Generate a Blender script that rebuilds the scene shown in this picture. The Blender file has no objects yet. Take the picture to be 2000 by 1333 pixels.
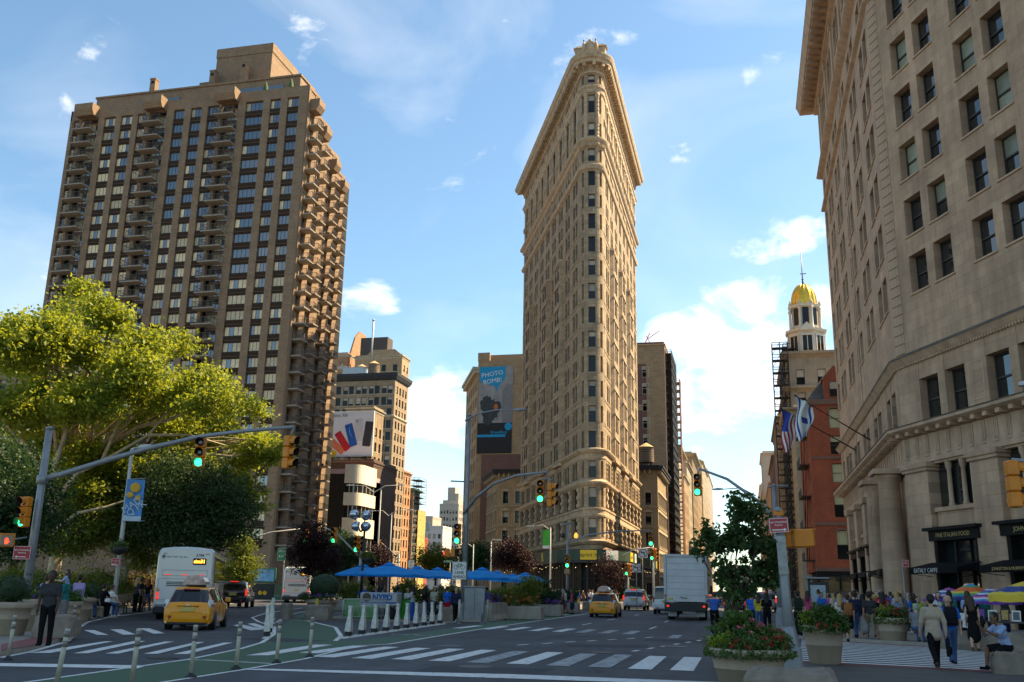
import bpy, math, random
import numpy as np
from mathutils import Vector, Matrix
R = math.radians
S = bpy.context.scene
col = S.collection
rng = random.Random(11)
npr = np.random.RandomState(5)

# ---------------------------------------------------------------- camera
F_PX, PITCH, YAW, ROLL, EYE = 1854.0, R(14.6), R(13.8), R(1.1), 1.75
cam_d = bpy.data.cameras.new('camera'); cam = bpy.data.objects.new('camera', cam_d); col.objects.link(cam)
cam_d.sensor_width = 36.0; cam_d.lens = F_PX / 2000 * 36.0; cam_d.clip_start = 0.1; cam_d.clip_end = 9000
CAM_M = Matrix.Rotation(YAW, 3, 'Z') @ Matrix.Rotation(math.pi/2 + PITCH, 3, 'X') @ Matrix.Rotation(ROLL, 3, 'Z')
cam.matrix_world = Matrix.Translation((0, 0, EYE)) @ CAM_M.to_4x4()
S.camera = cam
def ray(x, y): return CAM_M @ Vector(((x-1000)/F_PX, -(y-666.5)/F_PX, -1))
def G(x, y, z=0.0):                      # where a sight line meets the level z
    d = ray(x, y); t = (z-EYE)/d.z; return Vector((d.x*t, d.y*t, z))
def AT(x, y, Y):                         # where a sight line meets the plane Y
    d = ray(x, y); t = Y/d.y; return Vector((d.x*t, Y, EYE+d.z*t))
def px_of(p):
    v = CAM_M.transposed() @ Vector((p[0], p[1], p[2]-EYE))
    if v.z > -0.1: return None
    return (1000+F_PX*v.x/-v.z, 666.5-F_PX*v.y/-v.z, -v.z)

# ---------------------------------------------------------------- sky, sun, exposure
SUN_AZ, SUN_EL = R(58), R(47)            # azimuth clockwise from +Y (down the avenue) towards +X
w = bpy.data.worlds.new('World'); S.world = w; w.use_nodes = True
w.cycles.sampling_method = 'MANUAL'; w.cycles.sample_map_resolution = 256
nt = w.node_tree; nt.nodes.clear(); N = nt.nodes.new; L = nt.links.new
out = N('ShaderNodeOutputWorld'); bg = N('ShaderNodeBackground'); L(bg.outputs[0], out.inputs[0])
sky = N('ShaderNodeTexSky'); sky.sky_type = 'NISHITA'; sky.sun_disc = False
sky.sun_elevation = SUN_EL; sky.sun_rotation = SUN_AZ; sky.air_density = 1.0; sky.dust_density = 0.5; sky.ozone_density = 1.0
bg.inputs['Strength'].default_value = 0.085
def mth(op, a, b=None, c=None, clamp=False):
    n = N('ShaderNodeMath'); n.operation = op; n.use_clamp = clamp
    for i, v in enumerate((a, b, c)):
        if v is None: continue
        if isinstance(v, (int, float)): n.inputs[i].default_value = v
        else: L(v, n.inputs[i])
    return n.outputs[0]
tc = N('ShaderNodeTexCoord'); sx = N('ShaderNodeSeparateXYZ'); L(tc.outputs['Generated'], sx.inputs[0])
az = mth('ARCTAN2', sx.outputs[0], sx.outputs[1]); el = mth('ARCSINE', sx.outputs[2])
cmb = N('ShaderNodeCombineXYZ'); L(az, cmb.inputs[0]); L(mth('MULTIPLY', el, 1.7), cmb.inputs[1])
nz = N('ShaderNodeTexNoise'); nz.inputs['Scale'].default_value = 9; nz.inputs['Detail'].default_value = 9; nz.inputs['Roughness'].default_value = 0.58; nz.inputs['Distortion'].default_value = 0.35
L(cmb.outputs[0], nz.inputs['Vector'])
nz2 = N('ShaderNodeTexNoise'); nz2.inputs['Scale'].default_value = 2.6; nz2.inputs['Detail'].default_value = 7; nz2.inputs['Distortion'].default_value = .8; L(cmb.outputs[0], nz2.inputs['Vector'])
tot = None
# cloud banks: picture centre, half width and half height in pixels, weight
for (cx, cy, rx, ry, wt) in [(1480, 690, 290, 160, 1.15), (1330, 770, 180, 135, 1.1), (1560, 600, 140, 80, .9), (1490, 475, 165, 50, 1.15), (715, 598, 85, 58, 1.2), (855, 790, 130, 105, 1.2),
                             (1165, 76, 85, 32, .8), (815, 300, 130, 50, .5), (770, 417, 45, 20, .6), (10, 650, 60, 40, .6), (690, 470, 40, 28, .45), (1640, 560, 90, 130, .6), (950, 590, 40, 14, .45), (915, 97, 40, 14, .3)]:
    d = ray(cx, cy).normalized(); a0, e0 = math.atan2(d.x, d.y), math.asin(d.z)
    d1 = ray(cx+rx, cy).normalized(); d2 = ray(cx, cy-ry).normalized()
    ra, re = abs(math.atan2(d1.x, d1.y)-a0), abs(math.asin(d2.z)-e0)
    u = mth('DIVIDE', mth('SUBTRACT', az, a0), ra); v = mth('DIVIDE', mth('SUBTRACT', el, e0), re)
    q = mth('ADD', mth('MULTIPLY', u, u), mth('MULTIPLY', v, v))
    q = mth('MULTIPLY', mth('SUBTRACT', 1.25, q, clamp=True), wt)
    tot = q if tot is None else mth('MAXIMUM', tot, q)
every = mth('MULTIPLY', mth('SUBTRACT', nz2.outputs[0], 0.5, clamp=True), 1.6)
dens = mth('ADD', mth('MULTIPLY', tot, 0.44), mth('MULTIPLY', every, 0.30))
dens = mth('ADD', dens, mth('MULTIPLY', mth('SUBTRACT', nz.outputs[0], 0.53), 2.1))
rampn = N('ShaderNodeValToRGB'); rampn.color_ramp.interpolation = 'EASE'
rampn.color_ramp.elements[0].position = 0.16; rampn.color_ramp.elements[1].position = 0.66; L(dens, rampn.inputs[0])
thick = N('ShaderNodeValToRGB'); thick.color_ramp.elements[0].position = 0.4; thick.color_ramp.elements[1].position = 1.0
thick.color_ramp.elements[0].color = (6.9, 6.8, 6.65, 1); thick.color_ramp.elements[1].color = (4.3, 4.45, 4.7, 1); L(dens, thick.inputs[0])
tint = N('ShaderNodeMix'); tint.data_type = 'RGBA'; tint.blend_type = 'MULTIPLY'; tint.inputs[0].default_value = 1.0
L(sky.outputs[0], tint.inputs[6]); tint.inputs[7].default_value = (0.91, 1.04, 1.0, 1)
mx = N('ShaderNodeMix'); mx.data_type = 'RGBA'; L(mth('MAXIMUM', rampn.outputs[0], mth('MULTIPLY', mth('SUBTRACT', nz2.outputs[0], 0.47, clamp=True), 1.15)), mx.inputs[0]); L(tint.outputs[2], mx.inputs[6]); L(thick.outputs[0], mx.inputs[7])
L(mx.outputs[2], bg.inputs['Color'])

sd = bpy.data.lights.new('sun', 'SUN'); sd.energy = 5.0; sd.angle = R(0.53); sd.color = (1.0, 0.77, 0.46)
sun = bpy.data.objects.new('sun', sd); col.objects.link(sun)
SUN_DIR = Vector((math.sin(SUN_AZ)*math.cos(SUN_EL), math.cos(SUN_AZ)*math.cos(SUN_EL), math.sin(SUN_EL)))
sun.rotation_euler = SUN_DIR.to_track_quat('Z', 'Y').to_euler(); sun.location = SUN_DIR*300
vs = S.view_settings; vs.view_transform = 'Standard'; vs.look = 'None'; vs.gamma = 1.0; vs.exposure = 1.42; vs.use_curve_mapping = False
S.cycles.use_denoising = True; S.cycles.max_bounces = 6; S.cycles.diffuse_bounces = 3; S.cycles.glossy_bounces = 3; S.cycles.transmission_bounces = 4; S.cycles.transparent_max_bounces = 8

# ---------------------------------------------------------------- materials
MATS = {}
def M(name, c, rough=.8, var=.12, vs_=1.5, bump=0., bs=30., brick=None, metal=0., spec=.5, coat=0., obj_var=0., ior=None, streak=0., emit=None, trans=None, fine=0.):
    """one procedural material; var = tone variation, brick = (width, height, joint, tone), streak = vertical weathering"""
    if name in MATS: return MATS[name]
    m = bpy.data.materials.new(name); m.use_nodes = True; t = m.node_tree; n = t.nodes; l = t.links.new
    b = n['Principled BSDF']; b.inputs['Roughness'].default_value = rough; b.inputs['Metallic'].default_value = metal; b.inputs['Specular IOR Level'].default_value = spec
    if ior: b.inputs['IOR'].default_value = ior
    if coat: b.inputs['Coat Weight'].default_value = coat; b.inputs['Coat Roughness'].default_value = .04
    if emit: b.inputs['Emission Color'].default_value = (*c, 1); b.inputs['Emission Strength'].default_value = emit
    if len(c) == 3: c = (*c, 1)
    b.inputs['Base Color'].default_value = c
    tcn = n.new('ShaderNodeTexCoord'); cur = None
    def mixc(fac, A, B, mode='MIX'):
        q = n.new('ShaderNodeMix'); q.data_type = 'RGBA'; q.blend_type = mode
        for s, v in ((0, fac), (6, A), (7, B)):
            if isinstance(v, (int, float)): q.inputs[s].default_value = v
            elif isinstance(v, tuple): q.inputs[s].default_value = v
            else: l(v, q.inputs[s])
        return q.outputs[2]
    def mp(scale):
        q = n.new('ShaderNodeMapping'); q.inputs['Scale'].default_value = scale; l(tcn.outputs['Object'], q.inputs[0]); return q.outputs[0]
    cur = c; hgt = None
    if brick:
        bw, bh, jt, tone = brick
        q = n.new('ShaderNodeMapping'); q.inputs['Rotation'].default_value = (R(90), 0, 0); l(tcn.outputs['Object'], q.inputs[0])
        bt = n.new('ShaderNodeTexBrick'); l(q.outputs[0], bt.inputs['Vector']); bt.inputs['Scale'].default_value = 1
        bt.inputs['Brick Width'].default_value = bw; bt.inputs['Row Height'].default_value = bh; bt.inputs['Mortar Size'].default_value = jt; bt.inputs['Mortar Smooth'].default_value = .3
        bt.inputs['Color1'].default_value = c; bt.inputs['Color2'].default_value = tuple(x*(1-tone) for x in c[:3])+(1,); bt.inputs['Mortar'].default_value = tuple(x*.62 for x in c[:3])+(1,)
        cur = bt.outputs['Color']; hgt = bt.outputs['Fac']
    if var:
        a = n.new('ShaderNodeTexNoise'); a.inputs['Scale'].default_value = vs_; a.inputs['Detail'].default_value = 7; a.inputs['Roughness'].default_value = .65; l(tcn.outputs['Object'], a.inputs['Vector'])
        mr = n.new('ShaderNodeMapRange'); mr.inputs[1].default_value = .3; mr.inputs[2].default_value = .7; mr.inputs[3].default_value = 1-var; mr.inputs[4].default_value = 1+var; l(a.outputs[0], mr.inputs[0])
        cc = n.new('ShaderNodeCombineColor');
        for i in range(3): l(mr.outputs[0], cc.inputs[i])
        cur = mixc(1.0, cur, cc.outputs[0], 'MULTIPLY')
    if fine:
        a = n.new('ShaderNodeTexNoise'); a.inputs['Scale'].default_value = bs; a.inputs['Detail'].default_value = 3; l(tcn.outputs['Object'], a.inputs['Vector'])
        mr = n.new('ShaderNodeMapRange'); mr.inputs[1].default_value = .3; mr.inputs[2].default_value = .7; mr.inputs[3].default_value = 1-fine; mr.inputs[4].default_value = 1+fine; l(a.outputs[0], mr.inputs[0])
        cc = n.new('ShaderNodeCombineColor');
        for i in range(3): l(mr.outputs[0], cc.inputs[i])
        cur = mixc(1.0, cur, cc.outputs[0], 'MULTIPLY')
    if streak:
        a = n.new('ShaderNodeTexNoise'); a.inputs['Scale'].default_value = 1; a.inputs['Detail'].default_value = 5; l(mp((1.6, 1.6, .12)), a.inputs['Vector'])
        mr = n.new('ShaderNodeMapRange'); mr.inputs[1].default_value = .42; mr.inputs[2].default_value = .75; mr.inputs[3].default_value = 0; mr.inputs[4].default_value = streak; l(a.outputs[0], mr.inputs[0])
        cur = mixc(mr.outputs[0], cur, tuple(x*.35 for x in c[:3])+(1,))
    if obj_var:
        oi = n.new('ShaderNodeObjectInfo'); mr = n.new('ShaderNodeMapRange'); mr.inputs[3].default_value = 1-obj_var; mr.inputs[4].default_value = 1+obj_var; l(oi.outputs['Random'], mr.inputs[0])
        cc = n.new('ShaderNodeCombineColor')
        for i in range(3): l(mr.outputs[0], cc.inputs[i])
        cur = mixc(1.0, cur, cc.outputs[0], 'MULTIPLY')
    if not isinstance(cur, tuple): l(cur, b.inputs['Base Color'])
    if bump:
        a = n.new('ShaderNodeTexNoise'); a.inputs['Scale'].default_value = bs; a.inputs['Detail'].default_value = 5; l(tcn.outputs['Object'], a.inputs['Vector'])
        bp = n.new('ShaderNodeBump'); bp.inputs['Strength'].default_value = bump; bp.inputs['Distance'].default_value = .03; l(a.outputs[0], bp.inputs['Height'])
        if hgt:
            bp2 = n.new('ShaderNodeBump'); bp2.invert = True; bp2.inputs['Strength'].default_value = .8; bp2.inputs['Distance'].default_value = .03; l(hgt, bp2.inputs['Height']); l(bp2.outputs[0], bp.inputs['Normal'])
        l(bp.outputs[0], b.inputs['Normal'])
    if trans:
        tr = n.new('ShaderNodeBsdfTranslucent'); tr.inputs[0].default_value = (*trans[:3], 1); ms = n.new('ShaderNodeMixShader'); ms.inputs[0].default_value = trans[3]
        l(b.outputs[0], ms.inputs[1]); l(tr.outputs[0], ms.inputs[2]); l(ms.outputs[0], n['Material Output'].inputs[0])
    MATS[name] = m
    return m
def leaf_mat(name, c1, c2, tr, trw=.4):
    """leaves: tone differs leaf by leaf, light passes through"""
    m = bpy.data.materials.new(name); m.use_nodes = True; t = m.node_tree; n = t.nodes; l = t.links.new
    b = n['Principled BSDF']; b.inputs['Roughness'].default_value = .55; b.inputs['Specular IOR Level'].default_value = .35
    at = n.new('ShaderNodeAttribute'); at.attribute_name = 'tone'
    q = n.new('ShaderNodeMix'); q.data_type = 'RGBA'; q.inputs[6].default_value = (*c1, 1); q.inputs[7].default_value = (*c2, 1); l(at.outputs['Fac'], q.inputs[0]); l(q.outputs[2], b.inputs['Base Color'])
    tr_ = n.new('ShaderNodeBsdfTranslucent'); tr_.inputs[0].default_value = (*tr, 1)
    ms = n.new('ShaderNodeMixShader'); ms.inputs[0].default_value = trw; l(b.outputs[0], ms.inputs[1]); l(tr_.outputs[0], ms.inputs[2]); l(ms.outputs[0], n['Material Output'].inputs[0])
    return m
def glass(name, c=(.012, .013, .014), ior=1.5, rough=.04, spec=.5):
    return M(name, c, rough=rough, var=0, ior=ior, spec=spec)

# ---------------------------------------------------------------- mesh helpers
class MB:
    def __init__(s): s.v = []; s.f = []; s.m = []; s.sm = []
    def add(s, vs, fs, m=0, sm=False):
        o = len(s.v); s.v += [tuple(p) for p in vs]
        for f in fs: s.f.append(tuple(i+o for i in f)); s.m.append(m); s.sm.append(sm)
        return s
    def box(s, x0, x1, y0, y1, z0, z1, m=0, T=None):
        vs = [(x0,y0,z0),(x1,y0,z0),(x1,y1,z0),(x0,y1,z0),(x0,y0,z1),(x1,y0,z1),(x1,y1,z1),(x0,y1,z1)]
        if T is not None: vs = [T @ Vector(p) for p in vs]
        return s.add(vs, [(0,3,2,1),(4,5,6,7),(0,1,5,4),(1,2,6,5),(2,3,7,6),(3,0,4,7)], m)
    def bbox(s, x0, x1, y0, y1, z0, z1, b=.02, m=0, T=None):       # box with bevelled vertical and top edges
        p = [(x0+b,y0),(x1-b,y0),(x1,y0+b),(x1,y1-b),(x1-b,y1),(x0+b,y1),(x0,y1-b),(x0,y0+b)]
        cx, cy = (x0+x1)/2, (y0+y1)/2
        def ins(k): return [(cx+(q[0]-cx)*(1-2*k/max(x1-x0,1e-3)), cy+(q[1]-cy)*(1-2*k/max(y1-y0,1e-3))) for q in p]
        rings = [[(a,c,z0+b) for a,c in p], [(a,c,z1-b) for a,c in p], [(a,c,z1) for a,c in ins(b)]]
        rings.insert(0, [(a,c,z0) for a,c in ins(b)])
        if T is not None: rings = [[T @ Vector(q) for q in r] for r in rings]
        return s.loft(rings, m=m, cap=True)
    def loft(s, rings, m=0, cap=True, sm=False, closed=True):
        n = len(rings[0]); o = len(s.v)
        for r in rings: s.v += [tuple(p) for p in r]
        for i in range(len(rings)-1):
            for j in range(n if closed else n-1):
                k = (j+1) % n; s.f.append((o+i*n+j, o+i*n+k, o+(i+1)*n+k, o+(i+1)*n+j)); s.m.append(m); s.sm.append(sm)
        if cap and closed:
            s.f.append(tuple(o+j for j in reversed(range(n)))); s.m.append(m); s.sm.append(False)
            e = o+(len(rings)-1)*n; s.f.append(tuple(e+j for j in range(n))); s.m.append(m); s.sm.append(False)
        return s
    def prism(s, poly, z0, z1, m=0):
        return s.loft([[(x,y,z0) for x,y in poly], [(x,y,z1) for x,y in poly]], m=m)
    def lathe(s, prof, n=16, c=(0,0), m=0, sm=True, T=None, cap=True):
        rings = [[(c[0]+r*math.cos(2*math.pi*j/n), c[1]+r*math.sin(2*math.pi*j/n), z) for j in range(n)] for r, z in prof]
        if T is not None: rings = [[T @ Vector(q) for q in r] for r in rings]
        return s.loft(rings, m=m, cap=cap, sm=sm)
    def tube(s, pts, rad, n=8, m=0, sm=True, cap=True):
        pts = [Vector(p) for p in pts]; rad = rad if isinstance(rad, (list, tuple)) else [rad]*len(pts)
        rings = []; up = Vector((0,0,1)); prev = None
        for i, p in enumerate(pts):
            d = (pts[min(i+1,len(pts)-1)]-pts[max(i-1,0)])
            if d.length < 1e-9: d = Vector((0,0,1))
            d.normalize()
            if prev is None:
                a = d.cross(up) if abs(d.z) < .95 else d.cross(Vector((1,0,0)))
            else: a = prev-d*prev.dot(d)
            a.normalize(); prev = a; b = d.cross(a)
            rings.append([p+(a*math.cos(2*math.pi*j/n)+b*math.sin(2*math.pi*j/n))*rad[i] for j in range(n)])
        return s.loft(rings, m=m, cap=cap, sm=sm)
    def ball(s, c, r, m=0, n=10, k=6, sm=True):
        r = r if isinstance(r, (tuple, list)) else (r,r,r)
        rings = [[(c[0]+r[0]*math.sin(math.pi*i/k)*math.cos(2*math.pi*j/n), c[1]+r[1]*math.sin(math.pi*i/k)*math.sin(2*math.pi*j/n), c[2]-r[2]*math.cos(math.pi*i/k)) for j in range(n)] for i in range(1, k)]
        o = len(s.v); s.loft(rings, m=m, cap=False, sm=sm)
        s.v += [(c[0],c[1],c[2]-r[2]), (c[0],c[1],c[2]+r[2])]; a, b = len(s.v)-2, len(s.v)-1; e = o+(k-2)*n
        for j in range(n):
            s.f.append((a, o+(j+1)%n, o+j)); s.f.append((b, e+j, e+(j+1)%n)); s.m += [m,m]; s.sm += [sm,sm]
        return s
    def mesh(s, name, mats):
        me = bpy.data.meshes.new(name); me.from_pydata(s.v, [], s.f)
        for mt in mats: me.materials.append(mt)
        if len(mats) > 1: me.polygons.foreach_set('material_index', s.m)
        if any(s.sm): me.polygons.foreach_set('use_smooth', s.sm)
        me.update(); return me
    def obj(s, name, mats, parent=None, mtx=None, kind=None):
        if not isinstance(mats, (list, tuple)): mats = [mats]
        return link(name, s.mesh(name, mats), parent, mtx, kind)
def link(name, data, parent=None, mtx=None, kind=None):
    o = bpy.data.objects.new(name, data); col.objects.link(o)
    if parent is not None: o.parent = parent
    if mtx is not None: o.matrix_basis = mtx
    if kind: o['kind'] = kind
    return o
def tag(o, label, cat, group=None):
    o['label'] = label; o['category'] = cat
    if group: o['group'] = group
    return o
def thing(name, label, cat, loc=(0,0,0), rz=0, group=None):
    o = link(name, None); o.location = loc; o.rotation_euler = (0,0,rz); o.empty_display_size = .2
    return tag(o, label, cat, group)
def copy_tree(o, parent=None, label=None, loc=None, rz=None):
    c = o.copy(); col.objects.link(c); c.parent = parent
    if label: c['label'] = label
    if loc is not None: c.location = loc
    if rz is not None: c.rotation_euler = (0,0,rz)
    for ch in o.children: copy_tree(ch, c)
    return c
def TR(x, y, z=0, rz=0): return Matrix.Translation((x,y,z)) @ Matrix.Rotation(rz, 4, 'Z')
def text_mesh(body, size, m, name='lettering', depth=.004, align='CENTER', parent=None, mtx=None, sx=1.0, bold=0.0):
    """raised lettering in the local XZ plane, facing -Y"""
    cu = bpy.data.curves.new(name, 'FONT'); cu.body = body; cu.size = size; cu.align_x = align; cu.align_y = 'CENTER'; cu.extrude = depth; cu.offset = bold; cu.resolution_u = 2
    t = bpy.data.objects.new('tmp', cu)
    me = bpy.data.meshes.new_from_object(t); bpy.data.objects.remove(t); bpy.data.curves.remove(cu)
    me.transform(Matrix.Rotation(R(90), 4, 'X') @ Matrix.Scale(sx, 4, (1,0,0))); me.materials.clear(); me.materials.append(m); me.name = name
    return link(name, me, parent, mtx)

# ---------------------------------------------------------------- windows and facades
# facade frame: local x along the wall, z up, outside is -y
WIN = {}
def window_mesh(w, h, style, mf, mg, mb, v=0):
    """a framed window; v picks how the blinds hang"""
    key = (round(w,2), round(h,2), style, mf.name, mg.name, mb.name, v)
    if key in WIN: return WIN[key]
    b = MB(); f = .07 if w > .9 else .05
    b.box(-w/2, w/2, 0, .08, 0, f, 0); b.box(-w/2, w/2, 0, .08, h-f, h, 0); b.box(-w/2, -w/2+f, .002, .08, f, h-f, 0); b.box(w/2-f, w/2, .002, .08, f, h-f, 0)
    gl = lambda x0, x1, z0, z1, m: b.add([(x0,.05,z0),(x1,.05,z0),(x1,.05,z1),(x0,.05,z1)], [(0,1,2,3)], m)
    if style == 'sash':
        zm = h*.5; b.box(-w/2+f, w/2-f, .004, .08, zm-f/2, zm+f/2, 0)
        k = (0, .3, .5, .75, 1.0)[v % 5]; zc = f+(h-2*f)*(1-k)
        if k < 1: gl(-w/2+f, w/2-f, f, zc, 1)
        if k > 0: gl(-w/2+f, w/2-f, zc, h-f, 2)
    else:
        n = {'three': 3, 'four': 4, 'two': 2, 'one': 1}[style]
        pw = (w-2*f)/n; r = random.Random(v*7+3)
        for i in range(n):
            x0 = -w/2+f+i*pw
            if i: b.box(x0-.03, x0+.03, .004, .08, f, h-f, 0)
            k = 0 if v % 4 == 0 else r.choice((0, .6, 1, 1, 1)) if v % 4 < 3 else r.choice((0, 0, .4, 1))
            zc = f+(h-2*f)*(1-k)
            if k < 1: gl(x0, x0+pw, f, zc, 1)
            if k > 0: gl(x0, x0+pw, zc, h-f, 2)
    WIN[key] = b.mesh('window', [mf, mg, mb]); return WIN[key]
class Win:
    """gathers the windows of one building; the 300 that show largest become parts, the rest one joined part"""
    def __init__(s, root, limit=300): s.root = root; s.l = []; s.limit = limit
    def put(s, mtx, me, area=1.0, name='window'):
        p = px_of(mtx.translation); s.l.append((area/(p[2]**2) if p else 0, len(s.l), mtx, me, name))
    def done(s):
        inv = s.root.matrix_basis.inverted(); s.l.sort(reverse=True)
        for a, i, mtx, me, name in s.l[:s.limit]: link(name, me, s.root, inv @ mtx)
        rest = s.l[s.limit:]
        if rest:
            b = MB(); mats = []
            for a, i, mtx, me, name in rest:
                mi = []
                for mt in me.materials:
                    if mt not in mats: mats.append(mt)
                    mi.append(mats.index(mt))
                o = len(b.v); b.v += [tuple(mtx @ v.co) for v in me.vertices]
                for p in me.polygons: b.f.append(tuple(o+k for k in p.vertices)); b.m.append(mi[p.material_index]); b.sm.append(False)
            b.obj('far_windows', mats, s.root, inv, kind='stuff')
def wall_grid(b, u0, u1, z0, z1, cols, rows, t=.4, m=0, ms=None, proud=.03, y=0.0):
    """piers and spandrels round window openings, wall face at y, thickness t inwards"""
    ms = m if ms is None else ms
    cols = sorted(cols); rows = sorted(rows); e = u0
    for c0, c1 in cols+[(u1, u1)]:
        if c0 > e+1e-4: b.box(e, c0, y-proud, y+t, z0, z1, m)
        e = c1
    for c0, c1 in cols:
        e = z0
        for r0, r1 in rows+[(z1, z1)]:
            if r0 > e+1e-4: b.box(c0, c1, y, y+t-.01, e, r0, ms)
            e = r1
def even(u0, u1, n, w, pairs=False, gap=.5):
    """n openings of width w spread over u0..u1 (pairs: each split in two)"""
    p = (u1-u0)/n; o = []
    for i in range(n):
        c = u0+p*(i+.5)
        if pairs: o += [(c-gap/2-w, c-gap/2), (c+gap/2, c+gap/2+w)]
        else: o.append((c-w/2, c+w/2))
    return o
# ================================================================ shared surfaces
m_asph = M('asphalt', (.062,.062,.066), rough=.85, var=.22, vs_=.35, bump=.25, bs=55, fine=.3)
m_stone = M('warm_terracotta', (.415,.305,.19), rough=.82, var=.3, vs_=.5, brick=(1.15,.42,.02,.3), bump=.3, bs=14, streak=.4)
m_stone2 = M('warm_terracotta_trim', (.45,.335,.21), rough=.8, var=.34, vs_=1.2, bump=.35, bs=9, streak=.3)
m_frame = M('dark_frame', (.035,.03,.027), rough=.5, var=0)
m_wframe = M('white_frame', (.6,.58,.53), rough=.5, var=.05)
m_glass = glass('window_glass', spec=.25)
m_blind = M('blind_behind_glass', (.40,.34,.25), rough=.5, var=.12, vs_=2, coat=.25, obj_var=.25)
m_in = M('dark_interior', (.012,.011,.01), rough=.9, var=0)
m_roof = M('roof_felt', (.08,.075,.07), var=.2)
m_iron = M('black_iron', (.018,.018,.02), rough=.45, var=.1, metal=.3)

def mitre(poly, d):
    """closed polygon moved outwards by d (counter-clockwise)"""
    n = len(poly); o = []
    for i in range(n):
        p0, p1, p2 = Vector(poly[i-1]), Vector(poly[i]), Vector(poly[(i+1) % n])
        a = (p1-p0).normalized(); b = (p2-p1).normalized(); na, nb = Vector((a.y,-a.x)), Vector((b.y,-b.x))
        k = na+nb; k = k/max(k.dot(na), .3); o.append((p1.x+k.x*d, p1.y+k.y*d))
    return o
def sweep(b, poly, prof, m=0, sm=False, cap=True):
    rings = [[(x,y,z) for x,y in mitre(poly, d)] for d, z in prof]
    o = len(b.v); b.loft(rings, m=m, cap=False, sm=sm); n = len(poly)
    if cap: e = o+(len(rings)-1)*n; b.f.append(tuple(e+j for j in range(n))); b.m.append(m); b.sm.append(False)
def along(path, step, off=0, z=0):
    """points with outward normals every step along an open path"""
    r = []; left = step/2
    for i in range(len(path)-1):
        a, c = Vector(path[i]), Vector(path[i+1]); d = c-a; ln = d.length; d.normalize(); n = Vector((d.y,-d.x)); t = left
        while t < ln: p = a+d*t+n*off; r.append((p, d, n)); t += step
        left = t-ln
    return r
def fmat(p, d, n, z=0):      # matrix with x along d, -y along n
    return Matrix(((d.x,-n.x,0,p.x),(d.y,-n.y,0,p.y),(0,0,1,z),(0,0,0,1)))

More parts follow.
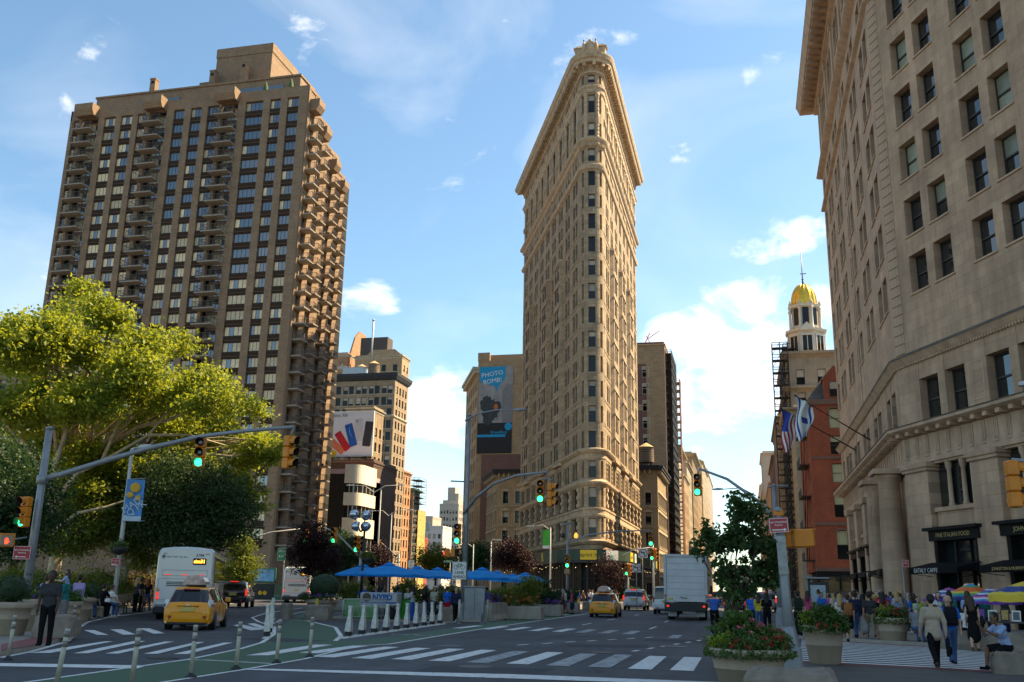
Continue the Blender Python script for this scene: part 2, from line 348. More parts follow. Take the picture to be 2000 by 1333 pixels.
# ================================================================ the wedge-shaped tower
def flatiron():
    root = thing('wedge_tower', 'tall narrow wedge shaped terracotta tower with rounded prow and crowning cornice', 'building', (-21.6, 139.6, 0))
    inv = root.matrix_basis.inverted()
    C = Vector((-21.6,139.6)); r = 1.85; aL = R(180+23.1); XR = C.x+r
    BLv = Vector((C.x+r*math.cos(aL), C.y+r*math.sin(aL))); tdir = Vector((-.3923,.9198)); BL = BLv+tdir*51.0; BR = Vector((XR, BL.y))
    arc = [(C.x+r*math.cos(aL+(2*math.pi-aL)*i/14), C.y+r*math.sin(aL+(2*math.pi-aL)*i/14)) for i in range(15)]
    foot = [tuple(BL)]+arc+[tuple(BR)]; path = foot
    LenL, LenR = 51.0, BR.y-C.y
    TL = fmat(BL, -tdir, Vector((-.9198,-.3923))); TRt = fmat(Vector((XR, C.y)), Vector((0,1)), Vector((1,0)))
    rows = [(9.1,11.8),(13.4,16.2),(17.6,20.1)] + [(21.98+3.82*k, 24.5+3.82*k) for k in range(11)] + [(63.6,66.1)]
    rows[-2] = (60.0,62.2); top_rows = [(67.8,70.0),(72.3,74.6),(76.3,79.6),(81.7,83.1)]
    allr = rows+top_rows
    # dark core
    b = MB(); b.prism(mitre(foot,-.75), 0, 84.5, 0); b.obj('core', m_in, root, inv)
    W = Win(root)
    gl2 = glass('prow_glass', (.014,.014,.014), 1.5, spec=.3)
    for name, T, Ln, nb, ori in (('avenue_wall', TRt, LenR, 8, (1,3,5)), ('street_wall', TL, LenL, 9, (1,4,6))):
        b = MB(); t = MB(); fr = MB(); col_ = MB(); pw = (Ln-1.2)/nb
        rev = name == 'street_wall'; o0 = 0.3 if rev else .9
        cols = []
        for i in range(nb):
            c = o0+pw*(i+.5); cols += [(c-.22-1.32, c-.22), (c+.22, c+.22+1.32)]
        # two lower storeys: broad openings between rusticated columns
        low = [(o0+pw*(i+.5)-pw/2+.62, o0+pw*(i+.5)+pw/2-.62) for i in range(nb)]; wall_grid(b, 0, Ln, 0, 17, low, [(9.1,11.9),(13.4,16.3)], t=.7, proud=.02); wall_grid(b, 0, Ln, 17, 20.9, [(c0-.1, c1+.05) for c0, c1 in cols], [(17.6,20.2)], t=.6, proud=.02)
        wall_grid(b, 0, Ln, 20.9, 67.2, cols, [q for q in rows[3:]], t=.45, proud=.03)
        wall_grid(b, 0, Ln, 67.2, 71.2, [(c0+.1,c1-.1) for c0,c1 in cols], top_rows[:1], t=.45)
        big = [(o0+pw*(i+.5)-1.5, o0+pw*(i+.5)+1.5) for i in range(nb)]
        wall_grid(b, 0, Ln, 71.2, 80.2, big, [(72.0,79.6)], t=.8)
        wall_grid(b, 0, Ln, 80.2, 84.5, [(c0+.15,c1-.15) for c0,c1 in cols], top_rows[3:], t=.45)
        # giant arches: column pairs, spandrel between the two storeys, arch heads
        for i in range(nb):
            c = o0+pw*(i+.5)
            for s in (-1.5, 1.5, 0):
                rr = .3 if s else .17; col_.lathe([(rr*1.35,72.0),(rr*1.35,72.4),(rr,72.5),(rr*.9,75.1),(rr*1.25,75.2),(rr*1.25,75.9),(rr,76),(rr*.85,79.0),(rr*1.4,79.3),(rr*1.4,79.6)], 10, (c+s, .05 if s else .25))
            b.box(c-1.5, c+1.5, .3, .7, 74.8, 76.1, 0)
            for q in range(8):
                a0, a1 = math.pi*q/8, math.pi*(q+1)/8
                b.add([(c-1.5*math.cos(a0),-.02,78.1+1.5*math.sin(a0)),(c-1.5*math.cos(a1),-.02,78.1+1.5*math.sin(a1)),(c-1.5*math.cos(a1),-.02,79.9),(c-1.5*math.cos(a0),-.02,79.9)], [(0,1,2,3)], 0)
            fr.ball((c,-.1,79.7), (.3,.25,.45)); fr.ball((c-pw/2,-.12,75.6), (.35,.25,.7))
        # shield frieze and ornament bands
        x = .4
        k = 0
        while x < Ln-.3:
            for zc, h in ((66.75,.32),(70.7,.4),(21.3,.3)):
                fr.add([(x-.26,-.03,zc),(x,-.03,zc-h),(x+.26,-.03,zc),(x,-.03,zc+h),(x,-.24,zc)], [(0,1,4),(1,2,4),(2,3,4),(3,0,4)])
            x += .62; k += 1
        for c0, c1 in cols:
            fr.ball(((c0+c1)/2+.9 if (c0+c1)/2+1.2 < Ln else Ln-.5, -.06, 68.9), (.3,.2,.75), n=6, k=4)
            fr.box(c0-.08, c1+.08, -.12, .1, 59.2, 59.45)
        # oriels: three shallow bays of windows
        for i in ori:
            c = o0+pw*(i+.5); w2 = pw/2-.25; pr_ = .62
            for kk in range(1, 10):
                r0, r1 = rows[3+kk-1]; zb, zt = r0-.8, r0+3.02
                P = [(c-w2-.55, 0), (c-w2, -pr_), (c+w2, -pr_), (c+w2+.55, 0)]
                for (p, q) in ((0,1),(2,3)): b.add([(P[p][0],P[p][1],zb),(P[q][0],P[q][1],zb),(P[q][0],P[q][1],zt),(P[p][0],P[p][1],zt)], [(0,1,2,3)], 0)
                b.box(c-w2, c+w2, -pr_, -pr_+.25, zb, r0, 0); b.box(c-w2, c+w2, -pr_, -pr_+.25, r1, zt, 0)
                e = c-w2
                for c0, c1 in ((c-.22-1.32,c-.22),(c+.22,c+1.54),(c+w2,c+w2)):
                    b.box(e, c0, -pr_-.02, -pr_+.25, r0, r1, 0); e = c1
                fr.box(c-w2-.1, c+w2+.1, -pr_-.14, -pr_+.1, zt-.42, zt-.2)
                if kk in (1, 9):
                    zz = zb-.25 if kk == 1 else zt
                    fr.prism([(c-w2-.65,.05),(c-w2-.05,-pr_-.15),(c+w2+.05,-pr_-.15),(c+w2+.65,.05)], zz, zz+.35)
        # columns of the lower storeys
        for i in range(nb+1):
            x = min(max(o0+pw*i, .5), Ln-.5)
            for (z0, z1) in ((9.1,11.9),(13.4,16.3)):
                n = 5; c_l = MB()
                for q in range(n):
                    h = (z1-z0)/n; ww = .56 if q % 2 == 0 else .44; dd = .32 if q % 2 == 0 else .2
                    c_l.bbox(x-ww, x+ww, -dd, .2, z0+h*q-.005, z0+h*(q+1)+.005, b=.05)
                c_l.obj('rusticated_column', m_stone2, root, inv @ T)
            fr.box(x-.3, x+.3, -.12, .2, 17.6, 20.2)
            for q in range(4): fr.ball((x,-.12,17.9+.65*q), (.2,.14,.28), n=6, k=4)
        # string course at every storey
        for k in range(10):
            z = rows[3+k][0]-.32; t.box(0, Ln, -.10, 0, z, z+.16); t.box(0, Ln, -.06, 0, z-.75, z-.62)
        b.obj(name, m_stone, root, inv @ T); t.obj('string_courses', m_stone2, root, inv @ T, kind='stuff'); fr.obj('ornament', m_stone2, root, inv @ T, kind='stuff'); col_.obj('arch_columns', m_stone2, root, inv @ T, kind='stuff')
        for zi, (r0, r1) in enumerate(allr):
            for ci, (c0, c1) in enumerate(cols if zi > 1 else low):
                y = .2 if zi > 1 else .55; i = ci//2
                if i in ori and 3 <= zi <= 11: y = -.52
                if zi in (16, 17): y = .62
                v = rng.choice((0,0,0,0,0,0,1,1,2)) if zi > 2 else 0
                W.put(T @ TR((c0+c1)/2, y, r0), window_mesh(c1-c0, r1-r0, 'sash' if zi > 1 else 'two', m_frame, m_glass, m_blind, v if zi > 1 else 0), (c1-c0)*(r1-r0)*(1 if not rev else .8))
    # prow: curved walls between window openings
    b = MB(); t = MB(); span = 2*math.pi-aL; mid = R(277)
    def arcbox(bm, a0, a1, z0, z1, ro, ri, n=6, m=0):
        rings = []
        for i in range(n+1):
            a = a0+(a1-a0)*i/n; cs, sn = math.cos(a), math.sin(a)
            rings.append([(C.x+ro*cs,C.y+ro*sn,z0),(C.x+ri*cs,C.y+ri*sn,z0),(C.x+ri*cs,C.y+ri*sn,z1),(C.x+ro*cs,C.y+ro*sn,z1)])
        bm.loft(rings, m=m)
    wa = [(mid-.32, mid+.32), (mid-1.02, mid-.74), (mid+.74, mid+1.02)]
    e = 0
    for r0, r1 in allr+[(84.5,84.5)]:
        arcbox(b, aL, 2*math.pi, e, r0, r+.0, r-.5, 14)
        if r1 > r0:
            edges = sorted(wa); a = aL
            for w0, w1 in edges+[(2*math.pi,2*math.pi)]:
                arcbox(b, a, w0, r0, r1, r+.02, r-.5, 4); a = w1
            for w0, w1 in wa:
                am = (w0+w1)/2; n = Vector((math.cos(am), math.sin(am))); d = Vector((-n.y, n.x)); p = C+n*(r-.34); wd = 2*(r-.1)*math.sin((w1-w0)/2)
                W.put(fmat(p, d, n, r0), window_mesh(wd, r1-r0, 'sash', m_frame, gl2, m_blind, rng.choice((0,0,1,1,2))), 9)
        e = r1
    b.obj('prow', m_stone, root, inv)
    for da in (-.52, .52):
        c2 = MB()
        n = Vector((math.cos(mid+da), math.sin(mid+da))); p = C+n*(r+.05)
        c2.lathe([(.36,71.5),(.36,72),(.26,72.1),(.24,74.2),(.34,74.4),(.34,76.0),(.26,76.2),(.23,78.9),(.36,79.3),(.38,79.8)], 12, (p.x,p.y))
        for q in range(3): c2.lathe([(.24,72.4+.7*q),(.31,72.45+.7*q),(.31,72.7+.7*q),(.24,72.75+.7*q)], 12, (p.x,p.y)); c2.lathe([(.23,76.5+.8*q),(.29,76.55+.8*q),(.29,76.85+.8*q),(.23,76.9+.8*q)], 12, (p.x,p.y))
        c2.obj('prow_column', m_stone2, root, inv)
    # belts and crowning cornice swept round the whole block
    for nm, prof in (('base_cornice', [(0,8.0),(.25,8.1),(.55,8.4),(.6,8.6),(.15,8.75),(0,8.8)]),
                     ('belt', [(0,12.0),(.12,12.05),(.14,12.35),(.05,12.45),(.05,12.9),(.16,13.0),(.16,13.25),(0,13.3)]),
                     ('belt', [(0,16.35),(.2,16.5),(.42,16.8),(.45,17.05),(.1,17.3),(0,17.4)]),
                     ('belt', [(0,20.35),(.1,20.5),(.12,21.1),(.4,21.3),(.6,21.6),(.6,21.8),(.1,21.95),(0,22)]),
                     ('belt', [(0,66.3),(.3,66.5),(.42,66.9),(.45,67.15),(.1,67.35),(0,67.4)]),
                     ('belt', [(0,70.15),(.25,70.4),(.3,70.9),(.6,71.2),(.75,71.5),(.75,71.75),(.2,71.95),(0,72)]),
                     ('belt', [(0,79.75),(.2,79.9),(.25,80.5),(.45,80.8),(.45,81.1),(.1,81.3),(0,81.4)]),
                     ('cornice', [(0,83.3),(.25,83.4),(.3,84.2),(.45,84.3),(.5,84.75),(1.35,84.8),(1.4,85.3),(1.65,85.5),(1.85,86.1),(1.85,86.35),(1.2,86.5),(.3,86.6)])):
        b = MB(); sweep(b, foot, prof, cap=nm == 'cornice'); b.obj(nm, m_stone2, root, inv)
    b = MB()
    for p, d, n in along(path, .95): b.box(-.24, .24, -1.3, 0, 84.25, 84.85, T=fmat(p, d, n))
    for p, d, n in along(path, .42): b.box(-.11, .11, -.48, 0, 83.85, 84.2, T=fmat(p, d, n))
    b.obj('brackets', m_stone2, root, inv, kind='stuff')
    b = MB()
    for i in range(1, 14):
        n = (Vector(arc[i])-C).normalized(); b.box(-.07, .07, -.1, .1, 70.35, 71.0, T=fmat(C+n*(r+.3), Vector((-n.y,n.x)), n))
    for da in (-.45, .45):
        n = Vector((math.cos(mid+da), math.sin(mid+da))); b.ball((C.x+n.x*(r+.35), C.y+n.y*(r+.35), 70.65), (.36,.36,.36))
    b.obj('medallions', m_stone2, root, inv, kind='stuff')
    # parapet and sculpture over the prow
    b = MB(); sweep(b, mitre(foot, -.9), [(0,86.4),(0,87.0),(.1,87.0),(.1,87.15)]); b.obj('parapet', m_stone2, root, inv)
    s = MB(); cx, cy = C.x, C.y-1.45
    for sgn in (-1, 1):
        s.bbox(cx+sgn*1.45-.62, cx+sgn*1.45+.62, cy-.2, cy+1.2, 86.5, 87.95, b=.05); s.loft([[(cx+sgn*1.5+a*.8, cy+.45+c_*.85, 87.95) for a,c_ in ((-1,-1),(1,-1),(1,1),(-1,1))], [(cx+sgn*1.45+a*.35, cy+.45+c_*.5, 88.4) for a,c_ in ((-1,-1),(1,-1),(1,1),(-1,1))]])
        s.tube([(cx+sgn*.95,cy-.3,86.7),(cx+sgn*.92,cy-.42,87.6),(cx+sgn*.8,cy-.4,88.3),(cx+sgn*.82,cy-.35,88.75)], [.26,.3,.27,.12], 8); s.ball((cx+sgn*.82,cy-.4,89.0), (.15,.16,.2)); s.tube([(cx+sgn*.95,cy-.42,88.5),(cx+sgn*.6,cy-.6,88.2),(cx+sgn*.4,cy-.6,88.6)], [.13,.1,.08], 6)
        s.tube([(cx+sgn*1.1,cy-.3,86.6),(cx+sgn*1.2,cy-.55,87.2),(cx+sgn*.95,cy-.5,87.7)], [.16,.17,.15], 6)
    s.ball((cx,cy-.35,87.85), (.78,.3,1.15), n=14, k=8); s.ball((cx,cy-.55,87.8), (.4,.15,.62), n=12, k=6); s.ball((cx,cy-.35,88.85), (.28,.22,.35)); s.bbox(cx-1.4, cx+1.4, cy, cy+.8, 86.4, 88.0, b=.05)
    s.v = [(cx+(x-cx)*1.2, y, 86.4+(z-86.4)*1.18) for x, y, z in s.v]; s.obj('crown_sculpture', m_stone2, root, inv)
    W.done(); b = MB(); sweep(b, foot, [(.04,0),(.06,.1),(.06,6.7),(.0,6.8)], cap=False); b.obj('shop_shade_band', M('shop_shade_dark', (.007,.006,.005), rough=.4, var=.5, vs_=.5, spec=.15), root, inv)  # dark shopfronts, with the shade under the shed put into their colour
    # sidewalk shed round the foot
    sh = thing('sidewalk_shed', 'dark green boarded sidewalk shed wrapped round the foot of the wedge tower', 'scaffold', (-21.6,136.5,0)); iv = sh.matrix_basis.inverted()
    gr = M('shed_green', (.02,.05,.03), rough=.6, var=.2, vs_=.8); gr2 = m_iron
    pts = [tuple(BL+Vector((-.9198,-.3923))*3.4)]+[(C.x+(r+3.4)*math.cos(a), C.y+(r+3.4)*math.sin(a)) for a in [aL+(2*math.pi-aL)*i/7 for i in range(8)]]+[(XR+3.4, BR.y)]
    yel = M('panel_yellow', (.75,.5,.02), rough=.5, var=.05); whi = M('panel_white', (.7,.7,.7), rough=.5, var=.05); blk = M('print_black', (.02,.02,.02), var=0); grn = M('panel_green', (.03,.4,.12), var=.05)
    for i in range(len(pts)-1):
        a, c = Vector(pts[i]), Vector(pts[i+1]); d = c-a; ln = d.length; d.normalize(); n = Vector((d.y,-d.x)); Tm = fmat(a, d, n)
        segs = max(1, int(ln/2.44+.5)); sw = ln/segs
        for k in range(segs):
            q = MB(); q.box(k*sw+.01, (k+1)*sw-.01, -.03, .03, 5.75, 7.15); q.obj('board', gr, sh, iv @ Tm)
        q = MB(); q.box(0, ln, -.08, 3.2, 5.55, 5.72); q.box(0, ln, -.12, .05, 5.4, 5.56); q.box(0, ln, -.06, .08, 7.15, 7.24); q.obj('deck', gr2, sh, iv @ Tm)
        for k in range(segs+(1 if i == len(pts)-2 else 0)):
            q = MB(); q.box(k*sw-.06, k*sw+.06, -.06, .06, 0, 5.4); q.box(k*sw-.05, k*sw+.05, 2.6, 2.7, 0, 5.4); q.tube([(k*sw,0,4.2),(k*sw+min(1.0,sw*.5),0,5.4)], .04, 5); q.tube([(k*sw,0,3.3),(k*sw+sw,0,3.3)], .03, 5); q.obj('post', gr2, sh, iv @ Tm)
    def panel(a, n, off, z0, wd, h, m, text=None, tm=None, size=.8):
        d = Vector((-n.y, n.x)); p = a+n*.06+d*off; Tm = fmat(p, d, n); q = MB(); q.bbox(-wd/2, wd/2, -.02, .02, z0, z0+h, b=.01); o = q.obj('panel', m, sh, iv @ Tm)
        if text: text_mesh(text, size, tm or blk, parent=o, mtx=TR(0, -.035, z0+h/2))
        return o
    fr_ = Vector(pts[4])*.5+Vector(pts[5])*.5; n4 = ((fr_)-C).normalized()
    panel(C+n4*(r+3.4), n4, -.9, 5.8, 2.3, 1.3, yel, 'sprint >', size=.75)
    n3 = (Vector(pts[6])-C).normalized(); o = panel(Vector(pts[6]), n3, -.6, 5.8, 2.1, 1.3, whi)
    for j, c_ in enumerate(((.5,.05,.1),(.05,.3,.5),(.1,.45,.1))):
        q = MB(); q.box(-.8+.3*j, -.5+.3*j, -.035, -.025, 5.9, 6.1+.2*j); q.obj('print_stripe', M('stripe%d'%j, c_, var=0), o)
    Rt = lambda y, w_, m, tx=None, tm=None, size=.8: panel(Vector((XR+3.4, y)), Vector((1,0)), 0, 5.8, w_, 1.3, m, tx, tm, size)
    Rt(142, 3.0, yel, 'sprint', size=.75); o = Rt(147, 2.2, whi); q = MB(); q.ball((0,-.04,6.45), (.35,.02,.4)); q.obj('emblem', grn, o)
    Rt(155, 3.2, yel, 'sprint >', size=.75); Rt(170, 1.2, yel); Rt(176, 1.2, yel); Rt(182, 1.2, yel)
    nl = Vector((-.9198,-.3923))
    for t_ in (6, 17, 28, 40): panel(BL-tdir*t_+nl*3.4, nl, 0, 5.8, .9, 1.35, yel)
    # string of lamps under the deck
    q = MB()
    for p, d, n in along(pts, 1.6, -.4): q.ball((p.x,p.y,4.9+.2*math.sin(p.x*3+p.y*2)), .045, n=6, k=4)
    q.obj('lamps', M('lamp_glow', (1,.7,.3), emit=1.2, var=0), sh, iv, kind='stuff')
flatiron()
# ================================================================ brick apartment tower with balconies
def apartment_tower():
    root = thing('apartment_tower', 'tall brown brick apartment tower with stacked balconies and rooftop bulkhead', 'building', (-91,132,0)); inv = root.matrix_basis.inverted()
    br = M('brown_brick', (.325,.215,.13), rough=.85, var=.16, vs_=.6, brick=(.42,.14,.012,.25), bump=.15, bs=20, streak=.15)
    sp = M('dark_spandrel', (.05,.032,.022), rough=.9, var=.2, spec=.1); con = M('balcony_concrete', (.30,.26,.21), rough=.8, var=.18, vs_=1.5, streak=.3)
    gls = glass('tower_glass', (.02,.03,.045), 2.4, .025); cur = M('cream_reflection_glass', (.62,.50,.30), rough=.45, var=.25, vs_=1.6, coat=.3, obj_var=.35)  # cream panes hold the reflection of a sunlit building as painted colour
    alu = M('bronze_frame', (.12,.10,.085), rough=.45, var=0, metal=.4)
    Y = 132.0; F = 2.65; NF = 28; zt = lambda k: 81.3-F*k
    rows = [(zt(k)-1.55, zt(k)) for k in range(NF)]
    wins = [(-114.1,-112.95),(-107.8,-105.5),(-104.4,-102.1),(-101.0,-99.45),(-93.9,-91.8),(-90.6,-88.5),(-87.3,-85.15),(-80.1,-76.8),(-75.5,-73.55),(-72.3,-70.2)]
    rec = [(-112.4,-109.0),(-98.7,-95.3),(-84.6,-81.5)]
    W = Win(root)
    b = MB(); s = MB(); g = MB(); cols = sorted(wins+rec); e = -114.85
    zlo = 81.3-F*NF
    for c0, c1 in cols+[(-68.6,-68.6)]:
        if c0 > e+.01: b.box(e, c0, Y-.12, Y+.5, 0, 81.45)
        e = c1
    b.box(-114.85, -68.6, Y-.1, Y+.5, 81.46, 83.4)
    for c0, c1 in cols:
        b.box(c0, c1, Y-.05, Y+.5, 0, zlo-.2)
    for c0, c1 in wins:
        s = MB(); s.box(-(c1-c0)/2, (c1-c0)/2, Y+.06, Y+.45, -F, -1.55); sme = s.mesh('spandrel', [sp])
        for k in range(NF): link('spandrel', sme, root, inv @ TR((c0+c1)/2, 0, zt(k)))
        for k in range(NF):
            w_ = c1-c0; blue = (c0 > -95 and k < 8) or (c0 > -82 and k < 12)  # clear panes mirror the sky here; elsewhere most carry the painted cream reflection
            v = rng.choice((0,0,0,3,3)) if blue else rng.choice((1,1,2,2,1,5,6,9,10,3)); st = 'four' if w_ > 3 else 'two' if w_ < 1.6 else 'three'
            Tm = TR((c0+c1)/2, Y+.2, zt(k)-1.55) @ Matrix.Rotation(R(rng.uniform(-.5,.5)), 4, 'X') @ Matrix.Rotation(R(rng.uniform(-.6,.6)), 4, 'Z')
            W.put(Tm, window_mesh(w_, 1.55, st, alu, gls, cur, v), w_*1.6)
    for k in range(NF): g.box(-114.9, -68.55, Y-.14, Y-.10, zt(k)-F+.28, zt(k)-F+.33)
    rc = MB()
    for c0, c1 in rec:
        rc.box(c0, c1, Y+1.5, Y+1.6, 0, 81.45)
        for k in range(NF): W.put(TR((c0+c1)/2-.2, Y+1.35, zt(k)-2.3), window_mesh(c1-c0-1.0, 2.2, 'three', alu, gls, cur, rng.choice((0,1,2,3,5))), 1.0, 'balcony_door')
    b.obj('front_wall', br, root, inv); g.obj('floor_lines', M('floor_joint', (.16,.115,.08), var=.1), root, inv, kind='stuff'); rc.obj('recess_wall', br, root, inv)
    # body behind and the four stepped sections of the west side
    steps = [(-68.5,132.0,136.3,.5,[]),(-71.4,136.3,146.6,5.7,[(.6,2.2),(3.2,4.8)]),(-75.2,146.6,158.5,8.3,[(.8,2.6),(4.4,6.4)]),(-77.6,158.5,168.2,5.9,[(1,3)])]
    b = MB(); b.box(-114.5, -78.2, Y+1.62, 172, 0, 82.6); b.box(-78.2, -70.2, Y+1.62, 135, 0, 82.5)
    b.obj('core', m_in, root, inv); b = MB(); b.box(-114.87, -114.6, Y-.1, 172, 0, 83.3); b.obj('east_wall', br, root, inv)
    bal = MB(); bal.bbox(0, 3.7, -1.75, .15, -.22, 0, b=.02); balm = bal.mesh('balcony', [con])
    ra = MB()
    for x in (.05, 1.25, 2.45, 3.65): ra.box(x-.03, x+.03, -1.72, -1.66, 0, 1.02)
    ra.box(0, 3.7, -1.73, -1.65, 1.0, 1.06); ra.box(0, .07, -1.66, 0, 1.0, 1.06); ra.box(3.63, 3.7, -1.66, 0, 1.0, 1.06); ra.box(0,3.7,-1.71,-1.67,.1,.14); ra.box(.02,.06,-1.66,0,.1,.14); ra.box(3.64,3.68,-1.66,0,.1,.14)
    for i in range(25): ra.box(.1+i*.146-.008, .1+i*.146+.008, -1.70, -1.685, .14, 1.0)
    for i in range(11): ra.box(.025,.04,-1.6+i*.146,-1.588+i*.146,.14,1.0); ra.box(3.66,3.675,-1.6+i*.146,-1.588+i*.146,.14,1.0)
    ram = ra.mesh('railing', [M('bronze_rail', (.10,.07,.055), rough=.5, var=.1)])
    cap = MB(); cap.loft([[(0,.1,0),(3.7,.1,0),(3.7,-1.2,0),(0,-1.2,0)],[(0,.1,1.0),(3.7,.1,1.0),(3.7,-1.75,1.0),(0,-1.75,1.0)],[(0,.1,2.1),(3.7,.1,2.1),(3.7,-1.75,2.1),(0,-1.75,2.1)]]); capm = cap.mesh('balcony_hood', [br])
    r2 = random.Random(4); stuffm = []
    for i in range(4):
        q = MB(); h = r2.uniform(.4,.8); q.bbox(.4,.9,-1.1,-.6,0,.45,b=.04,m=0); q.bbox(.4,.9,-.68,-.6,.45,.9,b=.02,m=0); q.lathe([(.18,0),(.24,.4),(.2,.42)],8,(2.6,-1.2),m=1); q.ball((2.6,-1.2,.42+h*.5),(.35,.35,h*.6),m=2,n=7,k=5)
        stuffm.append(q.mesh('balcony_clutter', [M('wicker',(.1,.07,.05)), M('terracotta_pot',(.3,.12,.06)), M('pot_leaf',(.05,.09,.02),var=.4,vs_=8)]))
    def place(Tm, k):
        o = link('balcony', balm, root, inv @ Tm); link('railing', ram, o)
        if r2.random() < .35: link('clutter', r2.choice(stuffm), o, kind='stuff')
    for c0, c1 in rec:
        for k in range(NF): place(TR(c0-.5, Y-.12, zt(k)-F+.3-.0), k)
        link('balcony_hood', capm, root, inv @ TR(c0-.5, Y-.12, 81.6))
    tan = br
    for i, (X, y0, y1, b0, cs) in enumerate(steps):
        Tm = fmat(Vector((X, y0)), Vector((0,1)), Vector((1,0))); ln = y1-y0
        b = MB(); dr = (b0+.3,b0+1.95); allc = [c for c in cs if c[1] < ln]+[dr]
        wall_grid(b, 0, ln, 0, 82.8, allc, [(zt(k)-2.3, zt(k)) for k in range(NF)], t=.5, proud=.1); b.box(-.02, ln, -.14, .4, 82.81, 83.4)
        b.obj('west_wall', br, root, inv @ Tm)
        g2 = MB(); g2.box(-.35, .12, -.35, .3, 0, 83.0); 
        if i: g2.obj('corner_pier', br, root, inv @ Tm)
        b = MB(); b.box(1.75 if i == 0 else .1, ln-.1, .45, 6.5, 0, 82.5); b.obj('core', m_in, root, inv @ Tm)
        for k in range(NF):
            for c in allc:
                W.put(Tm @ TR((c[0]+c[1])/2, .3, zt(k)-2.3), window_mesh(c[1]-c[0], 2.3, 'two' if c != dr else 'three', alu, gls, cur, rng.choice((0,1,2,3,6))), .25 if c != dr else .6)
            (place(Tm @ TR(b0, -.1, zt(k)-F+.3) @ Matrix.Scale(.6,4,(1,0,0)), k) if k else 0)
        link('balcony_hood', capm, root, inv @ Tm @ TR(b0, -.1, 78.95) @ Matrix.Scale(.6,4,(1,0,0)))
    W.done()
    # roof: terrace parapet, set-back storey, bulkhead, chimneys
    b = MB(); b.box(-113.5, -72.5, 136.2, 141.5, 82.6, 88.0); b.box(-113.7, -72.3, 136, 141.7, 88.0, 88.35); b.box(-113.5,-79,141.5,168,82.6,88); b.obj('penthouse', br, root, inv)
    q = MB(); q.box(-85,-75.5,136.0,136.2,84.6,86.6); q.obj('penthouse_glazing', gls, root, inv); q = MB(); q.box(-104,-96,136.0,136.2,84.6,86.4); q.obj('penthouse_glazing', gls, root, inv)
    b = MB(); b.box(-91.9, -80.6, 140, 150, 88.3, 96.0); b.box(-92.0, -80.5, 139.9, 150.1, 96.05, 97.9); b.box(-95.0,-92.05,140,148,88.3,91.4); b.obj('bulkhead', br, root, inv)
    for x, h in ((-103.5,92.0),(-91.2,92.2),(-85.0,93.2)):
        q = MB(); q.box(x-.55,x+.55,138,139.1,88.3,h); q.box(x-.3,x+.3,137.98,138.05,h-.9,h-.3,m=1); q.box(x-.62,x+.62,137.93,139.17,h,h+.25); q.obj('chimney', [br, m_in], root, inv)
    lf = M('cypress_green', (.04,.08,.02), var=.4, vs_=4)
    for x in (-77.8,-73.0): q = MB(); q.lathe([(.5,83.3),(.6,84.2),(.35,85.4),(.05,86.3)], 8, (x,134)); q.obj('potted_conifer', lf, root, inv)
apartment_tower()

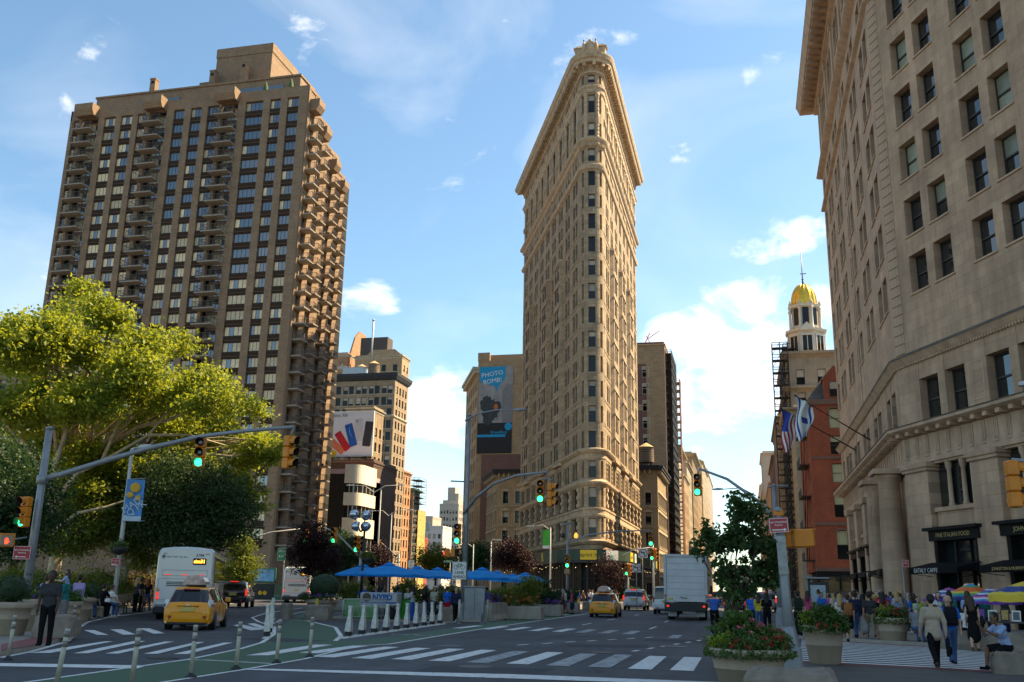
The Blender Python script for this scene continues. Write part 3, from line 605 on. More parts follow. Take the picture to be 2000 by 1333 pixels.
# ================================================================ limestone corner block on the right
def corner_block():
    root = thing('corner_block', 'pale limestone office block with colonnaded base and dark shopfronts, bent along two streets', 'building', (10.3,66,0)); inv = root.matrix_basis.inverted()
    lime = M('limestone', (.50,.325,.205), rough=.85, var=.24, vs_=.33, brick=(1.4,.66,.006,.17), bump=.2, bs=16, streak=.45, fine=.08)
    trim = M('limestone_trim', (.49,.33,.215), rough=.85, var=.22, vs_=.7, bump=.25, bs=10, streak=.4); soot = M('sooted_ledge', (.12,.095,.075), rough=.9, var=.4, vs_=1.2, bump=.3, bs=8)
    blk = M('shopfront_black', (.008,.008,.008), rough=.6, var=.1, spec=.15); shade = M('roller_shade', (.24,.25,.17), rough=.5, var=.15, coat=.4, obj_var=.3)
    gls = glass('office_glass', (.012,.016,.018), 2.1, .02); gold = M('gold_letters', (.45,.32,.12), rough=.4, var=.05)
    dB = Vector((.3923,-.9198)); C = Vector((10.3,66.0)); LB, LF = 52.0, 40.6
    TB = fmat(C, dB, Vector((-.9198,-.3923))) ; TB = Matrix(((dB.x,.9198,0,C.x),(dB.y,.3923,0,C.y),(0,0,1,0),(0,0,0,1)))
    # avenue wall: x runs from its far end to the corner
    TF = Matrix(((0,1,0,C.x),(-1,0,0,C.y+LF),(0,0,1,0),(0,0,0,1)))
    rows = [(20.9+3.95*k, 23.45+3.95*k) for k in range(6)]+[(44.6,47.1)]
    W = Win(root, 300); P = []
    def sash_window(T, w_, h, z, u, dep):
        v = rng.random(); b = MB(); f = .09
        b.box(-w_/2,w_/2,0,.1,0,f); b.box(-w_/2,w_/2,0,.1,h-f,h); b.box(-w_/2,-w_/2+f,.002,.1,f,h-f); b.box(w_/2-f,w_/2,.002,.1,f,h-f); b.box(-w_/2+f,w_/2-f,-.02,.1,h/2-.05,h/2+.05)
        return b
    fm = {}
    def put_win(T, u0, u1, z0, z1, dep):
        w_, h = u1-u0, z1-z0; key = (round(w_,2), round(h,2))
        if key not in fm:
            b = sash_window(T, w_, h, 0, 0, 0); up = MB(); up.add([(-w_/2+.09,.05,h/2+.05),(w_/2-.09,.05,h/2+.05),(w_/2-.09,.05,h-.09),(-w_/2+.09,.05,h-.09)], [(0,1,2,3)]); lo = MB(); lo.add([(-w_/2+.09,.08,.09),(w_/2-.09,.08,.09),(w_/2-.09,.08,h/2-.05),(-w_/2+.09,.08,h/2-.05)], [(0,1,2,3)])
            sl = MB(); sl.bbox(-w_/2-.12, w_/2+.12, -dep-.1, 0, -.14, -.01, b=.02)
            fm[key] = (b.mesh('window',[m_frame]), up.mesh('pane',[gls]), up.mesh('pane',[shade]), lo.mesh('pane',[gls]), lo.mesh('pane',[shade]), sl.mesh('sill',[trim]))
        f = fm[key]; o = link('window', f[0], root, inv @ T @ TR((u0+u1)/2, dep, z0)); v = rng.random()
        tl = Matrix.Rotation(R(rng.uniform(-.8,.8)), 4, 'Z'); link('pane', f[2] if v < .16 else f[1], o, tl); link('pane', f[4] if v < .08 else f[3], o, tl); link('sill', f[5], o)
    for name, T, Ln, first, corner0 in (('broadway_wall', TB, LB, 2.4, True), ('avenue_wall', TF, LF, None, False)):
        if corner0: cols = [c for k in range(7) for c in ((2.4+6.63*k, 4.3+6.63*k), (5.1+6.63*k, 6.95+6.63*k))]
        else: cols = sorted([c for k in range(5) for c in ((LF-1.6-7.35*k-1.85, LF-1.6-7.35*k), (LF-4.0-7.35*k-1.9, LF-4.0-7.35*k))]+[(1.2,3.0)])
        b = MB(); wall_grid(b, 0, Ln, 16.9, 48.4, cols, rows, t=.7, proud=0.0)
        # top storeys under the cornice: giant pilasters
        hc = [(c0-.15,c1+.15) for c0,c1 in cols]; wall_grid(b, 0, Ln, 48.4, 57.2, hc, [(49.2,51.6),(52.4,55.4)], t=.8)
        wall_grid(b, 0, Ln, 12.35, 16.9, [(c0-.05,c1+.05) for c0,c1 in cols], [(12.42,15.2)], t=.7)
        b.obj(name, lime, root, inv @ T)
        for r0, r1 in rows: [put_win(T, c0, c1, r0, r1, .5) for c0, c1 in cols]
        for c0, c1 in cols: put_win(T, c0-.05, c1+.05, 12.45, 15.2, .5); put_win(T, c0-.15, c1+.15, 52.4, 55.4, .55); put_win(T, c0-.15, c1+.15, 49.2, 51.6, .55)
        # raised panels between the low windows
        q = MB()
        for i in range(len(cols)-1):
            x0, x1 = cols[i][1]+.35, cols[i+1][0]-.35
            if x1-x0 > 1.2:
                for a, c_, z0, z1 in ((x0,x1,12.8,12.9),(x0,x1,15.0,15.1),(x0,x0+.1,12.9,15.0),(x1-.1,x1,12.9,15.0)): q.box(a, c_, -.05, 0, z0, z1)
            q2 = (cols[i][1]+cols[i+1][0])/2
            if x1-x0 > .8: q.bbox(q2-.45, q2+.45, -.22, 0, 48.6, 55.6, b=.04); q.bbox(q2-.6, q2+.6, -.32, 0, 55.6, 56.3, b=.04)
        if not corner0: q.box(LF*.52, LF*.52+.5, -.07, 0, 17.2, 48)
        q.obj('panel_mouldings', trim, root, inv @ T, kind='stuff')
        # entablature, frieze, cornice brackets
        q = MB(); q.box(0 if corner0 else -.0, Ln, -.15, .6, 9.85, 10.35); q.box(0, Ln, -.10, .6, 10.36, 11.6); q.obj('frieze', trim, root, inv @ T)
        q = MB(); x = .5
        while x < Ln-.2:
            for dx in (-.14,0,.14): q.box(x+dx-.05, x+dx+.05, -.155, -.1, 10.42, 11.5)
            q.box(x-.18, x+.18, -.75, -.1, 11.62, 11.86); q.box(x-.2,x+.2,-.2,-.15,10.2,10.34); x += 1.1
        q.obj('triglyphs', trim, root, inv @ T, kind='stuff')
        q = MB(); x = .2
        while x < Ln: q.box(x, x+.13, -.2, -.0, 16.25, 16.42); x += .26
        q.obj('dentils', trim, root, inv @ T, kind='stuff')
        # ground storeys
        per = 6.63; n = int(Ln/per); q = MB(); cl = MB(); sf = MB()
        edges = [.35+per*k for k in range(n+2)] if corner0 else [LF-2.9-per*k for k in range(n+1)]
        for x in edges:
            if x+2.4 > Ln+.1 or x < -.1: continue
            q = MB()
            if corner0:
                q.bbox(x, x+2.45, -.35, .5, 1.5, 9.3, b=.03); q.bbox(x-.15, x+2.6, -.5, .5, 0, .9, b=.03); q.bbox(x-.08,x+2.53,-.43,.5,.9,1.5,b=.08); q.bbox(x-.12,x+2.57,-.47,.5,9.3,9.5,b=.03); q.bbox(x-.2,x+2.65,-.55,.5,9.5,9.85,b=.05)
            else:
                cxx = x+1.3
                if x > LF-13:
                    q.bbox(x+.2, x+2.3, -.05, .5, 0, 9.3, b=.03); cl = MB(); cl.lathe([(1.0,0),(1.0,.5),(.92,.7),(.92,.9),(.8,1.0),(.8,4),(.68,9.0),(.78,9.1),(.9,9.4),(.9,9.5)], 24, (cxx,-.9)); cl.bbox(cxx-1.05,cxx+1.05,-2.0,.5,9.5,9.84,b=.03); cl.obj('round_column', lime, root, inv @ T)
                else:
                    q.bbox(x+.3, x+2.2, -.4, .5, .8, 9.3, b=.03); q.bbox(x+.1,x+2.4,-.55,.5,9.3,9.84,b=.05); q.bbox(x+.15,x+2.35,-.5,.5,0,.8,b=.03)
            q.obj('pilaster', lime, root, inv @ T)
        q = MB(); gq = MB(); cl = MB(); bl = MB(); aw = MB()
        ops = [(x+2.5, x+per) for x in edges if x+per < Ln] if corner0 else [(x-per+2.4, x) for x in edges if x-per > -1]
        for i, (a, c_) in enumerate(ops):
            q = MB(); gq = MB(); bl = MB()
            q.box(a, c_, .05, .5, 5.85, 6.95); q.box(a, c_, -.12, .05, 6.75, 7.0); lt = MB(); lt.box(a, c_, 0, .5, 9.7, 9.86); lt.obj('lintel', trim, root, inv @ T)
            wd = c_-a
            for k in (1, 2):
                cl = MB(); cl.lathe([(.2,7.0),(.2,7.15),(.15,7.2),(.13,9.2),(.2,9.35),(.22,9.6),(.22,9.7)], 12, (a+wd*k/3, .2)); cl.obj('colonnette', trim, root, inv @ T)
            gq.add([(a,.42,6.95),(c_,.42,6.95),(c_,.42,9.7),(a,.42,9.7)], [(0,1,2,3)])
            for k in (1, 2): bl.box(a+wd*k/3-.1, a+wd*k/3+.1, .34, .44, 6.95, 9.7)
            # shopfront
            bl.box(a-.35, c_+.35, -.45, .3, 5.0, 5.6); bl.box(a-.55, c_+.55, -.75, .3, 5.6, 5.78); bl.box(a-.1, a+.25, -.3, .35, 0, 5.0); bl.box(c_-.25, c_+.1, -.3, .35, 0, 5.0); bl.box(a, c_, .1, .35, 3.2, 3.5)
            for k in (1,2): bl.box(a+wd*k/3-.05, a+wd*k/3+.05, .15, .3, 0, 5.0)
            bl.box(a, c_, .12, .36, 0, .5); gq.add([(a,.25,.5),(c_,.25,.5),(c_,.25,5.0),(a,.25,5.0)], [(0,1,2,3)])
            q.obj('bay_wall', lime, root, inv @ T); gq.obj('shop_glazing', gls, root, inv @ T)
            # awning
            m0 = MB(); y0 = -.45; T0 = (a-.3, c_+.3)
            m0.loft([[(T0[0],y0,3.72),(T0[1],y0,3.72),(T0[1],y0,3.66),(T0[0],y0,3.66)],[(T0[0],y0-1.5,3.38),(T0[1],y0-1.5,3.38),(T0[1],y0-1.5,3.32),(T0[0],y0-1.5,3.32)],[(T0[0],y0-1.53,3.05),(T0[1],y0-1.53,3.05),(T0[1],y0-1.5,3.03),(T0[0],y0-1.5,3.03)]])
            for xx in T0: m0.tube([(xx,y0,2.9),(xx,y0-1.48,3.05)], .02, 5)
            ao = m0.obj('awning', M('awning_black', (.009,.009,.009), rough=.8, var=.15, spec=.1), root, inv @ T)
            if corner0 and i == 0:
                text_mesh('EATALY CAFFE', .36, M('pale_letters', (.55,.55,.52), var=0), parent=ao, mtx=TR((a+c_)/2-.6, y0-1.56, 3.2)); text_mesh('FINE ITALIAN FOOD', .36, gold, parent=root, mtx=inv @ T @ TR((a+c_)/2, -.48, 5.3))
            if corner0 and i == 1:
                text_mesh('JOHNSTON & MURPHY', .36, gold, parent=root, mtx=inv @ T @ TR((a+c_)/2+.6, -.48, 5.3)); text_mesh('JOHNSTON & MURPHY', .24, gold, parent=ao, mtx=TR((a+c_)/2, y0-1.56, 3.2))
                for k in range(14): bl.box(a+.3, c_-.3, .1, .2, 3.6+k*.1, 3.65+k*.1)
            bl.obj('shopfront', blk, root, inv @ T)
        # quoins beside the corner
        qm = MB(); qm.bbox(0, 1.15, -.07, .1, 0, .62, b=.03); qme = qm.mesh('quoin', [trim])
        if corner0:
            for k in range(46): link('quoin', qme, root, inv @ T @ TR(-.0 if k % 2 == 0 else -.0, 0, 17.2+.67*k))
        q = MB(); q.box(0, Ln, .75, 1.2, 0, 57); q.obj('core', m_in, root, inv @ T)
    # swept ledges: outline of the two walls
    A = C+Vector((0,LF)); Bp = C+dB*LB; foot = [tuple(A), tuple(C), tuple(Bp), (Bp.x+16, Bp.y+7), (36, A.y)]
    for nm, prof, m in (('cornice_ledge', [(0,11.6),(.35,11.7),(.8,11.88),(1.0,12.0),(1.0,12.2)], trim), ('cornice_top', [(1.02,12.18),(1.05,12.25),(.2,12.40),(0,12.42)], soot), ('belt', [(0,16.2),(.25,16.45),(.35,16.6),(.5,16.8)], trim), ('belt_top', [(.52,16.78),(.52,16.9),(.1,17.12),(0,17.14)], soot),
                        ('string_course', [(0,44.0),(.3,44.15),(.35,44.3),(0,44.4)], trim), ('string_course', [(0,48.0),(.35,48.2),(.6,48.4),(.6,48.55),(0,48.7)], trim), ('crown_cornice', [(0,56.2),(.4,56.4),(.5,57.0),(1.9,57.3),(2.2,58.3),(2.3,58.5),(1.5,58.7),(0,58.8)], trim)):
        b = MB(); sweep(b, foot, prof, cap=(nm == 'crown_cornice')); b.obj(nm, m, root, inv)
    b = MB()
    for p, d, n in along([tuple(A), tuple(C), tuple(Bp)], 1.25): b.box(-.3, .3, -1.8, -.2, 56.75, 57.3, T=fmat(p, d, n))
    b.obj('cornice_brackets', trim, root, inv, kind='stuff')
    b = MB(); b.prism(mitre(foot, -1.3), 0, 58.4); b.obj('block', m_roof, root, inv)
corner_block()
# ================================================================ other buildings down both streets
def block(name, label, P, w_, d, h, mat, rz=0, front=None, right=None, left=None, trim=None, cornice=.5, ch=1.2, base=0, parapet=.6, mf=None, gls=None, cur=None):
    """a building on local axes: x to the right along its front, y away; face spec = (bays, opening, storey, opening height, first sill, style, pairs)"""
    root = thing(name, label, 'building', (P[0], P[1], 0), rz); W = Win(root); trim = trim or mat; mf = mf or m_frame; gls = gls or m_glass; cur = cur or m_blind
    RB = root.matrix_basis = TR(P[0], P[1], 0, rz)
    b = MB(); b.box(.7, w_-.7, .7, d-.3, 0, h-.2); b.obj('core', m_in, root)
    b = MB(); b.box(.2, w_-.2, .2, d-.05, h-.3, h-.1); b.obj('roof', m_roof, root)
    b = MB(); b.box(.1, w_-.1, d-.4, d, 0, h); b.obj('rear_wall', mat, root)
    for nm, spec, T, ln in (('front_wall', front, TR(0,0,0,0), w_), ('side_wall', right, TR(w_,0,0,R(90)), d), ('side_wall', left, TR(0,d,0,R(-90)), d)):
        a = MB(); e0, e1 = (0, ln) if nm == 'front_wall' else (.45, ln)
        if nm == 'side_wall' and T.translation.x == 0: e0, e1 = 0, ln-.45
        if not spec: a.box(e0, e1, 0, .45, 0, h); a.obj(nm, mat, root, T); continue
        n, ow, fh, oh, z0, st, pairs = spec
        rows = []; z = z0
        while z+oh < h-ch-.3: rows.append((z, z+oh)); z += fh
        cols = even(e0+.4, e1-.4, n, ow, pairs, .35); wall_grid(a, e0, e1, 0, h, cols, rows, t=.45); a.obj(nm, mat, root, T)
        t = MB()
        for k, (r0, r1) in enumerate(rows): t.box(e0, e1, -.08, -.031, r0-.28, r0-.12)
        if rows and base != 'plain': t.obj('sill_courses', trim, root, T, kind='stuff')
        for r0, r1 in rows:
            for c0, c1 in cols: W.put(RB @ T @ TR((c0+c1)/2, .25, r0), window_mesh(ow, oh, st, mf, gls, cur, rng.choice((0,0,1,2,3,1))), ow*oh)
    W.done()
    foot = [(0,d),(0,0),(w_,0),(w_,d)]
    if cornice:
        b = MB(); sweep(b, foot, [(0,h-ch),(cornice*.3,h-ch+.2),(cornice*.4,h-.5),(cornice,h-.35),(cornice*1.1,h-.05),(cornice*.9,h),(0,h+.05)]); b.obj('cornice', trim, root)
    if parapet:
        b = MB(); sweep(b, foot, [(-.5,h-.4),(-.05,h-.4),(-.05,h+parapet),(-.4,h+parapet),(-.4,h)], cap=False); b.obj('parapet', mat, root)
    return root
def water_tank(x, y, z, r=1.9, h=3.2, label='', legs=2.2):
    o = thing('water_tank', label, 'water tank', (x,y,z), group=None)
    wd = M('tank_wood', (.23,.16,.10), rough=.9, var=.3, vs_=2); b = MB(); n = 20
    st = MB(); a0 = math.pi/n; st.add([(r*math.cos(-a0),r*math.sin(-a0),0),(r*math.cos(a0),r*math.sin(a0),0),(r*.95*math.cos(a0),r*.95*math.sin(a0),h),(r*.95*math.cos(-a0),r*.95*math.sin(-a0),h),((r-.1)*math.cos(-a0),(r-.1)*math.sin(-a0),0),((r-.1)*math.cos(a0),(r-.1)*math.sin(a0),0),((r-.1)*math.cos(a0),(r-.1)*math.sin(a0),h),((r-.1)*math.cos(-a0),(r-.1)*math.sin(-a0),h)], [(0,1,2,3),(0,3,7,4),(1,5,6,2),(3,2,6,7)])
    sm = st.mesh('stave', [wd])
    for k in range(n): link('stave', sm, o, Matrix.Translation((0,0,legs)) @ Matrix.Rotation(2*math.pi*k/n, 4, 'Z'))
    q = MB()
    for k in range(6): q.lathe([(r*1.005-.01*k,legs+.2+k*.5),(r*1.012-.01*k,legs+.25+k*.5),(r*1.005-.01*k,legs+.3+k*.5)], 20, cap=False)
    q.obj('hoops', m_iron, o); q = MB(); q.lathe([(r*1.08,legs+h),(r*.05,legs+h+r*.62)], 20, sm=False); q.obj('cone_roof', M('tank_roof', (.52,.36,.17), var=.2), o)
    for sx in (-1,1):
        for sy in (-1,1): q = MB(); q.box(sx*r*.6-.12, sx*r*.6+.12, sy*r*.6-.12, sy*r*.6+.12, 0, legs); q.obj('leg', m_iron, o)
    return o
tanb = M('tan_brick', (.44,.30,.165), rough=.85, var=.18, vs_=.4, brick=(.9,.3,.015,.2), bump=.15); grey_st = M('brown_stone_front', (.30,.215,.13), rough=.85, var=.25, vs_=.4, bump=.2, bs=10, streak=.3)
orange = M('orange_brick', (.46,.24,.11), var=.15, vs_=.5, brick=(.8,.28,.012,.2)); cream = M('cream_stone', (.48,.40,.28), var=.18, vs_=.5, brick=(1.2,.5,.01,.1), streak=.3); redb = M('red_brick', (.36,.085,.034), rough=.85, var=.25, vs_=.5, brick=(.3,.1,.01,.2), bump=.15, streak=.2)
brownb = M('maroon_brick', (.20,.105,.08), rough=.85, var=.15, vs_=.5, brick=(.5,.2,.012,.2)); dkgr = M('dark_metal_cornice', (.03,.03,.035), var=.2); pale = M('pale_far_stone', (.42,.36,.29), var=.12, vs_=.1)
# left of the diagonal street
block('loft_building', 'brown stone loft building with black cornice and rooftop water tanks', (-134.5,290), 23.7, 12.4, 70.2, grey_st, front=(5,1.7,3.9,2.7,5,'sash',True), right=(4,1.5,3.9,2.6,5,'sash',False), trim=cream, cornice=0, parapet=0)
o = bpy.data.objects['loft_building']; b = MB(); sweep(b, [(0,12.4),(0,0),(23.7,0),(23.7,12.4)], [(0,67.9),(.5,68.2),(1.1,69.4),(1.2,70.3),(.2,70.5)]); b.obj('black_cornice', dkgr, o)
b = MB(); sweep(b, [(0,12.4),(0,0),(23.7,0),(23.7,12.4)], [(0,55.3),(.4,55.6),(.45,56),(0,56.3)], cap=False); b.obj('ledge', cream, o)
water_tank(-122.3, 299, 70.1, 2.0, 3.4, 'round wooden rooftop water tank beside the chimney pipe on the loft building'); water_tank(-127.6, 301, 70.1, 1.8, 3.0, 'smaller wooden water tank half hidden behind a metal shed')
o = thing('rooftop_shed', 'pale corrugated metal shed on the loft building roof', 'shed', (-133,297,70.1)); b = MB()
for k in range(26): b.box(.3*k, .3*k+.15, -.03, .02, 0, 4.2); 
b.obj('ribs', M('galvanised', (.42,.43,.43), rough=.45, metal=.5, var=.15), o, kind='stuff'); b = MB(); b.box(0,7.8,.0,5,0,4.2); b.box(-.1,7.9,-.1,5.1,4.2,4.4); b.obj('shell', MATS['galvanised'], o)
o = thing('flue_pipe', 'tall thin metal flue pipe above the rooftop water tanks', 'pipe', (-131.3,318,80)); b = MB(); b.tube([(0,0,0),(0,0,17)], .35, 8); b.obj('pipe', MATS['galvanised'], o); b = MB(); b.lathe([(.5,17),(.5,17.5),(.1,17.9)],8); b.obj('cap', MATS['galvanised'], o)
r_ = block('setback_building', 'tan brick office building with gabled parapet rising behind the loft building', (-142,328), 19, 8, 86, tanb, front=(4,1.8,4,2.6,4,'sash',False), right=(2,1.6,4,2.6,4,'sash',False), trim=cream, cornice=.5)
b = MB(); b.prism([(5,0),(19,0),(19,1)], 85, 86); b.loft([[(4,-.05,86),(19,-.05,86),(19,.6,86),(4,.6,86)],[(7,-.05,88.5),(16,-.05,88.5),(16,.6,88.5),(7,.6,88.5)]]); b.obj('gable', tanb, r_); b = MB(); b.box(1,12,2,7.5,86,94); b.obj('bulkhead', M('dark_bulkhead', (.08,.06,.05), var=.2), r_)
r_ = block('gabled_building', 'sunlit orange brick building with cream bands and curved gable behind the balconies', (-170,330), 24, 26, 88, M('gable_brick', (.40,.20,.10), var=.15, vs_=.5, brick=(.8,.28,.012,.2)), front=(6,1.3,4,2.4,6,'sash',False), right=(6,1.3,4,2.4,6,'sash',False), trim=cream, cornice=.4)
b = MB()
for z in (76,82): b.box(23.9,24.15,0,26,z,z+1.2); b.box(0,24.1,-.12,.0,z,z+1.2)
b.obj('cream_bands', cream, r_); b = MB(); b.loft([[(23.5,2,88),(24.1,2,88),(24.1,24,88),(23.5,24,88)],[(23.5,6,96),(24.1,6,96),(24.1,20,96),(23.5,20,96)],[(23.5,10,99.5),(24.1,10,99.5),(24.1,16,99.5),(23.5,16,99.5)]]); b.obj('curved_gable', MATS['gable_brick'], r_)
block('slim_building', 'narrow weathered tan building standing between billboard and loft building', (-100,228), 7.4, 7, 46.5, grey_st, front=(2,1.5,3.8,2.4,5,'sash',False), right=(2,1.4,3.8,2.4,5,'sash',False), trim=cream)
# curved white building with dark glass flank
def bullnose():
    root = thing('curved_white_building', 'low white building with rounded corner, ribbon windows and black glass flank', 'building', (-83,190,0)); wh = M('white_stucco', (.72,.66,.53), rough=.7, var=.08, vs_=.4); inv = root.matrix_basis.inverted()
    dg = glass('ribbon_glass', (.012,.013,.015), 1.8); bg_ = glass('black_glass', (.008,.008,.009), 2.0)
    foot = [(-83,199.5),(-83,190)]+[(-81.9+2.4*math.sin(R(a)), 192.4-2.4*math.cos(R(a))) for a in range(0, 91, 10)]+[(-79.5,199.5)]
    for z0, z1 in ((4.2,9.0),(11.6,15.6),(18.2,20.9),(22.9,26.9)):
        b = MB(); sweep(b, foot, [(-.3,z0),(0,z0),(0,z1),(-.3,z1)]); b.obj('band', wh, root, inv)
    for z0, z1 in ((0,4.2),(9.0,11.6),(15.6,18.2),(20.9,22.9)):
        b = MB(); sweep(b, foot, [(-.45,z0),(-.45,z1)], cap=False); b.obj('ribbon_window', dg, root, inv)
    b = MB()
    for z0, z1 in ((9.0,11.6),(15.6,18.2),(20.9,22.9)):
        for p, d, n in along(foot[1:], 2.1, -.42): b.box(-.05,.05,-.08,.08,z0,z1,T=fmat(p,d,n))
    b.obj('mullions', m_wframe, root, inv, kind='stuff')
    b = MB(); b.box(-90.5,-83.0,191,211,0,25); b.obj('glass_flank', bg_, root, inv)
    b = MB(); b.box(-90.6,-82.9,190.9,211,25,26); b.obj('pink_coping', M('pinkish_coping', (.5,.33,.33), var=.1), root, inv)
    for k in range(1, 9):
        b = MB(); b.box(-90.5+.94*k-.03,-90.5+.94*k+.03,190.93,191.0,0,25); b.obj('mullion', m_frame, root, inv)
bullnose()
block('dark_brick_annex', 'dark brick building carrying the phone billboard on its roof', (-96,206), 13.0, 15, 29.6, M('dark_brown_brick', (.10,.06,.045), var=.25), front=(3,1.8,4,2.6,20,'sash',False), cornice=.3)
def billboard():
    o = thing('phone_billboard', 'white rooftop billboard with a fan of colourful phones', 'billboard', (-94.4,204.6,30.6), R(0)); b = MB(); wd, ht = 11.5, 10.6
    b.bbox(0, wd, -.1, .25, 0, ht, b=.03); b.obj('board', M('billboard_white', (.78,.78,.78), rough=.5, var=.06, vs_=.3), o)
    def slab(name, cx, cz, w2, h2, ang, c, lift, c2=None):
        q = MB(); pts = []; r = .22
        for sx, sz in ((1,1),(-1,1),(-1,-1),(1,-1)):
            for k in range(4):
                a = math.atan2(sz, sx)-math.pi/4+k*math.pi/6; pts.append((sx*(w2-r)+r*math.cos(a), sz*(h2-r)+r*math.sin(a)))
        ca, sa = math.cos(R(ang)), math.sin(R(ang)); pts = [(cx+x*ca-z*sa, cz+x*sa+z*ca) for x, z in pts]
        q.loft([[(x,-.12-lift+.05,z) for x,z in reversed(pts)], [(x,-.12-lift,z) for x,z in reversed(pts)]]); p = q.obj(name, M('phone_'+c[0], c[1], rough=.3, var=.1, vs_=.5), o)
        q = MB(); q.ball((cx-.35*ca-(h2-.4)*-sa*-1, -.14-lift, cz+(h2-.6)*ca), (.16,.02,.2)); q.obj('lens', m_frame, p)
    slab('phone_print', 1.0, 1.2, .75, 1.7, 58, ('yellow',(.75,.5,.03)), .02); slab('phone_print', 2.6, 2.4, .8, 2.2, 50, ('coral',(.75,.22,.1)), .04); slab('phone_print', 4.0, 3.6, .85, 2.5, 36, ('red',(.6,.03,.04)), .06)
    slab('phone_print', 6.0, 5.0, .95, 2.7, 18, ('blue',(.03,.12,.45)), .08); slab('phone_print', 7.9, 6.2, .9, 2.6, 4, ('white',(.62,.62,.62)), .05); slab('phone_print', 10.2, 5.2, 1.0, 2.9, -6, ('black',(.06,.06,.07)), .07)
    q = MB(); q.tube([(5.5,-.25,6.8),(5.7,-.25,5.6),(6.5,-.25,4.2)], [.05,.12,.05], 6); q.obj('screen_streak', M('screen_cyan', (.1,.45,.8), var=0), o)
    text_mesh('iPhone X\u0280', 1.15, M('print_grey', (.12,.12,.12), var=0), parent=o, mtx=TR(2.4,-.14,9.7))
    for sx in range(3):
        q = MB(); q.tube([(1.5+sx*4.2,.3,-1.0),(1.5+sx*4.2,.3,9)], .12, 6); q.tube([(1.5+sx*4.2,3.4,-1.0),(1.5+sx*4.2,.35,7)], .09, 6); q.obj('strut', m_iron, o)
    q = MB(); q.box(-.2,wd+.2,-1.1,-.15,-.45,-.3); q.obj('catwalk', m_iron, o)
    for k in range(5): q = MB(); q.tube([(1.2+2.3*k,-.3,-.3),(1.2+2.3*k,-1.4,-.2),(1.2+2.3*k,-1.5,.1)], .04, 5); q.obj('lamp_arm', m_iron, o)
billboard()
block('terracotta_building', 'slender orange terracotta building sunlit on its street side', (-128,328), 7.0, 10, 42.5, orange, front=(3,1.3,3.8,2.4,4,'sash',False), right=(3,1.5,3.8,2.6,4,'sash',False), cornice=.6)
block('green_cornice_building', 'dark building with green copper cornice beyond the terracotta building', (-142,378), 8.2, 8, 41, M('umber_stone', (.22,.16,.11), var=.2), front=(3,1.4,3.8,2.5,4,'sash',False), right=(7,1.5,3.8,2.6,4,'sash',False), trim=M('verdigris', (.09,.17,.12), var=.2), cornice=1.0)
def pipe_scaffold(name, label, P, w_, d, h, z0, rz=0, net=None, step=2.0):
    o = thing(name, label, 'scaffold', (P[0],P[1],z0), rz); b = MB(); nx = max(1,int(w_/step+.5)); nz = max(1,int(h/2.1))
    for i in range(nx+1):
        for y in (0, d): b.box(w_*i/nx-.06, w_*i/nx+.06, y-.06, y+.06, 0, h)
    b.obj('uprights', m_iron, o, kind='stuff'); b = MB()
    for k in range(1, nz+1):
        z = h*k/nz
        for y in (0, d): b.box(0,w_,y-.05,y+.05,z-.05,z+.05)
        b.box(0,w_,0,d,z-.95,z-.88)
        for i in range(nx+1): b.box(w_*i/nx-.04,w_*i/nx+.04,0,d,z-.04,z+.04)
        for i in range(nx): b.tube([(w_*i/nx,0,z-h/nz),(w_*(i+1)/nx,0,z)], .035, 4)
    b.obj('ledgers', m_iron, o, kind='stuff')
    if net:
        b = MB()
        n = 14
        for i in range(n):
            for k in range(nz):
                f = lambda a, c: -.08-.06*math.sin(a*2.1+c*1.3)*1.5
                x0, x1, z1, z2 = w_*i/n, w_*(i+1)/n, h*k/nz, h*(k+1)/nz; b.add([(x0,f(i,k),z1),(x1,f(i+1,k),z1),(x1,f(i+1,k+1),z2),(x0,f(i,k+1),z2)], [(0,1,2,3)])
        b.obj('netting', net, o)
    return o
pipe_scaffold('pipe_scaffold', 'open rooftop pipe scaffold with catwalks beyond the green cornice', (-136.5,379), 4.5, 10, 12, 34)
pipe_scaffold('netted_scaffold', 'street scaffold hung with sunlit yellow netting past the loft building', (-133.6,384), 10, 2, 33, 0, R(90), net=M('yellow_net', (.5,.36,.10), var=.25, vs_=.6))
r_ = block('stepped_skyscraper', 'distant grey stepped skyscraper closing the diagonal street', (-194,600), 13, 16, 54, pale, front=(6,1.2,4.4,2.4,4,'sash',False), right=(6,1.2,4.4,2.4,4,'sash',False), cornice=.2)
b = MB(); b.box(1.5,12,2,14,54,57); b.box(4,9,4,12,57,65.5); b.box(8.8,11.5,4,12,57,61.5); b.obj('setback_tiers', pale, r_)
block('far_block', 'low distant white block in front of the stepped skyscraper', (-170,480), 17, 16, 32, M('far_white', (.55,.52,.48), var=.1), front=(6,1.6,4,2.4,6,'one',False), cornice=.2)
b = MB(); b.box(.2,9.5,-.3,-.1,30.2,34.2); b.obj('blue_glass_top', glass('far_blue_glass', (.05,.09,.14), 1.8), bpy.data.objects['far_block'])
block('far_tan_block', 'distant tan block beside the stepped skyscraper', (-187,520), 15, 16, 40, pale, front=(6,1.3,4.2,2.4,4,'sash',False), cornice=.2)
block('far_red_block', 'small distant brick red block above the street trees', (-149.5,420), 5.5, 10, 23, redb, front=(2,1.2,4,2.2,15,'sash',False), cornice=.2)
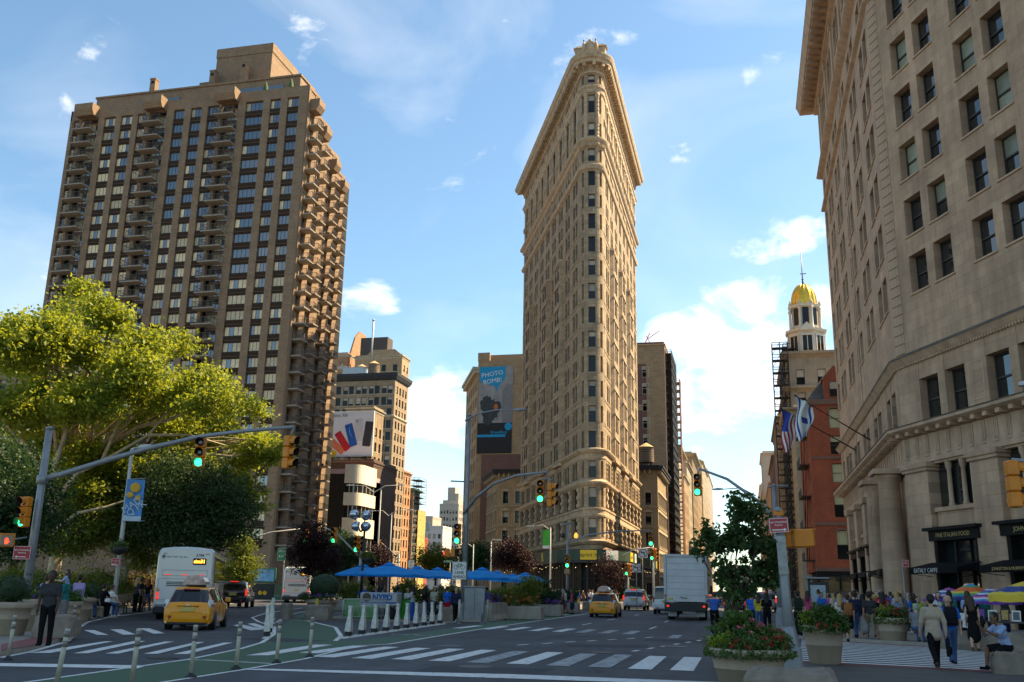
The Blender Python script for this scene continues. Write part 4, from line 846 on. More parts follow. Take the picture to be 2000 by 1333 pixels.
# right side of the diagonal street
def mural_building():
    rz = 0
    root = block('mural_building', 'tan office building with a tall painted speech bubble mural', (-64.2,226), 13, 22, 57.5, tanb, cornice=0, parapet=0, base='plain')
    # wing along the diagonal street
    w2 = block('ornate_corner_wing', 'sunlit stone corner wing with bracketed cornice beside the mural wall', (-64.2-.3923*24,226+.9198*24), .1+0.0, .1, .1, tanb, cornice=0, parapet=0) if False else None
    T = fmat(Vector((-64.2,226))+Vector((-.3923,.9198))*24, Vector((.3923,-.9198)), Vector((-.9198,-.3923))); inv = root.matrix_basis.inverted()
    b = MB(); cols = even(.5,23.5,5,1.3,True,.35); rows = [(5+4.1*k, 7.6+4.1*k) for k in range(12)]; wall_grid(b,0,24,0,56,cols,rows,t=.5); b.obj('diagonal_wall', tanb, root, inv @ T)
    b = MB(); b.box(-.2,24.3,-1.0,.5,54.3,55.2); b.box(-.3,24.4,-1.4,.5,55.2,55.9); b.obj('bracketed_cornice', cream, root, inv @ T)
    b = MB(); b.box(.2,23.8,.55,1.2,0,55); b.obj('core', m_in, root, inv @ T)
    W = Win(root)
    for r0, r1 in rows:
        for c0, c1 in cols: W.put(T @ TR((c0+c1)/2,.3,r0), window_mesh(1.3,2.6,'sash',m_frame,m_glass,m_blind,rng.choice((0,0,1))), .4)
    W.done()
    b = MB()
    for k in range(5): b.box(-.3+.0, .5, 1+k*1.6, 2+k*1.6, 57.5, 58.6)
    b.box(2,12,2,6,57.4,59.4); b.box(-.1,3,-.1,.6,57.4,59.6); b.obj('roof_parapet', tanb, root)
    b = MB(); b.box(1.5,11.5,-.06,0,13,33.6); b.obj('brick_patch', brownb, root)
    # painted sign
    o = thing('painted_mural', 'tall wall advertisement with cyan speech bubble above a black panel', 'billboard', (-64.0,225.9,33.9)); b = MB(); H_ = 22.0; W_ = 9.0
    b.box(.2,W_,-.06,.0,7.6,H_); b.obj('mural_ground', M('mural_grey', (.30,.29,.28), var=.35, vs_=.35), o); b = MB(); b.box(.05,W_-.1,-.08,.0,0,7.55); b.obj('black_panel', M('mural_black', (.02,.02,.021), var=.1), o)
    cy = M('mural_cyan', (.0,.30,.55), rough=.6, var=.06)
    q = MB(); pts = [(.3,21.9),(.35,18.8),(.9,17.9),(4.3,16.9),(4.7,15.4),(5.4,17.1),(6.9,18.8),(7.1,21.0),(6.9,21.9)]; q.loft([[(x,-.12,z) for x,z in pts],[(x,-.07,z) for x,z in pts]]); q.obj('speech_bubble', cy, o)
    wt = M('mural_white', (.75,.75,.75), var=0)
    text_mesh('PHOTO', 1.65, wt, parent=o, mtx=TR(3.6,-.14,20.0) @ Matrix.Rotation(R(-8),4,'Y')); text_mesh('BOMB!', 1.65, wt, parent=o, mtx=TR(3.7,-.14,18.2) @ Matrix.Rotation(R(-8),4,'Y'))
    # shaggy dark mass and grey tower of the print, as plain shapes
    q = MB(); r2 = random.Random(3); pts = []
    for k in range(40):
        a = 2*math.pi*k/40; rr = 1+r2.uniform(-.16,.12)+.18*math.sin(3*a+1); pts.append((3.2+2.6*rr*math.cos(a), 11.0+3.3*rr*math.sin(a)))
    q.loft([[(x,-.09,z) for x,z in reversed(pts)],[(x,-.11,z) for x,z in reversed(pts)]]); q.obj('dark_shape', M('mural_charcoal', (.045,.052,.055), var=.5, vs_=1.4), o)
    q = MB(); pts = [(6.3,7.7),(6.3,15.6),(7.6,17.6),(8.8,17.0),(8.8,7.7)]; q.loft([[(x,-.085,z) for x,z in reversed(pts)],[(x,-.10,z) for x,z in reversed(pts)]]); q.obj('grey_tower_print', M('mural_tower', (.22,.21,.21), var=.2, vs_=3), o)
    q = MB(); q.ball((4.7,-.11,11.6),(.6,.03,.75)); q.obj('orange_patch', M('mural_orange', (.5,.14,.03), var=.3, vs_=2), o)
    text_mesh('StreetEasy', 1.0, cy, parent=o, mtx=TR(5.6,-.12,5.2), bold=.02); q = MB(); q.bbox(.1,7.3,-.12,-.085,4.0,4.65,b=.02); q.obj('cyan_bar', cy, o); q = MB(); q.ball((8.0,-.1,6.6),(.95,.04,1.0),n=18,k=10); q.obj('cyan_balloon', cy, o)
mural_building()
def italianate(name, label, P, LF_, LS, h, rzdir, mat, tr):
    """stone building with hooded and arched windows; front faces -Y, flank runs along the given direction"""
    root = thing(name, label, 'building', (P[0],P[1],0)); inv = root.matrix_basis.inverted(); W = Win(root)
    d = Vector(rzdir).normalized(); side = Vector(P)
    left = d.x < -.1
    TFr = TR(P[0],P[1],0) if left else TR(P[0]-LF_,P[1],0)
    if left: TS = fmat(side+d*LS, -d, Vector((-d.y, d.x))) 
    else: TS = fmat(side, d, Vector((d.y,-d.x)))
    if left: TS = fmat(side+d*LS, -d, Vector((-d.y,d.x))) if Vector((-d.y,d.x)).x < 0 else fmat(side+d*LS, -d, -Vector((-d.y,d.x)))
    rows = [(1.0,4.4),(6.3,9.3),(11.0,13.8),(15.4,18.0),(19.6,22.2)]
    rows = [r for r in rows if r[1] < h-2.5]
    for nm, T, ln, n in (('front_wall', TFr, LF_, max(2,int(LF_/3))), ('flank_wall', TS, LS, int(LS/3))):
        b = MB(); cols = even(.4,ln-.4,n,1.25); wall_grid(b,0,ln,0,h,cols,rows,t=.5); b.obj(nm, mat, root, inv @ T)
        t = MB(); a = MB()
        for r0, r1 in rows:
            t.box(0,ln,-.14,0,r0-.55,r0-.3)
            for c0, c1 in cols:
                cm = (c0+c1)/2; a.box(c0-.2,c1+.2,-.25,0,r0-.2,r0); a.box(c0-.22,c0,-.14,.05,r0,r1); a.box(c1,c1+.22,-.14,.05,r0,r1)
                a.loft([[(c0-.35,-.3,r1+.05),(c1+.35,-.3,r1+.05),(c1+.35,.0,r1+.05),(c0-.35,.0,r1+.05)],[(c0-.35,-.32,r1+.2),(c1+.35,-.32,r1+.2),(c1+.35,.0,r1+.2),(c0-.35,.0,r1+.2)],[(cm-.1,-.32,r1+.65),(cm+.1,-.32,r1+.65),(cm+.1,.0,r1+.65),(cm-.1,.0,r1+.65)]])
                W.put(T @ TR(cm,.3,r0), window_mesh(1.25,r1-r0,'sash',m_frame,m_glass,m_blind,rng.choice((0,0,1,2))), 3)
        t.obj('string_courses', tr, root, inv @ T, kind='stuff'); a.obj('window_hoods', tr, root, inv @ T, kind='stuff')
        q = MB(); q.box(.2,ln-.2,.55,1.0,0,h-.3); q.obj('core', m_in, root, inv @ T)
        q = MB(); q.box(-.6,ln+.6,-1.1,.5,h-.9,h-.35); q.box(-.7,ln+.7,-1.3,.5,h-.35,h); q.obj('eave', dkgr, root, inv @ T)
        q = MB()
        for k in range(int(ln/1.1)): q.box(.4+1.1*k-.12,.4+1.1*k+.12,-.9,0,h-1.7,h-.9)
        q.obj('eave_brackets', tr, root, inv @ T, kind='stuff')
    W.done(); return root
italianate('italianate_building', 'ochre stone building with hooded windows and black eaves below the mural wall', (-52.4,203), 12, 17, 27, (-.3923,.9198), M('ochre_stone', (.36,.265,.15), var=.2, vs_=.5, streak=.2), cream)
r_ = block('brick_slab', 'maroon brick slab building with tan stone edges beside the wedge tower', (-31,236), 12.85, 26, 62.6, brownb, front=None, right=(8,1.5,4.1,2.5,6,'sash',False), trim=tanb, cornice=.3, base='plain')
b = MB(); b.box(8.2,12.9,-.1,0,0,62.6); b.box(-.1,12.9,-.09,0,57.5,62.6); b.box(0,12.9,-.08,0,45.6,47.2); b.obj('stone_edge', tanb, r_)
wm = window_mesh(1.7,2.8,'sash',m_wframe,m_glass,m_blind,1)
for k in range(12): link('window', wm, r_, TR(8.0,-.13,6.2+4.35*k))
pipe_scaffold('facade_scaffold', 'tall open pipe scaffold along the brick slab', (-16.6,238), 18, 1.5, 61.5, 0, R(90))
pipe_scaffold('hoist_tower', 'narrow reddish netted hoist tower at the end of the pipe scaffold', (-15.9,257), 4.5, 1.8, 58, 0, R(90), net=M('red_net', (.17,.06,.05), var=.35, vs_=.5))
o = thing('rooftop_derrick', 'small rooftop crane arms and railing on the brick slab', 'crane', (-24,240,62.6)); b = MB(); b.tube([(0,0,0),(2,0,4.2)], .12, 5); b.tube([(2.6,0,0),(1,0,3.4)], .1, 5); b.tube([(1.5,0,2.6),(4.5,0,4.6)], .1, 5); b.obj('boom', M('derrick_red', (.3,.05,.03)), o); b = MB(); b.box(-2,5,-.04,.04,1.1,1.18)
for k in range(8): b.box(-2+k,-1.95+k,-.03,.03,0,1.1)
b.obj('railing', m_iron, o)
italianate('mansion_building', 'ochre stone building with heavy dark eaves and flank along the avenue', (-18.0,207), 14, 22, 28, (0,1), MATS['ochre_stone'], cream)
water_tank(-21.0, 214, 28.0, 1.75, 3.4, 'wooden water tank with yellow cone roof above the dark eaves', legs=1.6)
yy = 268
for i, (dl, h, m, n) in enumerate([(26,41,cream,6),(24,36,tanb,6),(28,43,cream,7),(36,50,grey_st,9),(46,46,tanb,11),(60,58,cream,14),(90,62,pale,20)]):
    block('avenue_building', ['cream stone building with bold bracketed cornice after the netted scaffold','tan brick building squeezed between two taller cream ones on the avenue','cream building with flagpole cornice further down the avenue','grey brown building halfway down the sunlit side of the avenue','long tan building far down the sunlit avenue','tall cream building near the far end of the avenue','pale block closing the far end of the avenue'][i], (-32,yy), 14.0+(i%2)*.4, dl-.6, h, m, front=(3,1.5,4,2.6,4,'sash',False), right=(n,1.5,4,2.6,5,'sash',False), cornice=(1.6,.6,.9,1.5,.7,.8,.6)[i], trim=cream); yy += dl
block('added_end_block', 'low pale block added to hide the bright horizon at the avenue end', (-16,880), 24, 20, 24, pale, front=(8,1.5,4,2.4,4,'sash',False), cornice=.3)  # added block that covers the glowing horizon at street level
# right side of the avenue
def red_house():
    root = thing('red_brick_building', 'red brick building with arched windows, gabled dormer and black shopfront', 'building', (8.6,128,0)); inv = root.matrix_basis.inverted(); T = TR(8.6,128); W = Win(root)
    cols = [(2.5,3.9),(5.6,7.0),(8.7,10.1)]; rows = [(6.0,9.6),(11.2,14.4),(15.6,18.0),(19.2,21.6),(22.6,25.2)]
    b = MB(); wall_grid(b,0,14,4.6,26,cols,rows,t=.5); b.obj('front_wall', redb, root, inv @ T)
    TL = TR(8.6,150,0,R(-90)); b = MB(); c2 = even(.5,21,6,1.2); wall_grid(b,0,21.55,4.6,26,c2,rows,t=.5); b.obj('avenue_wall', redb, root, inv @ TL)
    bs = M('brownstone_trim', (.16,.085,.06), var=.2)
    t = MB(); t.box(-.15,14,-.25,.0,25.7,26.4); t.box(-.05,14,-.12,0,18.6,18.9); t.box(-.05,14,-.15,0,10.2,10.6); t.box(-.1,14,-.2,0,4.5,5.0); t.obj('ledges', bs, root, inv @ T)
    t = MB()
    for r0, r1 in (rows[0], rows[1], rows[4]):
        for c0, c1 in cols:
            cm = (c0+c1)/2; rr = (c1-c0)/2
            for k in range(8):
                a0, a1 = math.pi*k/8, math.pi*(k+1)/8; zc = r1-rr*.6
                P = lambda a, q, y: (cm-q*rr*math.cos(a), y, zc+q*rr*.7*math.sin(a))
                t.loft([[P(a0,1.0,-.1),P(a0,1.4,-.1),P(a0,1.4,.05),P(a0,1.0,.05)],[P(a1,1.0,-.1),P(a1,1.4,-.1),P(a1,1.4,.05),P(a1,1.0,.05)]])
                t.add([(P(a0,1.0,-.03)[0],-.03,P(a0,1.0,0)[2]),(P(a1,1.0,0)[0],-.03,P(a1,1.0,0)[2]),(P(a1,1.0,0)[0],-.03,r1+.1),(P(a0,1,0)[0],-.03,r1+.1)],[(0,1,2,3)])
    t.obj('arch_surrounds', bs, root, inv @ T, kind='stuff')
    for r0, r1 in rows:
        for c0, c1 in cols: W.put(T @ TR((c0+c1)/2,.25,r0), window_mesh(1.4,r1-r0,'sash',m_frame,m_glass,M('yellow_blind',(.42,.40,.24),rough=.5,var=.1,coat=1),rng.choice((4,2,4,3,1))), 3)
        for c0, c1 in c2: W.put(TL @ TR((c0+c1)/2,.25,r0), window_mesh(1.2,r1-r0,'sash',m_frame,m_glass,m_blind,rng.choice((0,1,2))), 1)
    W.done()
    b = MB(); b.box(.6,13.9,.6,21,0,25.8); b.obj('core', m_in, root, inv @ T)
    # slate roof and gabled dormer
    sl = M('slate', (.10,.085,.08), rough=.7, var=.25, brick=(.5,.3,.02,.3)); b = MB(); b.loft([[(0,0,26.4),(14,0,26.4),(14,22,26.4),(0,22,26.4)],[(3,3,31),(14,3,31),(14,19,31),(3,19,31)]]); b.obj('roof', sl, root, inv @ T)
    b = MB(); b.box(2.1,4.9,-.15,3,26.4,29.0); b.loft([[(1.9,-.2,29.0),(5.1,-.2,29.0),(5.1,3,29.0),(1.9,3,29.0)],[(3.4,-.2,30.8),(3.6,-.2,30.8),(3.6,3,30.8),(3.4,3,30.8)]]); b.obj('dormer', redb, root, inv @ T)
    link('dormer_window', window_mesh(1.4,2.0,'sash',m_frame,m_glass,m_blind,2), root, inv @ T @ TR(3.5,-.24,26.7))
    b = MB(); b.box(-.2,14,-.5,.5,3.9,4.55)
    for k in range(6): b.box(2.6*k-.1,2.6*k+.15,-.3,.3,0,3.9)
    b.obj('shopfront', MATS['shopfront_black'], root, inv @ T); b = MB(); b.box(0,14,.05,.2,0,3.9); b.obj('shop_glass', M('lit_shop_glass', (.10,.085,.04), rough=.1, var=.5, vs_=.8, coat=1), root, inv @ T)
    # fire escape on the avenue side
    fe = MB()
    for k in range(5):
        z = 6+4.1*k; fe.box(13,19,-1.3,-.0,z-.06,z+.02)
        for x in (13,14.5,16,17.5,19): fe.box(x-.03,x+.03,-1.3,-1.24,z,z+1.0)
        fe.box(13,19,-1.3,-1.25,z+.95,z+1.02); fe.tube([(13.4,-.7,z),(17.5,-.7,z+4.0)], .06, 5); fe.tube([(13.4,-.4,z),(17.5,-.4,z+4.0)], .06, 5)
    fe.obj('fire_escape', m_iron, root, inv @ TL)
red_house()
r_ = block('cream_cornice_building', 'cream building with deep coffered cornice behind the red brick building', (8.0,151), 12, 12, 29.5, cream, left=(4,1.4,3.8,2.4,4,'sash',False), cornice=1.6, ch=2.4)
def domed_building():
    root = thing('gold_dome_building', 'stone corner building crowned by a white lantern with gilded dome', 'building', (12.0,172,0)); inv = root.matrix_basis.inverted()
    st = M('domed_stone', (.30,.235,.165), var=.2, vs_=.5, streak=.3); wt = M('white_lantern', (.62,.56,.46), rough=.7, var=.12, vs_=1); gd = M('gold_leaf', (.80,.50,.06), rough=.32, metal=.75, var=.12, vs_=3)
    T = TR(8.2,168); W = Win(root); rows = [(4+4.1*k, 6.7+4.1*k) for k in range(9)]; cols = [(1.5,2.9),(5,6.4),(8.5,9.9)]
    b = MB(); wall_grid(b,0,14,0,42.5,cols,rows,t=.5); b.obj('front_wall', st, root, inv @ T); TL = TR(8.2,192,0,R(-90)); b = MB(); c2 = even(.5,22.5,6,1.5); wall_grid(b,0,23.5,0,42.5,c2,rows,t=.5); b.obj('avenue_wall', st, root, inv @ TL)
    for r0, r1 in rows:
        for c0, c1 in cols: W.put(T @ TR((c0+c1)/2,.25,r0), window_mesh(1.4,r1-r0,'sash',m_frame,m_glass,m_blind,rng.choice((0,1,2))), 3)
        for c0, c1 in c2: W.put(TL @ TR((c0+c1)/2,.25,r0), window_mesh(1.5,r1-r0,'sash',m_frame,m_glass,m_blind,rng.choice((0,1,2))), 1)
    W.done(); b = MB(); b.box(8.8,22,168.6,191,0,42.3); b.obj('core', m_in, root, inv)
    for z in (28.5,36.2,42.3): b = MB(); sweep(b, [(8.2,192),(8.2,168),(22.2,168),(22.2,192)], [(0,z-.8),(.4,z-.4),(.9,z-.1),(.9,z+.3),(0,z+.4)]); b.obj('ledge', st, root, inv)
    c = (12.0,172.2)
    def octa(r): return [(c[0]+r*math.cos(R(22.5+45*k)), c[1]+r*math.sin(R(22.5+45*k))) for k in range(8)]
    def tier(nm, prof, m): b = MB(); b.loft([[(x,y,z) for x,y in octa(r)] for r,z in prof]); return b.obj(nm, m, root, inv)
    tier('lower_lantern', [(3.25,42.6),(3.25,46.6),(3.7,46.8),(3.8,47.2),(3.2,47.3),(3.0,47.5)], wt); tier('upper_lantern', [(2.35,47.4),(2.35,51.3),(2.9,51.5),(3.0,51.9),(2.4,52.0),(2.3,52.3)], wt)
    for k in range(8):
        a = R(45*k); n = Vector((math.cos(a), math.sin(a))); d = Vector((-n.y,n.x))
        b = MB(); b.box(-.55,.55,-.06,.05,0,2.9); b.lathe([(.55,0),(.55,.01)],12,T=Matrix.Translation((0,-.055,2.9)) @ Matrix.Rotation(R(90),4,'X')); b.obj('arched_window', m_glass, root, inv @ fmat(Vector(c)+n*2.2, d, n, 48.2))
        b = MB(); b.box(-.8,.8,-.05,.06,0,2.7); b.obj('french_window', m_glass, root, inv @ fmat(Vector(c)+n*3.05, d, n, 43.2)); b = MB(); b.box(-.06,.06,-.09,.0,0,2.7); b.box(-1.0,-.8,-.12,0,0,3); b.box(.8,1.0,-.12,0,0,3); b.box(-1.1,1.1,-.15,0,2.75,3.05); b.obj('casing', wt, root, inv @ fmat(Vector(c)+n*3.05, d, n, 43.2))
        q = MB(); p = (c[0]+2.75*math.cos(a+R(22.5)), c[1]+2.75*math.sin(a+R(22.5))); q.lathe([(.3,47.4),(.3,47.7),(.2,47.8),(.17,50.9),(.3,51.2),(.3,51.4)],10,p); q.obj('column', wt, root, inv)
        q = MB(); q.lathe([(.22,51.9),(.3,52.2),(.1,52.6),(.02,53.0)],8,p); q.obj('finial', wt, root, inv)
    b = MB(); b.loft([[(-1.4,-.3,46.8),(1.4,-.3,46.8),(1.4,.3,46.8),(-1.4,.3,46.8)],[(-.1,-.3,48.2),(.1,-.3,48.2),(.1,.3,48.2),(-.1,.3,48.2)]]); b.obj('pediment', wt, root, inv @ TR(c[0],c[1]-3.3))
    for k in range(16):
        q = MB(); a0, a1 = 2*math.pi*k/16, 2*math.pi*(k+1)/16; prof = [(2.25*math.cos(t*math.pi/2)**.75 if t < 1 else .05, 52.1+4.1*math.sin(t*math.pi/2)) for t in [i/8 for i in range(9)]]
        for i in range(8):
            (r0,z0),(r1,z1) = prof[i],prof[i+1]; q.add([(r0*math.cos(a0),r0*math.sin(a0),z0),(r0*math.cos(a1),r0*math.sin(a1),z0),(r1*math.cos(a1),r1*math.sin(a1),z1),(r1*math.cos(a0),r1*math.sin(a0),z1)],[(0,1,2,3)],sm=True)
        q.tube([(p[0]*1.01*math.cos(a0),p[0]*1.01*math.sin(a0),p[1]) for p in prof], .06, 5); q.obj('dome_gore', gd, root, inv @ Matrix.Translation((c[0],c[1],0)))
    b = MB(); b.tube([(c[0],c[1],56),(c[0],c[1],57.0),(c[0],c[1],63)], [.25,.12,.05], 6); b.ball((c[0],c[1],57.2),.2); b.box(c[0]-.4,c[0]+.7,c[1]-.02,c[1]+.02,58.2,58.35); b.obj('flagstaff', m_iron, root, inv)
    b = MB(); b.box(20,26,168,190,42,46); b.obj('bulkhead', tanb, root, inv)
domed_building()
pipe_scaffold('avenue_scaffold', 'dark pipe scaffold shrouding the gold domed building on the avenue', (7.8,192), 23, 2.2, 44.5, 0, R(-90), net=None, step=2.3)
pipe_scaffold('front_scaffold', 'narrow stair scaffold standing in front of the domed building', (5.8,166), 2.6, 1.8, 44, 0, step=1.3)
for i, (y0, dl, h, m) in enumerate([(200,34,37,grey_st),(236,40,34,brownb),(278,46,32,tanb),(326,30,47,pale),(360,70,40,grey_st),(434,110,48,pale)]):
    block('west_side_building', ['soot dark stone building just past the domed building','maroon building on the shaded side of the avenue','tan building on the shaded side of the avenue','pale setback building rising above the shaded side','grey brown block far along the shaded side','pale block at the far shaded end of the avenue'][i], (7.4 if i != 3 else 6.5,y0), 16, dl-1, h, m, left=(int(dl/4),1.5,4,2.6,4,'sash',False), front=(3,1.5,4,2.6,4,'sash',False), cornice=.6)
# backdrop far behind the park trees
block('park_side_building', 'brown stone building half hidden behind the park trees', (-150,150), 26, 20, 44, grey_st, front=(7,1.5,4,2.6,4,'sash',False), right=(5,1.5,4,2.6,4,'sash',False), cornice=.6)
# ================================================================ ground, pavements, markings
def struct(o): o['kind'] = 'structure'; return o
def worn(name, c, wear=.5, under=(.05,.05,.053), sc=3.0):
    """road paint worn through to the asphalt in patches"""
    m = bpy.data.materials.new(name); m.use_nodes = True; t = m.node_tree; n = t.nodes; l = t.links.new; b = n['Principled BSDF']; b.inputs['Roughness'].default_value = .75
    ge = n.new('ShaderNodeNewGeometry'); a = n.new('ShaderNodeTexNoise'); a.inputs['Scale'].default_value = sc; a.inputs['Detail'].default_value = 10; a.inputs['Roughness'].default_value = .72; l(ge.outputs['Position'], a.inputs['Vector'])
    r = n.new('ShaderNodeMapRange'); r.inputs[1].default_value = .5+.25*(1-wear)-.12; r.inputs[2].default_value = .5+.25*(1-wear)+.12; r.inputs[3].default_value = 0; r.inputs[4].default_value = .85; l(a.outputs[0], r.inputs[0])
    q = n.new('ShaderNodeMix'); q.data_type = 'RGBA'; q.inputs[6].default_value = (*c,1); q.inputs[7].default_value = (*under,1); l(r.outputs[0], q.inputs[0]); l(q.outputs[2], b.inputs['Base Color']); return m
def asphalt():
    """patched asphalt: broad tone changes, repairs, oil, cracks and aggregate"""
    m = bpy.data.materials.new('street_asphalt'); m.use_nodes = True; t = m.node_tree; n = t.nodes; l = t.links.new; b = n['Principled BSDF']; b.inputs['Roughness'].default_value = .78
    ge = n.new('ShaderNodeNewGeometry')
    def noise(s, d, r=.6):
        a = n.new('ShaderNodeTexNoise'); a.inputs['Scale'].default_value = s; a.inputs['Detail'].default_value = d; a.inputs['Roughness'].default_value = r; l(ge.outputs['Position'], a.inputs['Vector']); return a.outputs[0]
    def rng_(v, a0, a1, o0, o1):
        r = n.new('ShaderNodeMapRange'); r.inputs[1].default_value = a0; r.inputs[2].default_value = a1; r.inputs[3].default_value = o0; r.inputs[4].default_value = o1; l(v, r.inputs[0]); return r.outputs[0]
    def mul(a, c):
        q = n.new('ShaderNodeMath'); q.operation = 'MULTIPLY'; l(a, q.inputs[0]); l(c, q.inputs[1]); return q.outputs[0]
    v = mul(rng_(noise(.12,4), .35, .65, .62, 1.42), rng_(noise(1.1,8,.7), .3, .7, .7, 1.32)); v = mul(v, rng_(noise(60,2), .3, .7, .7, 1.3))
    mpn = n.new('ShaderNodeMapping'); mpn.inputs['Scale'].default_value = (1.6,.05,1); l(ge.outputs['Position'], mpn.inputs[0]); a = n.new('ShaderNodeTexNoise'); a.inputs['Scale'].default_value = 1; a.inputs['Detail'].default_value = 4; l(mpn.outputs[0], a.inputs['Vector']); v = mul(v, rng_(a.outputs[0], .4, .65, .82, 1.12))
    vo = n.new('ShaderNodeTexVoronoi'); vo.feature = 'DISTANCE_TO_EDGE'; vo.inputs['Scale'].default_value = .16; wp = n.new('ShaderNodeVectorMath'); wp.operation = 'ADD'; nn = n.new('ShaderNodeTexNoise'); nn.inputs['Scale'].default_value = .9; nn.inputs['Detail'].default_value = 6; l(ge.outputs['Position'], nn.inputs['Vector']); sc = n.new('ShaderNodeVectorMath'); sc.operation = 'SCALE'; sc.inputs['Scale'].default_value = 1.6; l(nn.outputs['Color'], sc.inputs[0]); l(ge.outputs['Position'], wp.inputs[0]); l(sc.outputs[0], wp.inputs[1]); l(wp.outputs[0], vo.inputs['Vector'])
    v = mul(v, rng_(vo.outputs['Distance'], .0, .009, .25, 1.0))
    cc = n.new('ShaderNodeMix'); cc.data_type = 'RGBA'; cc.blend_type = 'MULTIPLY'; cc.inputs[0].default_value = 1; cc.inputs[6].default_value = (.047,.047,.051,1); cb = n.new('ShaderNodeCombineColor')
    for i in range(3): l(v, cb.inputs[i])
    l(cb.outputs[0], cc.inputs[7]); l(cc.outputs[2], b.inputs['Base Color'])
    bp = n.new('ShaderNodeBump'); bp.inputs['Strength'].default_value = .35; bp.inputs['Distance'].default_value = .01; l(noise(70,3), bp.inputs['Height']); l(bp.outputs[0], b.inputs['Normal']); return m
b = MB(); Lg = 4500; b.add([(-Lg,-Lg,0),(Lg,-Lg,0),(Lg,Lg,0),(-Lg,Lg,0)], [(0,1,2,3)]); ground = struct(b.obj('road', asphalt()))
white = worn('road_paint_white', (.70,.68,.63), .5, sc=5); faded = worn('road_paint_faded', (.40,.40,.39), .85); green = worn('bike_lane_green', (.035,.088,.036), .4, under=(.045,.055,.045), sc=1.2); redt = M('tactile_red', (.20,.045,.04), rough=.8, var=.25, vs_=4, fine=.2, bs=60)
pave = M('pavement_concrete', (.22,.19,.155), rough=.85, var=.2, vs_=.5, bump=.2, bs=40, fine=.12); plaza_m = M('plaza_gravel', (.26,.21,.155), rough=.9, var=.2, vs_=.7, bump=.3, bs=80, fine=.25)
def flat(name, pts, z, m, parent=None):
    b = MB(); pts = [Vector(p[:2]) for p in pts]; ar = sum(pts[i-1].x*pts[i].y-pts[i].x*pts[i-1].y for i in range(len(pts)))
    if ar < 0: pts = pts[::-1]
    b.add([(p.x,p.y,z) for p in pts], [tuple(range(len(pts)))]); return b.obj(name, m, parent)
def PX(*pts): return [G(x,y) for x,y in pts]
def raised(name, pts, h, m, kerb=True):
    pts = [Vector(p[:2]) for p in pts]; ar = sum(pts[i-1].x*pts[i].y-pts[i].x*pts[i-1].y for i in range(len(pts)))
    if ar < 0: pts = pts[::-1]
    b = MB(); b.prism([tuple(p) for p in mitre([tuple(p) for p in pts], -.15)], -.05, h-.002); o = struct(b.obj(name, m))
    if kerb:
        b = MB(); b.loft([[(x,y,z) for x,y in mitre([tuple(p) for p in pts], d)] for d, z in ((0,-.02),(0,h-.03),(-.03,h),(-.16,h),(-.16,h-.05))], cap=False); b.obj('kerb', M('kerb_stone', (.28,.25,.21), var=.2, vs_=2, bump=.2), o)
    return o
KH = .13
park = PX((-300,1330),(-60,1292),(0,1283),(60,1272),(128,1252),(141,1240),(147,1228),(170,1214),(215,1204),(300,1194),(430,1182),(470,1178))
raised('park_pavement', park+[Vector((-52,84)),Vector((-56,92)),Vector((-75,97)),Vector((-160,97)),Vector((-160,10))], KH, pave)
raised('tower_pavement', [(-44,110),(-52,105),(-160,105),(-160,200),(-62,200),(-60,150)], KH, pave)
raised('wedge_pavement', [(-22.6,129.5),(-20.5,129.5),(-13.8,136),(-13.2,193),(-46,193),(-53.0,188)], KH, pave)
raised('avenue_pavement', [(1.9,41.4),(3.0,56),(4.4,75),(5.2,105.5),(10.3,106),(36,106),(36,4),(26,6),(9.3,35.8)], KH, pave)
raised('west_pavement', [(4.6,128),(40,127),(40,900),(4.6,900)], KH, pave)
raised('east_pavement', [(-13.4,205),(-13.4,900),(-60,900),(-60,206)], KH, pave)
raised('diagonal_pavement', [(-70,210),(-77,188),(-110,188),(-260,400),(-180,400)], KH, pave)
struct(flat('plaza', [(-14.9,46.6),(-14.2,52),(-14.1,60),(-14.6,90),(-17,122),(-26,124),(-33,100),(-27.5,72),(-22.5,49.5),(-19,47)], .004, plaza_m))
struct(flat('corner_island', [(.3,27.4),(1.2,27.7),(5.9,26.4),(10,24.4),(12,10),(-1.6,10),(-1.2,18)], .004, M('island_asphalt', (.08,.07,.06), rough=.85, var=.2, vs_=.8, fine=.2, bs=50)))
flat('tactile_strip', [(1.0,27.85),(5.9,26.65),(5.9,26.15),(1.0,27.3)], .008, redt, ground); flat('tactile_strip', [(1.95,41.3),(8.9,36.4),(8.9,35.9),(1.9,40.8)], .008, redt, ground)
flat('tactile_strip', PX((0,1283),(60,1272),(128,1252),(136,1240),(112,1236),(60,1256),(0,1270)), KH+.004, redt, ground); flat('tactile_strip', [(-22,48.2),(-15.2,46.4),(-15.2,46.9),(-22,48.9)], .008, redt, ground)
flat('bike_lane', PX((20,1338),(168,1317),(367,1289),(511,1256),(540,1236),(560,1215),(590,1200),(600,1190),(625,1187),(600,1205),(598,1213),(650,1222),(664,1240),(655,1252),(692,1262),(595,1288),(469,1310),(290,1338)), .004, green, ground)
flat('bike_lane', PX((650,1253.5),(694,1262.5),(760,1259),(935,1230),(1150,1199),(1085,1199),(960,1216),(870,1229),(700,1252)), .0045, green, ground)
def bar(pts, m=white, name='crosswalk_bar', z=.009): return flat(name, pts, z, m, ground)
for k, x in enumerate([-11.3,-10.32,-9.34,-8.36,-7.38,-6.4,-5.42,-4.44,-3.46,-2.5,-1.55]):
    y0 = 24.3 if k == 0 else 23.15; j = rng.uniform(-.08,.08); bar([(x-.27,y0+j),(x+.27,y0+j),(x+.24,27.9+j),(x-.24,27.9+j)], faded if k in (5,7,8) else white)
